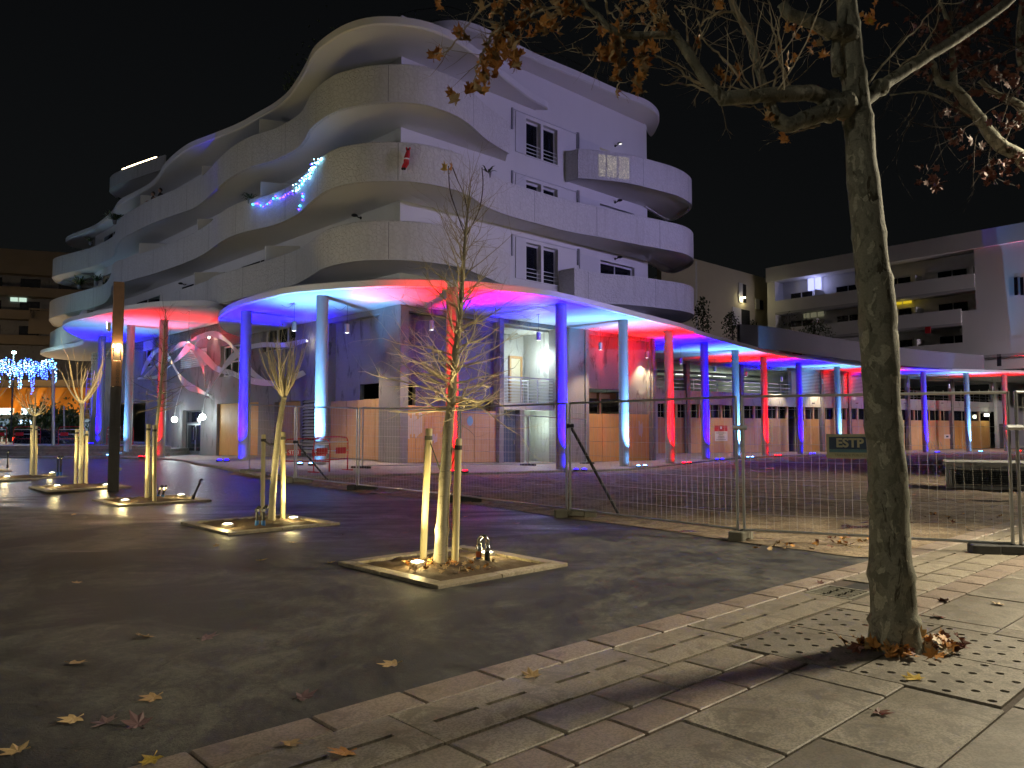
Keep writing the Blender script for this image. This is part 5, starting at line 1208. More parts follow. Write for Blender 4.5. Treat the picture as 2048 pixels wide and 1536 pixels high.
for a, b, lab in (((1141, 852), (1238, 1032), 'black slanting brace pole on the fence by the blue column'), ((592, 884), (655, 958), 'black slanting brace pole by the red barrier')):
    q = gp(*b); pw = FP[4] if a[0] > 1000 else FP[1]; p = at_y(a[0], a[1], pw.y - .03)
    mb = MB(); mb.tube([p, q + Vector((0, 0, .02))], .028, 8); mb.tube([p + Vector((-.07, 0, .0)), p + Vector((.06, 0, 0))], .04, 8); tag(mk('brace_pole', mb, M['dark_steel'], smooth='auto'), lab, 'brace')
# couplers between panels
for i, lab in ((5, 'steel coupler clamping two fence posts left of the plane tree'), (6, 'bright steel coupler on the fence posts at the right edge')):
    mb = MB(); p = FP[i] + Vector((0, -.02, 1.62)); mb.tube([p + Vector((-.10, 0, 0)), p + Vector((.10, .0, 0))], .034, 8); tag(mk('fence_coupler', mb, M['galv']), lab, 'coupler')
# text helper: letters turned into plain meshes
def text_mesh(c, name, mat):
    tmp = bpy.data.objects.new('tmp', c); COL.objects.link(tmp); bpy.context.view_layer.update()
    me = bpy.data.meshes.new_from_object(tmp.evaluated_get(bpy.context.evaluated_depsgraph_get())); bpy.data.objects.remove(tmp); bpy.data.curves.remove(c)
    me.materials.clear(); me.materials.append(mat); o = bpy.data.objects.new(name, me); COL.objects.link(o); return o
def text(body, size, mat, M4, parent, name='lettering', bold=.0):
    c = bpy.data.curves.new(name, 'FONT'); c.body = body; c.size = size; c.extrude = .001; c.align_x = 'CENTER'; c.align_y = 'CENTER'; c.offset = bold
    o = text_mesh(c, name, mat)
    r = parent
    while r.parent: r = r.parent
    o.parent = parent; o.matrix_local = (ROOT[r.name].inverted() @ M4) if r.name in ROOT else M4
    return o
# company banner on the fence
a, b = FP[5], FP[6]; ed = (b - a).normalized(); nf = Vector((ed.y, -ed.x, 0))
if nf.y > 0: nf = -nf
def onf(x, y, off=.035): return on_plane(x, y, a + nf * off, nf)
w0, w1 = onf(1652, 868), onf(1748, 918)
bw = (w1 - w0).dot(ed); zc = (w0.z + w1.z) / 2; bh = w0.z - w1.z
ban = thing('company_banner', 'weathered company banner on the fence behind the plane tree', 'banner', w0 + ed * (bw / 2) - Vector((0, 0, bh)))
rzb = math.atan2(ed.y, ed.x)
def bframe(u, z, off): 
    p = w0 + ed * u; return Matrix.Translation((p.x + nf.x * off, p.y + nf.y * off, zc + z)) @ Matrix.Rotation(rzb, 4, 'Z') @ Matrix.Rotation(R(90), 4, 'X')
def bquad(u0, u1, z0, z1, off, mat, name):
    mb = MB(); p0, p1 = w0 + ed * u0 + nf * off, w0 + ed * u1 + nf * off
    q0, q1 = p0 - nf * .002, p1 - nf * .002
    mb.add([(p0.x, p0.y, zc + z0), (p1.x, p1.y, zc + z0), (p1.x, p1.y, zc + z1), (p0.x, p0.y, zc + z1), (q0.x, q0.y, zc + z0), (q1.x, q1.y, zc + z0), (q1.x, q1.y, zc + z1), (q0.x, q0.y, zc + z1)], [(0, 1, 2, 3), (7, 6, 5, 4), (0, 4, 5, 1), (3, 2, 6, 7), (0, 3, 7, 4), (1, 5, 6, 2)]); mk(name, mb, mat, ban)
cream = plain('banner_cream', (.42, .42, .30), .6, var=.2, vs=10); navy = plain('banner_navy', (.03, .06, .13), .6, var=.2, vs=10); teal = plain('banner_teal', (.09, .20, .26), .6, var=.2, vs=10)
bquad(0, bw, -bh / 2, bh / 2, .0, cream, 'sheet'); bquad(bw * .06, bw * .94, -bh * .12, bh * .38, .004, navy, 'blue_field'); bquad(bw * .06, bw * .94, -bh * .25, -bh * .125, .004, teal, 'teal_band')
text('ESTP', bh * .50, cream, bframe(bw * .5, bh * .125, .008), ban, bold=.006)
text('TRAVAUX PUBLICS', bh * .135, plain('banner_grey', (.2, .2, .16), .6), bframe(bw * .5, -bh * .36, .006), ban)
# red safety barriers
def barrier(P, rz, label, mirror=False, words=True):
    t = thing('safety_barrier', label, 'barrier', P, rz, 'red site barriers'); L, h = 1.5, 1.02
    mb = MB(); mb.tube(catmull([(-L / 2, 0, 0), (-L / 2, 0, h - .15), (-L / 2 + .05, 0, h - .03), (-L / 2 + .14, 0, h), (L / 2 - .14, 0, h), (L / 2 - .05, 0, h - .03), (L / 2, 0, h - .15), (L / 2, 0, 0)], 4), .02, 7); mk('frame', mb, M['red'], t, local=True, smooth=True)
    for z, m in ((.62, 'white'), (.36, 'red'), (.88, 'white')):
        mb = MB(); mb.tube([(-L / 2, 0, z), (L / 2, 0, z)], .016, 7); mk('rail', mb, M[m], t, local=True)
    for x in (-.42, .42):
        mb = MB(); mb.box((x, -.02, .62), (.46, .012, .19)); pl = mk('plate', mb, M['red'], t, local=True)
        if words:
            c = bpy.data.curves.new('lettering', 'FONT'); c.body = 'ESTP'; c.size = .17; c.align_x = 'CENTER'; c.align_y = 'CENTER'; c.extrude = .001; o = text_mesh(c, 'lettering', M['white']); o.parent = pl
            o.matrix_local = Matrix.Translation((x, -.029, .62)) @ Matrix.Rotation(R(90), 4, 'X') @ (Matrix.Scale(-1, 4, (1, 0, 0)) if mirror else Matrix.Identity(4))
    for x in (-L / 2, L / 2):
        mb = MB(); mb.box((x, 0, .02), (.04, .42, .03)); mk('foot', mb, M['red'], t, local=True)
p = gp(613, 946); barrier(p, R(-14), 'red barrier with reversed lettering beside the pale blue column', True)
p = gp(662, 947); barrier(Vector((p.x, p.y, FL(p.x, p.y))), R(62), 'red barrier seen edge on just right of the pale blue column', False, False)
for k, (x, lab) in enumerate(((-31.5, 'red barrier behind the left end of the steps'), (-29.6, 'red barrier in front of the dark parked car bonnet'), (-27.6, 'red barrier left of the blue column on the platform'), (-25.0, 'red barrier between blue column and light column on the platform'), (-22.2, 'red barrier behind the pale blue column on the platform'))):
    barrier(Vector((x, 44.4 - .1 * k, .69)), R(2 - k), lab, False, False)
# site notice on the hoarding and a small one farther right
# ================================================================== vented concrete box on the site
vb = gp(1892, 978); vt = thing('vent_box', 'low pale vent housing with a louvred grille at the right', 'vent box', vb, -R(29))
Dv = vb.y; hv = at_y(1892, 928, Dv).z - vb.z; x1 = at_y(2230, 980, Dv).x - vb.x
def lb(c, d, mat, name, par=vt): mb = MB(); mb.bbox(c, d, 0, .01); mk(name, mb, M[mat], par, local=True)
lb((x1 / 2, .9, hv / 2), (x1, 1.7, hv - .02), 'concrete_w', 'body'); lb((x1 / 2, .85, hv + .03), (x1 + .1, 1.9, .07), 'concrete_w', 'cap')
lb((x1 / 2 + .05, .03, hv * .48), (x1 - .35, .03, hv * .62), 'black', 'grille_back')
for k in range(7):
    mb = MB(); z = hv * .22 + k * hv * .088; mb.box((x1 / 2 + .05, -.0, z), (x1 - .35, .05, .025), M=Matrix.Rotation(R(35), 3, 'X')); mk('louvre_slat', mb, M['galv'], vt, local=True)
for x in (.12, x1 - .12): lb((x, .0, hv * .48), (.08, .10, hv * .66), 'galv', 'grille_side')
lb((x1 / 2 + .05, .0, hv * .83), (x1 - .16, .10, .05), 'galv', 'grille_rail')

# ================================================================== parking wing behind the right colonnade
PA, PB = Vector((8.6, 50.2, 0)), Vector((32.6, 66.2, 0))
EP = (PB - PA).normalized(); NP = Vector((EP.y, -EP.x, 0)); 
pk = thing('parking_wing', 'two storey parking wing behind the colonnade at the right', 'building', PA)
def uP(x): p = on_plane(x, HOR, PA, NP); return (p - PA).dot(EP)
def zP(x, y): return on_plane(x, y, PA, NP).z
zpl, zw, zs = zP(1500, 836), zP(1500, 812), zP(1500, 786)
u_end = uP(1990)
ends = [uP(x) for x in (1312, 1380, 1600, 1640, 1880, 1990)]
ops = [(uP(1316), u_end, -.6, zpl + .9), (uP(1316), uP(1585), zs, 6.0), (uP(1602), uP(1745), zs, 6.0), (uP(1750), uP(1905), zs, 6.0), (uP(1912), uP(1988), zs, 6.0)]
mb = MB(); wall_open(mb, PA, EP, NP, uP(1300), u_end, -.6, Z0, ops, .3); mk('spandrel_wall', mb, M['concrete_w'], pk)
for x in (1376, 1484, 1645, 1700, 1818, 1905):
    mb = MB(); u = uP(x); wbox(mb, PA, EP, NP, u - .16, u + .16, -.6, Z0, -.10, .22); mk('pier', mb, M['concrete'], pk)
mb = MB(); wbox(mb, PA, EP, NP, uP(1300), u_end, zw - .1, zs - .05, .32, 14); mk('parking_deck', mb, M['concrete_w'], pk)
mb = MB(); wbox(mb, PA, EP, NP, uP(1300), u_end, 6.02, 6.18, .32, 14); mk('parking_ceiling', mb, M['concrete_w'], pk)
mb = MB(); wbox(mb, PA, EP, NP, uP(1300), u_end, -.6, 6.2, 14, 14.2); mk('back_wall', mb, M['concrete_w'], pk)
mb = MB(); wbox(mb, PA, EP, NP, uP(1600), uP(1602), -.6, 6.0, .32, 13.9); mk('cross_wall', mb, M['concrete_d'], pk)
mb = MB(); wbox(mb, PA, EP, NP, uP(1748), uP(1750), -.6, 6.0, .32, 13.9); mk('cross_wall', mb, M['concrete_d'], pk)
for z in (4.95, 5.35):
    mb = MB(); mb.tube([PA + EP * uP(1316) - NP * 2.5 + Vector((0, 0, z + .3)), PA + EP * uP(1590) - NP * 2.5 + Vector((0, 0, z + .3))], .12, 8); mk('ceiling_pipe', mb, M['galv'], pk)
for u0, u1 in ((uP(1316), uP(1585)), (uP(1750), uP(1905)), (uP(1912), uP(1988))):
    for k in range(3):
        mb = MB(); wbox(mb, PA, EP, NP, u0, u1, zs + .18 + .28 * k, zs + .215 + .28 * k, .12, .15); mk('guard_rail', mb, M['galv'], pk)
    n = max(2, int((u1 - u0) / 2.2))
    for k in range(n):
        u = u0 + (u1 - u0) * (k + .5) / n; mb = MB(); wbox(mb, PA, EP, NP, u, u + .04, zs, zs + .85, .10, .115); mk('rail_post', mb, M['galv'], pk)
for k in range(16):
    z = zs + .04 + (6.0 - zs) * k / 16; mb = MB(); wbox(mb, PA, EP, NP, uP(1602), uP(1745), z, z + .05, .06, .16); mk('louvre_slat', mb, M['frame'], pk)
mb = MB(); wbox(mb, PA, EP, NP, uP(1602), uP(1745), zs, 6.0, .28, .3); mk('louvre_back', mb, M['concrete_d'], pk)
for x in (1645, 1690):
    mb = MB(); wbox(mb, PA, EP, NP, uP(x), uP(x) + .06, zs, 6.0, .04, .17); mk('louvre_mullion', mb, M['frame'], pk)
# band of dark windows above the plywood, every pane a piece
edges = [1316, 1334, 1356, 1376, 1402, 1423, 1446, 1470, 1490, 1512, 1535, 1558, 1578, 1612, 1630, 1652, 1672, 1696, 1718, 1742, 1770, 1800, 1832, 1862, 1884, 1908, 1940, 1962]
for x0, x1_ in zip(edges, edges[1:]):
    u0, u1 = uP(x0) + .09, uP(x1_) - .09
    mb = MB(); wbox(mb, PA, EP, NP, u0, u1, zpl, zpl + .88, .22, .24); mk('window_pane', mb, M['glass'], pk)
    mb = MB(); wbox(mb, PA, EP, NP, u1 + .01, u1 + .17, zpl - .05, zpl + .89, .10, .26); mk('window_mullion', mb, M['ply3'], pk)
mats = ['ply3', 'ply2', 'ply3', 'ply', 'ply3', 'ply3', 'ply']
for k, (x0, x1_, m, lab) in enumerate(((1318, 1372, 'ply2', 'pinkish plywood sheets just right of the last concrete pier'), (1382, 1480, 'ply3', 'plywood sheets carrying the red and white notice'), (1488, 1580, 'ply3', 'plywood sheets between second pale blue and blue column'), (1600, 1642, 'ply', 'orange plywood sheets left of the banner'), (1650, 1812, 'ply3', 'plywood sheets behind the banner and plane tree trunk'), (1822, 1902, 'ply3', 'pale plywood sheets with scribbled graffiti'), (1908, 1982, 'ply', 'orange plywood door sheets under the lit sign'))):
    hoarding(lab, PA, EP, NP, uP(x0), uP(x1_), zpl - .02, .13, m, 1.25)
# lit sign over the far doors
p = on_plane(1972, 827, PA + NP * .05, NP); sg = thing('lit_sign', 'small glowing white sign box above the far orange doors', 'sign', p)
b_ = MB(); b_.bbox((0, 0, -.14), (1.0, .12, .30), math.atan2(EP.y, EP.x), .02); mk('housing', b_, M['white'], sg, local=True)
b_ = MB(); Mz = Matrix.Rotation(math.atan2(EP.y, EP.x), 3, 'Z'); b_.box(Mz @ Vector((0, -.064, -.14)), (.92, .006, .24), M=Mz); mk('face', b_, emit('sign_glow', (.9, 1, .88), 5), sg, local=True)
light('sign_light', 'POINT', p + NP * .5 - Vector((0, 0, .3)), 20, (.95, 1, .7), .2)
# notices
def notice(x0, y0, x1_, y1, label, red=True):
    a0, b0 = on_plane(x0, y0, PA - NP * .115, NP), on_plane(x1_, y1, PA - NP * .115, NP); w = (b0 - a0).dot(EP); h = a0.z - b0.z
    t = thing('site_notice', label, 'notice', a0)
    def q(u0, u1, z0, z1, o, mat, name):
        mb = MB(); P0, P1 = a0 + EP * u0 * w + NP * o, a0 + EP * u1 * w + NP * o; mb.add([(P0.x, P0.y, a0.z - z1 * h), (P1.x, P1.y, a0.z - z1 * h), (P1.x, P1.y, a0.z - z0 * h), (P0.x, P0.y, a0.z - z0 * h)], [(0, 1, 2, 3)]); mk(name, mb, mat, t)
    q(0, 1, 0, 1, 0, M['white'], 'board')
    if red:
        q(0, 1, 0, .37, .004, M['red'], 'red_header'); q(.42, .58, .05, .22, .008, M['white'], 'emblem'); q(.18, .82, .27, .31, .008, plain('pale_red', (.6, .2, .2)), 'print_line')
        for z, a_, b_ in ((.47, .08, .92), (.58, .35, .65), (.68, .25, .75), (.78, .22, .78), (.9, .12, .88)): q(a_, b_, z, z + .022, .004, navy, 'print_line')
    else: q(.3, .7, .3, .7, .004, navy, 'print_line')
notice(1429, 851, 1455, 882, 'red and white building notice on the plywood')
notice(1888, 869, 1901, 877, 'small white notice on the pale plywood at far right', False)
mb = MB(); a0 = on_plane(1424, 886, PA - NP * .12, NP)
# graffiti scribble
mb = MB()
for x, ys in ((1865, (884, 902)), (1870, (884, 892, 900)), (1878, (886, 898)), (1884, (884, 900)), (1918, (890, 898)), (1926, (878, 902)), (1932, (884, 900))):
    pts = [on_plane(x + 3 * math.sin(y), y, PA - NP * .112, NP) for y in ys]; mb.tube(pts, .03, 4)
tag(mk('graffiti', mb, M['paint']), 'pale scribbled graffiti on the far plywood', 'graffiti')
# end block at the right
PE = PA + EP * u_end
eb = thing('end_block', 'red lit end block closing the colonnade at the right edge', 'building', PE)
mb = MB(); wall_open(mb, PE, EP, NP, .02, 14, -.6, 9.2, [(.35, 1.75, zs + .1, 5.9)], .3, -.25); mk('wall', mb, M['render'], eb)
w = MB(); 
for x in ((.37, .5, zs + .12, 5.88), (1.6, 1.73, zs + .12, 5.88), (.5, 1.6, zs + .12, zs + .25), (.5, 1.6, 5.7, 5.88), (1.15, 1.25, zs + .25, 5.7)): wbox(w, PE, EP, NP, *x, -.2, -.1)
fo = mk('window', w, M['frame'], eb); w = MB(); wbox(w, PE, EP, NP, .4, 1.7, zs + .15, 5.85, -.12, -.10); mk('pane', w, M['glass'], fo)
for k in range(3):
    w = MB(); wbox(w, PE, EP, NP, .37, 1.73, zs + .25 + k * .16, zs + .28 + k * .16, -.27, -.25); mk('guard_rail', w, M['rail'], fo)
mb = MB(); wbox(mb, PE, EP, NP, .25, 2.4, -.4, 2.1, -.30, -.252); mk('grey_panel', mb, M['concrete_d'], eb)
# parapet of the terrace above the canopy
tpx2 = [(1992, 742), (1990, 741), (1900, 735), (1800, 726), (1700, 714), (1620, 702), (1560, 694), (1500, 690)]
tc2 = curve(tpx2, Z0 + .24); tc2 = offset(tc2, .8)
mb = MB(); o3 = offset(tc2, .25)
for (ca, za), (cb, zb_) in (((tc2, Z0 + .2), (tc2, Z0 + 1.55)), ((tc2, Z0 + 1.55), (o3, Z0 + 1.55)), ((o3, Z0 + 1.55), (o3, Z0 + .2))): mb.strip([Vector((p.x, p.y, za)) for p in ca], [Vector((p.x, p.y, zb_)) for p in cb])
mb.add([(tc2[0].x, tc2[0].y, Z0 + .2), (tc2[0].x, tc2[0].y, Z0 + 1.55), (o3[0].x, o3[0].y, Z0 + 1.55), (o3[0].x, o3[0].y, Z0 + .2)], [(0, 1, 2, 3)])
mk('terrace_parapet', mb, plain('slate_render', (.20, .20, .24), .7), pk)
for x, y in ((1365, 770), (1440, 780), (1540, 775), (1410, 790), (1570, 770)):
    pp = on_plane(x, y, PA - NP * 6, NP); pp.z = 5.7; light('parking_tube', 'POINT', pp, 70, (.85, 1, .8), .3)
    b_ = MB(); b_.box(pp + Vector((0, 0, .2)), (1.4, .12, .08), rz=math.atan2(EP.y, EP.x)); mk('tube_light', b_, emit('parking_tube_glow', (.9, 1, .85), 4), pk)
light('parking_tube', 'POINT', on_plane(1850, 770, PA - NP * 7, NP), 18, (.8, 1, .9), .3)
for x in (1627, 1714, 1810, 1885):
    pw = on_plane(x, 805, PA + NP * .22, NP); light('wall_washer', 'SPOT', pw, 16, (1, .93, .62), .03, aim=pw + Vector((0, 0, 2)) - NP * .25, cone=70)
    b_ = MB(); b_.bbox(pw - Vector((0, 0, .05)), (.2, .12, .06), 0, .01); mk('wall_washer', b_, M['dark_steel'], pk)
pw = on_plane(1296, 790, Cc + NR * .25, NR); light('wall_washer', 'SPOT', pw - Vector((0, 0, .3)), 22, (1, .95, .6), .03, aim=pw + Vector((0, 0, 1)) - NR * .3, cone=80)
# ================================================================== buildings behind
def bands(root, P, E, N, L, floors, wallmat, parmat, top, ends=.0):
    pass
# --- right: long pale block with recessed balconies
HB = 18.6
QA, QB = at_z(1536, 537, HB), at_z(2048, 446, HB); QA.z = QB.z = 0
EQ = (QB - QA).normalized(); NQ = Vector((-EQ.y, EQ.x, 0))
if NQ.y > 0: NQ = -NQ
rb_ = thing('apartment_block', 'long pale block with stacked balconies at the right behind the arcade', 'building', QA)
LQ = (QB - QA).length + 22
def fQ(x, y, d=0): p = on_plane(x, y, QA - NQ * d, NQ); return (p - QA).dot(EQ), p.z
mb = MB(); wbox(mb, QA, EQ, NQ, 0, LQ, 6.7, HB - .9, 1.6, 9); mk('wall', mb, M['render'], rb_)
mb = MB(); wbox(mb, QA, EQ, NQ, -.1, LQ, HB - 1.5, HB, -.3, 9.2); mk('roof_band', mb, M['render'], rb_)
mb = MB(); wbox(mb, QA, EQ, NQ, -.15, .75, 6.7, HB - 1.52, .0, 9); mk('end_wall', mb, M['render'], rb_)
zlev = [fQ(1600, y)[1] for y in (600, 650, 695)]
zbands = [HB - 5.05, HB - 8.0, HB - 10.95]
for k, zb_ in enumerate(zbands):
    u1 = [fQ(1990, 600)[0], fQ(1960, 600)[0], fQ(2040, 600)[0], fQ(2046, 600)[0]][k] - 1.5
    mb = MB(); wbox(mb, QA, EQ, NQ, .76, LQ if k > 1 else u1, zb_, zb_ + .22, -.05, 1.6); s_ = mk('balcony_slab', mb, M['soffit'], rb_)
    mb = MB(); wbox(mb, QA, EQ, NQ, .77, LQ if k > 1 else u1, zb_ + .23, zb_ + 1.45, -.1, .02); mk('balcony_parapet', mb, M['render'], rb_)
    if k < 2: mb = MB(); wbox(mb, QA, EQ, NQ, u1 + .02, LQ, zb_ - 1.75, zb_ + 1.25 if k else HB - 1.52, .02, 1.58); mk('bay_wall', mb, M['render'], rb_)
    for t in (5.2, 10.0, 14.8, 19.6):
        if t < u1: mb = MB(); wbox(mb, QA, EQ, NQ, t, t + .12, zb_ + .23, zb_ + 2.1, .05, 1.6); mk('privacy_screen', mb, M['render'], rb_)
    for t in (1.6, 6.6, 11.4, 16.2):
        w = MB(); c, d = zb_ + .3, zb_ + 2.35
        for x in ((t, t + .08, c, d), (t + 2.5, t + 2.58, c, d), (t + 1.25, t + 1.33, c, d), (t + .08, t + 2.5, d - .08, d)): wbox(w, QA, EQ, NQ, *x, 1.5, 1.59)
        fo = mk('balcony_window', w, M['frame'], rb_); w = MB(); wbox(w, QA, EQ, NQ, t + .04, t + 2.54, c, d - .02, 1.54, 1.58)
        mt = M['glass']
        if k == 0 and t == 1.6: mt = M['glass']
        mk('pane', w, mt, fo)
def lit_win(x0, y0, x1, y1, col, s, d=1.46, panes=2):
    a, z1_ = fQ(x0, y0, d); b, z0_ = fQ(x1, y1, d); w = MB()
    for k in range(panes + 1):
        u = lerp(a, b - .07, k / panes); wbox(w, QA, EQ, NQ, u, u + .07, z0_, z1_, d - .1, d - .02)
    wbox(w, QA, EQ, NQ, a, b, z1_ - .08, z1_, d - .101, d - .019); fo = mk('lit_window', w, M['frame'], rb_); w = MB(); wbox(w, QA, EQ, NQ, a + .03, b - .03, z0_, z1_ - .03, d - .06, d - .05); mk('pane', w, emit('lit%d' % x0, col, s), fo)
lit_win(1615, 552, 1645, 578, (.42, .45, 1), 1.3); lit_win(1606, 609, 1650, 632, (.75, .72, .45), .12, panes=3); lit_win(1785, 585, 1826, 606, (.85, .6, .02), .55); lit_win(1803, 707, 1843, 713, (.9, .8, .4), .35); lit_win(1902, 702, 1912, 712, (.9, .7, .4), .12, 1.4)
light('lit_window_spill', 'POINT', on_plane(1630, 568, QA - NQ * .6, NQ), 26, (.45, .48, 1), .3); light('lit_window_spill', 'POINT', on_plane(1806, 598, QA - NQ * .7, NQ), 14, (1, .75, .1), .3)
for x0, y0, x1, y1, d in ((2028, 555, 2036, 590, -.02), (2040, 555, 2048, 590, -.02), (1993, 690, 2003, 732, .0), (2062, 555, 2075, 590, -.02)):
    a, z1_ = fQ(x0, y0, d); b, z0_ = fQ(x1, y1, d); w = MB(); wbox(w, QA, EQ, NQ, a, b, z0_, z1_, d - .05, d + .01); mk('slit_window', w, M['glass'], rb_)
# closed parasols on its balconies
for x, y0, y1, lab in ((1612, 598, 633, 'closed dark parasol on the balcony beside the dim lit window'), (1564, 605, 634, 'closed dark parasol at the left end of the same balcony')):
    p = on_plane(x, y1, QA - NQ * .8, NQ); h = on_plane(x, y0, QA - NQ * .8, NQ).z - p.z + .4
    t = thing('closed_parasol', lab, 'parasol', p - Vector((0, 0, .4))); b_ = MB(); b_.tube([(0, 0, 0), (0, 0, h)], .03, 6); mk('pole', b_, M['dark_steel'], t, local=True)
    b_ = MB(); b_.lathe([(.05, h * .35), (.2, h * .42), (.17, h * .6), (.1, h * .85), (.02, h)], (0, 0, 0), 9); mk('canopy', b_, M['rubber'], t, local=True)
# small red figure-less flag cloth on balcony
p = on_plane(1856, 660, QA + NQ * .14, NQ); mb = MB(); mb.bbox(p, (.5, .06, .6), math.atan2(EQ.y, EQ.x), .02); tag(mk('red_bag', mb, M['red']), 'small red bag hung over a balcony of the far right block', 'bag')
# --- beige block between
HC = 18.2
SA, SB = at_z(1394, 519, HC), at_z(1530, 556, HC); SA.z = SB.z = 0
ES = (SB - SA).normalized(); NS = Vector((ES.y, -ES.x, 0))
bb_ = thing('beige_block', 'plain cream block with small windows between the two white buildings', 'building', SA)
mb = MB(); wall_open(mb, SA, ES, NS, -6, (SB - SA).length + 2, 0, HC, [], .5); mk('wall', mb, plain('cream_render', (.55, .50, .36), .8, var=.08, vs=.5), bb_)
pts = [at_z(x, y, HC) for x, y in ((1320, 540), (1345, 523), (1370, 518), (1394, 518))]
mb = MB(); mb.prism([(p.x, p.y) for p in catmull(pts, 5)] + [(pts[-1].x, pts[-1].y + 6), (pts[0].x, pts[0].y + 8)], 0, HC - .2); mk('round_corner', mb, M['render'], bb_, smooth='auto')
for k, zz in enumerate((HC - 4.6, HC - 7.6, HC - 10.4)):
    pr = [at_z(x, y, zz) for x, y in ((1338, 555 + k * 60), (1362, 566 + k * 60), (1388, 574 + k * 52), (1412, 580 + k * 50))]
for x0, y0, x1, y1, lit in ((1484, 568, 1492, 606, 0), (1481, 618, 1499, 656, 0), (1488, 670, 1497, 692, 0), (1518, 600, 1526, 620, 0)):
    a, b = on_plane(x0, y0, SA, NS), on_plane(x1, y1, SA, NS); ua, ub = (a - SA).dot(ES), (b - SA).dot(ES)
    w = MB(); wbox(w, SA, ES, NS, ua, ub, b.z, a.z, -.06, .02); fo = mk('window', w, M['glass'], bb_); w = MB(); wbox(w, SA, ES, NS, ua - .1 - (ub - ua) * .9, ua - .02, b.z - .05, a.z + .05, -.09, -.003); mk('shutter', w, M['frame'], fo)
pl_ = on_plane(1489, 597, SA + NS * .35, NS); light('beige_wall_lamp', 'POINT', pl_, 60, (1, .85, .45), .05); b_ = MB(); b_.ball(pl_ + Vector((0, 0, .1)), .10, 10, 7); tag(mk('wall_lamp', b_, emit('beige_lamp', (1, .9, .6), 12)), 'small warm wall lamp on the cream block', 'wall lamp')
# shrubs on the parking terrace
def shrub(px, D, h, w, label, seed, n=500, mat='green', trunk=True):
    p = at_y(px[0], px[1], D); r = random.Random(seed); t = thing('terrace_shrub', label, 'shrub', p, 0, 'shrubs on the terrace above the arcade')
    mb = MB(); mb.tube([(0, 0, 0), (r.gauss(0, .05), 0, h * .5), (r.gauss(0, .08), 0, h * .92)], [.05, .035, .012], 6)
    for k in range(10): branch(mb, Vector((0, 0, h * r.uniform(.25, .8))), Vector((r.gauss(0, 1), r.gauss(0, 1), .8)), w * .9, .015, r, 1, .1, 3, 2)
    mk('stem', mb, M['twig_d'], t, local=True)
    mb = MB()
    for k in range(n):
        while True:
            q = Vector((r.uniform(-1, 1), r.uniform(-1, 1), r.uniform(-1, 1)))
            if q.length < 1: break
        q = Vector((q.x * w * (1.1 - .5 * q.z), q.y * w, h * .58 + q.z * h * .42)); q += Vector((r.gauss(0, .08), r.gauss(0, .08), 0))
        s = r.uniform(.06, .13); e = Euler((r.uniform(0, 6), r.uniform(0, 6), r.uniform(0, 6))).to_matrix()
        mb.add([q + e @ Vector(v) * s for v in ((-1, 0, 0), (0, -.45, .1), (1, 0, 0), (0, .45, .1))], [(0, 1, 2, 3)])
    mk('foliage', mb, M[mat], t, local=True)
shrub((1405, 690), 50, 3.2, .55, 'slim dark shrub in front of the cream block, tallest on the terrace', 1, 420)
shrub((1463, 695), 54, 2.6, .55, 'squat dark shrub in front of the cream block windows', 2, 380)
shrub((1505, 700), 56, 2.3, .6, 'sparse yellowish shrub beside the end of the cream block', 3, 240)
shrub((1535, 700), 57, 1.3, .5, 'small shrub at the joint of cream and white blocks', 4, 200)
shrub((1582, 703), 60, 3.2, .8, 'thin leafless shrub before the white block balconies', 5, 120)
shrub((1632, 706), 60, 2.6, 1.3, 'broad bushy shrub left of the plane tree trunk', 6, 800)
# --- left: dark block of flats over a shop with an orange awning
HL = 26
TA, TB = at_z(-160, 486, HL), at_z(110, 504, HL); TA.z = TB.z = 0
ET = (TB - TA).normalized(); NT_ = Vector((ET.y, -ET.x, 0))
lb_ = thing('flats_block', 'dark block of flats with balconies at the far left', 'building', TA)
LT = (TB - TA).length + 30
def fT(x, y, d=0): p = on_plane(x, y, TA - NT_ * d, NT_); return (p - TA).dot(ET), p.z
drk = plain('ochre_render', (.24, .19, .13), .85, var=.15, vs=.4); M['ochre'] = drk
mb = MB(); wbox(mb, TA, ET, NT_, 0, LT, 0, HL - .5, 1.8, 12); mk('wall', mb, M['concrete_d'], lb_)
mb = MB(); wbox(mb, TA, ET, NT_, 0, LT, HL - 2.2, HL, -.1, 12.2); mk('roof_band', mb, drk, lb_)
k = 0
for y in (546, 590, 636, 686):
    zz = fT(60, y)[1]; mb = MB(); wbox(mb, TA, ET, NT_, 0, LT, zz - .2, zz + 1.05, -.05, 1.75); mk('balcony', mb, drk, lb_)
    for t in range(4):
        u = 2.0 + 4.6 * t; mb = MB(); wbox(mb, TA, ET, NT_, u, u + 2.4, zz + .95, zz + 2.5, 1.72, 1.78); mk('window', mb, M['glass'], lb_)
a, z1_ = fT(21, 590, 1.6); b, z0_ = fT(53, 604, 1.6); mb = MB(); wbox(mb, TA, ET, NT_, a, b, z0_, z1_, 1.6, 1.65); fo = mk('lit_window', mb, emit('flat_lit', (.55, .75, .62), .8), lb_)
mb = MB(); wbox(mb, TA, ET, NT_, (a + b) / 2 - .05, (a + b) / 2 + .05, z0_, z1_, 1.55, 1.59); mk('mullion', mb, M['frame'], fo)
# projecting loggia
a, z1_ = fT(58, 616, -1); b, z0_ = fT(118, 640, -1); mb = MB(); wall_open(mb, TA, ET, NT_, a, b + 2, z0_ - 2.0, z1_, [(a + .15, b - .1, z0_, z1_ - .2)], .15, -1.0); mk('loggia', mb, drk, lb_)
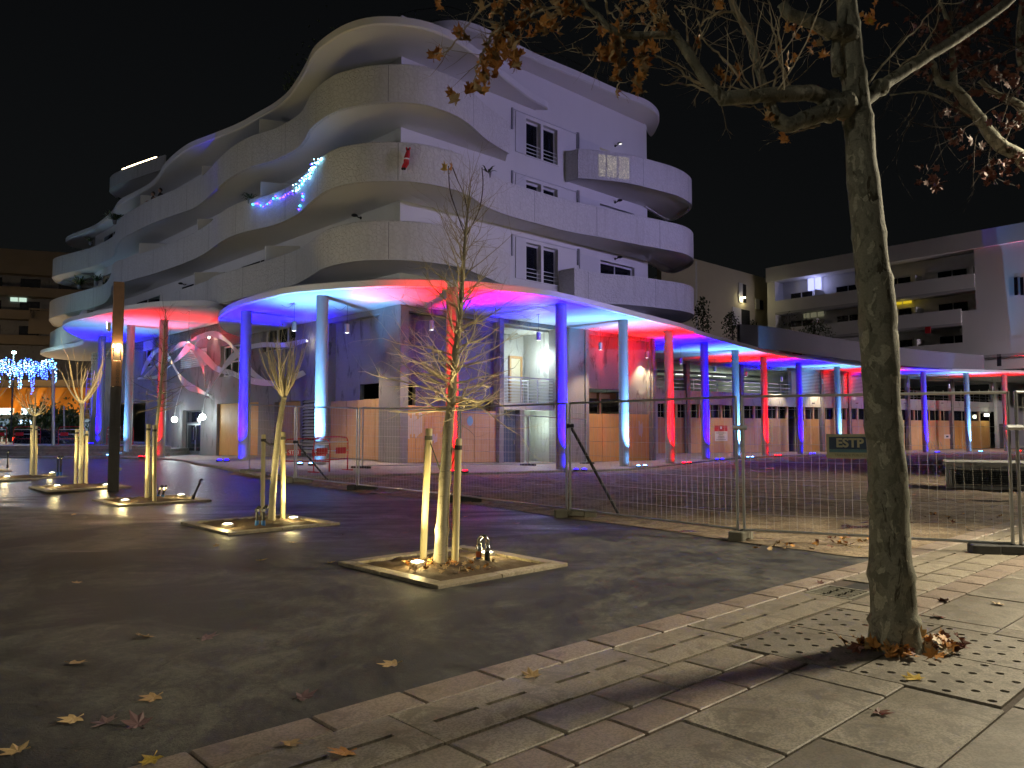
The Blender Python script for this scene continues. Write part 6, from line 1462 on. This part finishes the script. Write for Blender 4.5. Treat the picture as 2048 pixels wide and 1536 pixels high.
# shop below
shop = thing('corner_shop', 'shop front with orange awning and bright white signs at the far left', 'shop', at_y(0, 880, 62) - Vector((0, 0, .2)))
DS = 62
def q3(x0, y0, x1, y1, D, mat, name, th=.1, par=None, D1=None):
    a, b = at_y(x0, y0, D), at_y(x1, y1, D); mb = MB(); mb.box(((a.x + b.x) / 2, D + th / 2, (a.z + b.z) / 2), (abs(b.x - a.x), th, abs(a.z - b.z))); return mk(name, mb, mat, par or shop)
org = plain('orange_awning', (.62, .25, .03), .7, var=.15)
t = NT('lit_awning'); t.base(t.mix(t.noise(2, 3, .5, t.co()), (.6, .22, .02), (.75, .32, .04))); t.rough(.7); M['awn'] = t.m
for k in range(6):
    x0 = -60 + k * 38; a, b = at_y(x0, 775, DS), at_y(x0 + 37, 828, DS - 1.5); mb = MB()
    mb.add([(a.x, DS, a.z), (b.x, DS, a.z), (b.x, DS - 1.6, b.z), (a.x, DS - 1.6, b.z), (a.x, DS, a.z - .06), (b.x, DS, a.z - .06), (b.x, DS - 1.6, b.z - .06), (a.x, DS - 1.6, b.z - .06)], [(0, 1, 2, 3), (7, 6, 5, 4), (3, 2, 6, 7)]); mk('awning', mb, M['awn'], shop)
q3(-80, 760, 230, 905, DS + .6, M['ochre'], 'front_wall', .3)
for x0, x1 in ((-40, 24), (42, 78)): 
    o = q3(x0, 816, x1, 829, DS - 1.7, M['white'], 'sign_box', .25); q3(x0 + 1, 817, x1 - 1, 828, DS - 1.76, emit('shop_sign', (.75, 1, 1), 2.2), 'sign_face', .02, o)
o = q3(35, 838, 64, 850, DS - 4, M['dark_steel'], 'blue_sign', .2); q3(36, 840, 63, 848, DS - 4.06, emit('blue_sign_face', (.55, .8, 1), 2.4), 'sign_face', .02, o)
for x0, x1 in ((-30, 16), (120, 150), (155, 178)): q3(x0, 838, x1, 872, DS + .55, emit('shop_window', (.35, .5, .62), .35), 'window', .03)
q3(106, 798, 126, 813, DS - .2, plain('pale_blue_panel', (.2, .25, .4), .5), 'panel', .05); q3(127, 800, 150, 812, DS - .2, plain('blue_panel', (.08, .12, .3), .5), 'panel', .05)
light('shop_sign_light', 'POINT', at_y(-8, 832, DS - 2.3), 90, (.75, 1, 1), .4); light('shop_sign_light', 'POINT', at_y(60, 832, DS - 2.3), 90, (.8, 1, 1), .4); light('awning_glow', 'POINT', at_y(20, 790, DS - 3.5), 330, (1, .6, .2), .4)
light('awning_glow', 'POINT', at_y(130, 835, DS - 2.5), 80, (1, .6, .2), .4)
# --- curtain of blue and white lights over the street
cur = thing('light_curtain', 'curtain of blue and white fairy lights strung over the street at far left', 'fairy lights', at_y(20, 770, 48))
rg = random.Random(77); mats = [emit('fairy_white', (.5, .75, 1), 4), emit('fairy_blue', (.04, .1, 1), 9), emit('fairy_cyan', (.12, .42, 1), 6)]
parts = [MB() for _ in mats]; wire = MB()
for k in range(52):
    x = -60 + k * 3.35 + rg.uniform(-1, 1); top = 722 + 4 * math.sin(k * .5) + rg.uniform(-2, 2); L = rg.uniform(34, 78) * (.75 + .25 * math.sin(k * .9)); D = 48 + rg.uniform(-.6, .6)
    wire.tube([at_y(x, top, D), at_y(x, top + L, D)], .006, 3); n = int(L / 5) + 2
    for j in range(n):
        m = 1 if (60 < x < 105 and j > n * .45) or rg.random() < .2 else (2 if rg.random() < .45 else 0)
        parts[m].ball(at_y(x + rg.uniform(-1.5, 1.5), top + L * j / n + rg.uniform(-1, 1), D), rg.uniform(.028, .05), 6, 4)
wire.tube([at_y(x, 722 + 6 * math.sin((x + 60) / 5.1 * .5), 48) for x in range(-60, 112, 6)], .012, 4)
mk('wires', wire, M['rubber'], cur)
for mb, m in zip(parts, mats): mk('bulbs', mb, m, cur, kind='stuff')
light('curtain_glow', 'POINT', at_y(30, 745, 47), 60, (.2, .35, 1), 1)
st_ = at_y(28, 705, 52); sl_ = thing('street_light', 'star bright white street light high behind the fairy lights', 'street lamp', Vector((st_.x, st_.y, 0)))
b_ = MB(); b_.tube([(0, 0, 0), (0, 0, st_.z - .1)], .06, 8); mk('pole', b_, M['dark_steel'], sl_, local=True); b_ = MB(); b_.ball((0, 0, st_.z), .14, 10, 7, .6); mk('lamp', b_, emit('street_star', (.6, 1, 1), 30), sl_, local=True); light('street_star', 'POINT', st_ - Vector((0, .5, .3)), 130, (.6, 1, 1), .2)
# pole left of the trees
for x, y0, y1, D, r, lab in ((107, 738, 852, 44, .10, 'tall pale steel mast beside the fairy lights'), (129, 812, 853, 50, .06, 'short pale post in front of the shop')):
    b0 = at_y(x, 893, D); b0.z = .2; mb = MB(); mb.tube([b0, at_y(x - 1, y0, D)], [r, r * .8], 10); t = tag(mk('mast', mb, M['galv'], smooth='auto'), lab, 'pole')
for k, x in enumerate((2.5, 13)):
    b0 = gp(x, 897); mb = MB(); mb.lathe([(.06, 0), (.06, .95), (.045, 1.0), (.01, 1.02)], b0, 10); tag(mk('bollard', mb, M['white'], smooth='auto'), ['pale bollard at the left edge', 'second pale bollard from the left edge'][k], 'bollard', 'bollards at the street')
p = gp(75, 897); mb = MB(); mb.prism([(p.x - 1.8, p.y - .3), (p.x + 1.6, p.y - .3), (p.x + 1.6, p.y + .3), (p.x - 1.8, p.y + .3)], p.z, p.z + .3); mb.prism([(p.x - 1.75, p.y - .16), (p.x + 1.55, p.y - .16), (p.x + 1.55, p.y + .16), (p.x - 1.75, p.y + .16)], p.z + .3, p.z + .82); tag(mk('concrete_barrier', mb, M['concrete_w']), 'low concrete road barrier in front of the parked car', 'road barrier')
p = gp(24, 893); mb = MB(); mb.bbox(p + Vector((0, 0, .35)), (.9, .5, .5), 0, .04); tag(mk('planter_box', mb, M['concrete_w']), 'small concrete planter beside the bollards', 'planter')
# dark street trees / bushes
def bush(px, D, w, h, label, seed, n=900):
    p = at_y(px[0], px[1], D); p.z = .1; r = random.Random(seed); t = thing('street_bush', label, 'bush', p); mb = MB(); mb.tube([(0, 0, 0), (.05, 0, h * .6)], [.09, .04], 7); mk('trunk', mb, M['twig_d'], t, local=True); mb = MB()
    for k in range(n):
        a, b_, c = r.gauss(0, .42), r.gauss(0, .42), r.gauss(0, .36); s = r.uniform(.08, .2); q = Vector((a * w, b_ * w, h * .6 + c * h * .55)); 
        if q.z < .1: q.z = r.uniform(.1, h)
        e = Euler((r.uniform(0, 6), r.uniform(0, 6), r.uniform(0, 6))).to_matrix(); mb.add([q + e @ Vector(v) * s for v in ((-1, 0, 0), (0, -.5, .1), (1, 0, 0), (0, .5, .1))], [(0, 1, 2, 3)])
    mk('foliage', mb, M['green'], t, local=True)
bush((90, 880), 56, 1.5, 3.4, 'dark bush behind the parked car left of the mast', 1); bush((135, 880), 56, 1.3, 3.2, 'dark bush right of the mast before the shop', 2); bush((30, 880), 55, 1.3, 2.4, 'dark bush by the street at the left under the blue sign', 3, 700)
# --- parked car seen behind the barriers
cp = at_y(100, 893, 48); cp.z = .12
car = thing('parked_car', 'dark grey estate car with red tail lights behind the red barriers', 'car', cp, R(-18))
def car_loft():
    secs = [(-2.2, .45, .95, .62), (-2.12, .35, 1.02, .80), (-1.6, .3, 1.05, .86), (0, .28, 1.0, .88), (1.3, .3, .95, .87), (1.9, .34, .82, .80), (2.15, .42, .66, .6)]
    mb = MB(); n = 12
    for x, z0, z1, w in secs:
        for k in range(n):
            a = 2 * math.pi * k / n; cx_, sz_ = math.cos(a), math.sin(a); f = lambda v: math.copysign(abs(v) ** .5, v)
            mb.v.append(Vector((x, f(cx_) * w, (z0 + z1) / 2 + f(sz_) * (z1 - z0) / 2)))
    for i in range(len(secs) - 1):
        for k in range(n): mb.f.append((i * n + k, i * n + (k + 1) % n, (i + 1) * n + (k + 1) % n, (i + 1) * n + k))
    mb.f += [tuple(range(n - 1, -1, -1)), tuple(range((len(secs) - 1) * n, len(secs) * n))]; return mb
cpaint = plain('dark_car_paint', (.05, .05, .055), .25, .4, var=.05)
mk('body', car_loft(), cpaint, car, local=True, smooth='auto')
mb = MB(); n = 8; ca = [(-2.0, .95, .70), (-1.75, 1.40, .60), (-.2, 1.47, .62), (.55, 1.40, .60), (1.25, .95, .72)]
mb.v = [Vector((x, s * w, z)) for x, z, w in ca for s in (-1, 1)]; 
mb.f = [(0, 1, 3, 2), (2, 3, 5, 4), (4, 5, 7, 6), (6, 7, 9, 8), (0, 2, 4, 6, 8), (9, 7, 5, 3, 1), (0, 8, 9, 1)]; mk('cabin', mb, cpaint, car, local=True)
for s in (-1, 1):
    mb = MB(); mb.v = [Vector((x, s * (w + .012), z)) for x, z, w in ((-1.7, 1.02, .70), (-1.55, 1.34, .63), (-.2, 1.40, .645), (.45, 1.34, .63), (.95, 1.02, .71))]; mb.f = [(0, 1, 2, 3, 4)]; mk('side_window', mb, M['glass'], car, local=True)
    mb = MB(); mb.bbox((-2.17, s * .62, .86), (.08, .26, .2), 0, .02); mk('tail_light', mb, emit('tail_red', (1, .05, .02), 3.2), car, local=True)
    for x in (-1.35, 1.35):
        mb = MB(); Mw = Matrix.Rotation(R(90), 3, 'X'); w_ = MB(); w_.lathe([(.2, -.1), (.31, -.1), (.33, -.07), (.33, .07), (.31, .1), (.2, .1)], (0, 0, 0), 18); mb.add([Mw @ v + Vector((x, s * .78, .33)) for v in w_.v], w_.f); wh = mk('wheel', mb, M['rubber'], car, local=True, smooth='auto')
        w_ = MB(); w_.lathe([(.2, -.105), (.2, .105)], (0, 0, 0), 14); mb = MB(); mb.add([Mw @ v + Vector((x, s * .78, .33)) for v in w_.v], w_.f); mk('rim', mb, M['galv'], wh, local=True)
mb = MB(); mb.v = [Vector(v) for v in ((-1.99, -.6, 1.0), (-1.99, .6, 1.0), (-1.79, .52, 1.34), (-1.79, -.52, 1.34))]; mb.v = [v + Vector((-.02, 0, .0)) for v in mb.v]; mb.f = [(0, 1, 2, 3)]; mk('rear_window', mb, M['glass'], car, local=True)
mb = MB(); mb.bbox((-2.2, 0, .62), (.06, .52, .12), 0, .01); mk('number_plate', mb, M['white'], car, local=True)
mb = MB(); mb.bbox((-2.18, 0, .42), (.1, 1.4, .16), 0, .03); mk('bumper', mb, cpaint, car, local=True)
# scaffold ladder at the far end of the arcade
t = thing('ladder', 'tall grey ladder standing at the far left end of the colonnade', 'ladder', Vector((at_y(172, 880, 46).x, 46, .7)))
for s in (-.2, .2): b_ = MB(); b_.tube([(s, 0, 0), (s, .3, 4.4)], .03, 6); mk('side_rail', b_, M['galv'], t, local=True)
for k in range(14): b_ = MB(); b_.tube([(-.2, .02 * k + .02, .3 + .3 * k), (.2, .02 * k + .02, .3 + .3 * k)], .018, 6); mk('rung', b_, M['galv'], t, local=True)

# ================================================================== on the balconies
# blue string lights
SLP = [(508, 409), (516, 407), (527, 413), (541, 406), (552, 393), (560, 397), (569, 394), (578, 387), (590, 385), (596, 376), (603, 367), (610, 360), (617, 353), (624, 343), (631, 333), (637, 324), (648, 317)]
sl = thing('string_lights', 'string of blue and cyan lights draped on the middle balcony', 'fairy lights', hit_curve(560, 397, b2)[1])
rg = random.Random(12); pb = [MB(), MB(), MB()]; wr = MB(); wp = []
def bpt(x, y, o=.05):
    h = hit_curve(x, y, b2); return h[1] - h[2] * o
for (x0, y0), (x1, y1) in zip(SLP, SLP[1:]):
    n = 3 if x0 < 590 else 8
    for k in range(n):
        f = k / n; j = 1.2 if x0 < 590 else 6; x, y = lerp(x0, x1, f) + rg.gauss(0, j * .6), lerp(y0, y1, f) + rg.gauss(0, j * .5)
        pb[(0 if rg.random() < .6 else 1) if x0 < 590 else (2 if rg.random() < .65 else rg.choice((0, 1)))].ball(bpt(x, y), rg.uniform(.03, .05) if x0 < 590 and k == 0 else rg.uniform(.018, .03), 6, 4); wp.append(bpt(x, y, .03))
for x, y in ((607, 388), (608, 393), (607, 400), (602, 412), (600, 419)): pb[rg.choice((0, 0, 1))].ball(bpt(x, y), .035, 6, 4)
wr.tube(wp, .008, 3); mk('wire', wr, M['rubber'], sl)
for mb, (nm, c, s) in zip(pb, (('str_blue', (.06, .02, 1), 14), ('str_cyan', (.05, .7, .9), 9), ('str_ice', (.3, .7, 1), 13))): mk('bulbs', mb, emit(nm, c, s), sl, kind='stuff')
for x, y in ((620, 348), (606, 365), (555, 395), (525, 408)): light('string_glow', 'POINT', bpt(x, y, .3), 3.2, (.1, .3, 1), .15)
# red climbing doll
h = hit_curve(813, 318, b2); dp = h[1] - h[2] * .16
doll = thing('climbing_doll', 'stuffed doll in red clothes climbing the middle balcony front', 'doll', dp - Vector((0, 0, .36)))
def sk(name, pts, edges, rad, mat, parent, sub=2):
    me = bpy.data.meshes.new(name); me.from_pydata([tuple(p) for p in pts], edges, []); o = bpy.data.objects.new(name, me); COL.objects.link(o)
    m = o.modifiers.new('skin', 'SKIN'); m.use_smooth_shade = True; s_ = o.modifiers.new('sub', 'SUBSURF'); s_.levels = sub; s_.render_levels = sub
    if not me.skin_vertices: bpy.context.view_layer.objects.active = o
    lay = me.skin_vertices[0] if me.skin_vertices else None
    if lay:
        for i, r in enumerate(rad): lay.data[i].radius = (r, r)
        lay.data[0].use_root = True
    me.materials.append(mat); o.parent = parent; return o
def skinned(name, pts, edges, rad, mat, parent):
    """limbs as joined tapered tubes with round joints, one mesh"""
    mb = MB()
    for a, b in edges: 
        p, q = Vector(pts[a]), Vector(pts[b]); mb.tube([p, p.lerp(q, .5), q], [rad[a], (rad[a] + rad[b]) / 2 * 1.03, rad[b]], 10)
    for i, p in enumerate(pts): mb.ball(Vector(p), rad[i], 10, 7)
    bm = bmesh.new(); me = bpy.data.meshes.new(name); me.from_pydata([tuple(v) for v in mb.v], [], mb.f); bm.from_mesh(me); bm.free()
    me.polygons.foreach_set('use_smooth', [True] * len(me.polygons)); me.materials.append(mat); o = bpy.data.objects.new(name, me); COL.objects.link(o); o.parent = parent
    rm = o.modifiers.new('merge', 'REMESH'); rm.mode = 'VOXEL'; rm.voxel_size = .018 if name == 'body' else .03; rm.use_smooth_shade = True; return o
tl = Vector((-.12, 0, 0))
skinned('body', [(0, 0, .42), (.05, 0, .62), (.08, 0, .78), (.0, -.02, .92), (.16, -.02, .92), (-.06, 0, .22), (.05, 0, .20), (-.16, 0, .02), (-.07, 0, .0)], [(0, 1), (1, 2), (2, 3), (2, 4), (0, 5), (0, 6), (5, 7), (6, 8)], [.13, .12, .08, .045, .045, .075, .075, .06, .06], M['red'], doll)
doll.scale = (.74, .74, .74)
b_ = MB(); b_.ball((.09, -.02, .84), .075, 10, 8); mk('head', b_, M['rubber'], doll, local=True, smooth=True)
b_ = MB(); b_.lathe([(.14, -.03), (.15, 0), (.14, .03)], (0, 0, .40), 12); mk('white_trim', b_, M['white'], doll, local=True, smooth=True)
for x in (-.17, -.08): b_ = MB(); b_.ball((x, -.02, -.05), .07, 8, 6, .9); mk('boot', b_, M['rubber'], doll, local=True, smooth=True)
# two people leaning on the top balcony
PM = [plain('dark_coat', (.02, .02, .025), .8), plain('black_jacket', (.03, .025, .025), .8)]; skin_m = plain('skin', (.45, .28, .2), .6, var=.05); hair_m = plain('dark_hair', (.03, .02, .015), .6)
for k, (x, lab) in enumerate(((292, 'person in a dark coat leaning on the top balcony, left of the pair'), (306, 'person in a black jacket leaning on the top balcony, right of the pair'))):
    h = hit_curve(x, 400, b3); p = h[1] + h[2] * .45; p.z = Z3 + .2
    nrm = -h[2]; rz = math.atan2(nrm.y, nrm.x) + R(90)
    t = thing('person', lab, 'person', p, rz, 'people on the top balcony')
    pts = [(0, .02, .92), (0, .0, 1.15), (0, -.05, 1.38), (0, -.07, 1.5), (-.17, -.05, 1.38), (.17, -.05, 1.38), (-.22, -.12, 1.14), (.22, -.12, 1.14), (-.1, -.34, 1.16), (.1, -.34, 1.16), (-.09, .04, .85), (.09, .04, .85), (-.1, .02, .47), (.1, .02, .47), (-.1, .06, .06), (.1, .06, .06), (-.1, -.08, .04), (.1, -.08, .04)]
    ed_ = [(0, 1), (1, 2), (2, 3), (2, 4), (2, 5), (4, 6), (5, 7), (6, 8), (7, 9), (0, 10), (0, 11), (10, 12), (11, 13), (12, 14), (13, 15), (14, 16), (15, 17)]
    rd = [.14, .135, .13, .055, .075, .075, .052, .052, .04, .04, .09, .09, .065, .065, .045, .045, .04, .04]
    skinned('body', pts, ed_, rd, PM[k], t)
    b_ = MB(); b_.ball((0, -.09, 1.64), .098, 14, 10, 1.22); b_.ball((0, -.19, 1.63), .018, 6, 5); b_.ball((-.095, -.08, 1.63), .022, 6, 5); b_.ball((.095, -.08, 1.63), .022, 6, 5); mk('head', b_, skin_m, t, local=True, smooth=True)
    b_ = MB(); b_.ball((0, -.06, 1.68), .108, 14, 10, 1.1); mk('hair', b_, hair_m, t, local=True, smooth=True)
    for s in (-1, 1):
        b_ = MB(); b_.ball((s * .09, -.38, 1.16), .035, 8, 6)
        for f in range(4): b_.tube([(s * .09 - .024 + f * .016, -.40, 1.17), (s * .09 - .024 + f * .016, -.455 + .01 * (f in (0, 3)), 1.165), (s * .09 - .024 + f * .016, -.47, 1.14)], .0085, 5)
        b_.tube([(s * .09 - s * .03, -.38, 1.16), (s * .09 - s * .05, -.42, 1.165)], .01, 5); mk('hand', b_, skin_m, t, local=True, smooth=True)
# wall lamps on the white fronts
def wlamp(x, y, P, N, label, lit=False):
    p = on_plane(x, y, P, N); t = thing('wall_lamp', label, 'wall lamp', p, 0, 'small black lamps on the white walls')
    b_ = MB(); b_.tube([Vector((0, 0, 0)), N * .12, N * .22 + Vector((0, 0, .04))], .022, 6); b_.tube([-N * .01, N * .03], .06, 8); mk('arm', b_, M['rubber'], t, local=True)
    b_ = MB(); b_.ball(N * .30 + Vector((0, 0, .05)), .13, 12, 8, .45); mk('head', b_, M['rubber'], t, local=True, smooth=True)
    if lit: b_ = MB(); b_.ball(N * .33 + Vector((0, 0, .02)), .09, 10, 7, .45); mk('lens', b_, emit('wl_glow', (1, 1, .95), .9), t, local=True, smooth=True)
wlamp(1230, 292, Cc, NR, 'small black wall lamp above the top right balcony', True); wlamp(1230, 405, Cc, NR, 'small black wall lamp above the middle right balcony'); wlamp(1230, 518, Cc, NR, 'small black wall lamp above the lowest right balcony'); wlamp(722, 436, Cc, NL, 'small black wall lamp above the front balcony left of the corner')
wlamp(372, 570, Cc, NL, 'small black wall lamp under the middle balcony at the left')
# plants hanging over parapets
def fern(x, y, poly, label, seed, n=26, s=.35, mat='green'):
    h = hit_curve(x, y, poly); p = h[1] + h[2] * .1; r = random.Random(seed); t = thing('balcony_plant', label, 'plant', p, 0, 'plants on the balconies'); mb = MB()
    for k in range(n):
        a = r.uniform(0, 6.28); L = s * r.uniform(.6, 1.2); d = Vector((math.cos(a), math.sin(a), r.uniform(.2, 1.2))).normalized(); sd = d.cross(Vector((0, 0, 1))).normalized() * .03
        q = d * L; e = q + d * L * .5 - Vector((0, 0, L * .35)); mb.add([Vector((0, 0, 0)) - sd, sd, q + sd, q - sd, e], [(0, 1, 2, 3), (3, 2, 4)])
    mk('fronds', mb, M[mat], t, local=True)
    mb = MB(); mb.lathe([(.10, -.25), (.14, 0), (.12, 0)], (0, 0, 0), 10); mk('pot', mb, M['concrete_d'], t, local=True)
fern(497, 397, b2, 'spiky dark plant on the middle balcony left of the blue lights', 1, 30, .3); fern(155, 570, b2, 'dark palm on the middle balcony at the far left', 2, 50, .8); fern(190, 563, b2, 'second dark palm on the middle balcony at the far left', 3, 34, .6); fern(980, 345, b2, 'small dark plant on the middle balcony above the young tree', 4, 20, .3); fern(226, 440, b3, 'tall dark plant on the top balcony at the left neck', 5, 60, .7); fern(178, 483, b3, 'small plant on the top balcony at far left', 6, 24, .4)
for x, y, s, lab, sd in ((608, 105, 1.0, 'green roof shrub above the front bulge of the roof', 1), (545, 152, .7, 'small green roof shrub left of the front bulge', 2), (667, 55, .5, 'tiny roof plant near the top of the bulge', 3)):
    p = at_z(x, y + 12, ZR + .5) + Vector((.6, 1.2, 0)); r = random.Random(sd); t = thing('roof_shrub', lab, 'shrub', Vector((p.x, p.y, ZR + .3)), 0, 'shrubs on the roof'); mb = MB()
    for k in range(160):
        q = Vector((r.gauss(0, .35) * s, r.gauss(0, .35) * s, abs(r.gauss(.5, .45)) * s * 1.4)); e = Euler((r.uniform(0, 6), r.uniform(0, 6), r.uniform(0, 6))).to_matrix(); mb.add([q + e @ Vector(v) * .09 for v in ((-1, 0, 0), (0, -.4, 0), (1, 0, 0), (0, .4, 0))], [(0, 1, 2, 3)])
    mk('foliage', mb, M['green'], t, local=True); mb = MB(); mb.tube([(0, 0, -.1), (0, 0, s)], .03, 5); mk('stem', mb, M['twig_d'], t, local=True)

# ================================================================== lamps outside the frame: some inferred, most added for their light
def unseen_lamp(p, h, label, W, col, aim, cone=150, blend=.9, size=.18, arm=1.2):
    p = Vector(p); aim = Vector(aim); t = thing('unseen_lamp', label, 'street lamp', p); d = aim - p; d.z = 0; d.normalize()
    b_ = MB(); b_.tube([(0, 0, 0), (0, 0, h - .2)], [.09, .06], 12); b_.tube(catmull([(0, 0, h - .25), (d.x * arm * .4, d.y * arm * .4, h), (d.x * arm, d.y * arm, h + .02)], 5), .04, 8); mk('post', b_, M['dark_steel'], t, local=True, smooth='auto')
    b_ = MB(); b_.bbox((d.x * arm, d.y * arm, h + .05), (.5, .5, .12), 0, .03); mk('head', b_, M['dark_steel'], t, local=True); b_ = MB(); b_.box((d.x * arm, d.y * arm, h - .016), (.36, .36, .012)); mk('lens', b_, emit('lamp_lens_%d' % int(p.x * 3 + p.y), col, 20), t, local=True)
    light('unseen_lamp_light', 'SPOT', p + Vector((d.x * arm, d.y * arm, h - .06)), W, col, size, aim=aim, cone=cone, blend=blend)
unseen_lamp((10.8, 9.5, 0), 6.4, 'assumed street lamp out of the picture to the right of the plane tree', 3900, (1, .87, .62), (4.8, 7.6, 0), 100, .8, .7)  # assumed source, set opposite the shadow of the plane trunk
unseen_lamp((-17, 11.0, 0), 4.4, 'low unseen lamp added left of the plaza to light the soffits', 2200, (1, .97, .88), (-8, 28, 11), 172)  # unseen source added to light the balcony soffits from below
unseen_lamp((-8.5, -4.0, 0), 6.5, 'unseen lamp added behind the camera on the left to light the asphalt', 800, (1, .94, .76), (-6, 8, 0), 165)  # unseen source added to brighten the asphalt and the plane tree limbs
unseen_lamp((24, 18.0, 0), 11, 'unseen violet lamp added at the right to light the white facade', 9000, (.52, .46, 1), (2, 34, 12), 62)  # violet source added to light the right facade, no real mast
unseen_lamp((22, 24.0, 0), 5, 'unseen lamp added beyond the vent box to brighten the earth', 5200, (1, .86, .6), (9, 18, 0), 150)  # warm source added to brighten the site earth and vent box
unseen_lamp((-32, 22.0, 0), 9, 'unseen cool fill lamp added to the left of the colonnade', 2300, (.66, .70, 1), (-24, 44, 9), 120)  # cool fill added for the left end of the front
unseen_lamp((50, 48.0, 0), 8, 'unseen lamp added to lighten the far right block', 7000, (1, .84, .98), (34, 68, 10), 160)  # added to lift the far right block out of the dark
unseen_lamp((-66, 78.0, 0), 10, 'unseen lamp added to lighten the dark block of flats', 3800, (1, .72, .42), (-62, 104, 14), 150)  # added to bring out the balconies of the flats
pr_ = QB + EQ * 3 + NQ * .55; pr_.z = 8.0
fx = thing('assumed_spotlight', 'assumed red spotlight out of the picture on the far right block', 'spotlight', pr_)  # assumed source for the red wash at the right edge, mount invented
b_ = MB(); b_.lathe([(.11, 0), (.12, .05), (.1, .06)], (0, 0, 0), 14); mk('housing', b_, M['dark_steel'], fx, local=True)
b_ = MB(); b_.tube([(0, 0, 0), -NQ * .6], .03, 6); mk('arm', b_, M['dark_steel'], fx, local=True)
light('spot_red', 'SPOT', (pr_.x, pr_.y, 8.15), 800, (1, .02, .05), .05, aim=pr_ + Vector((0, 0, 30)) - NQ * 2, cone=96, blend=1)
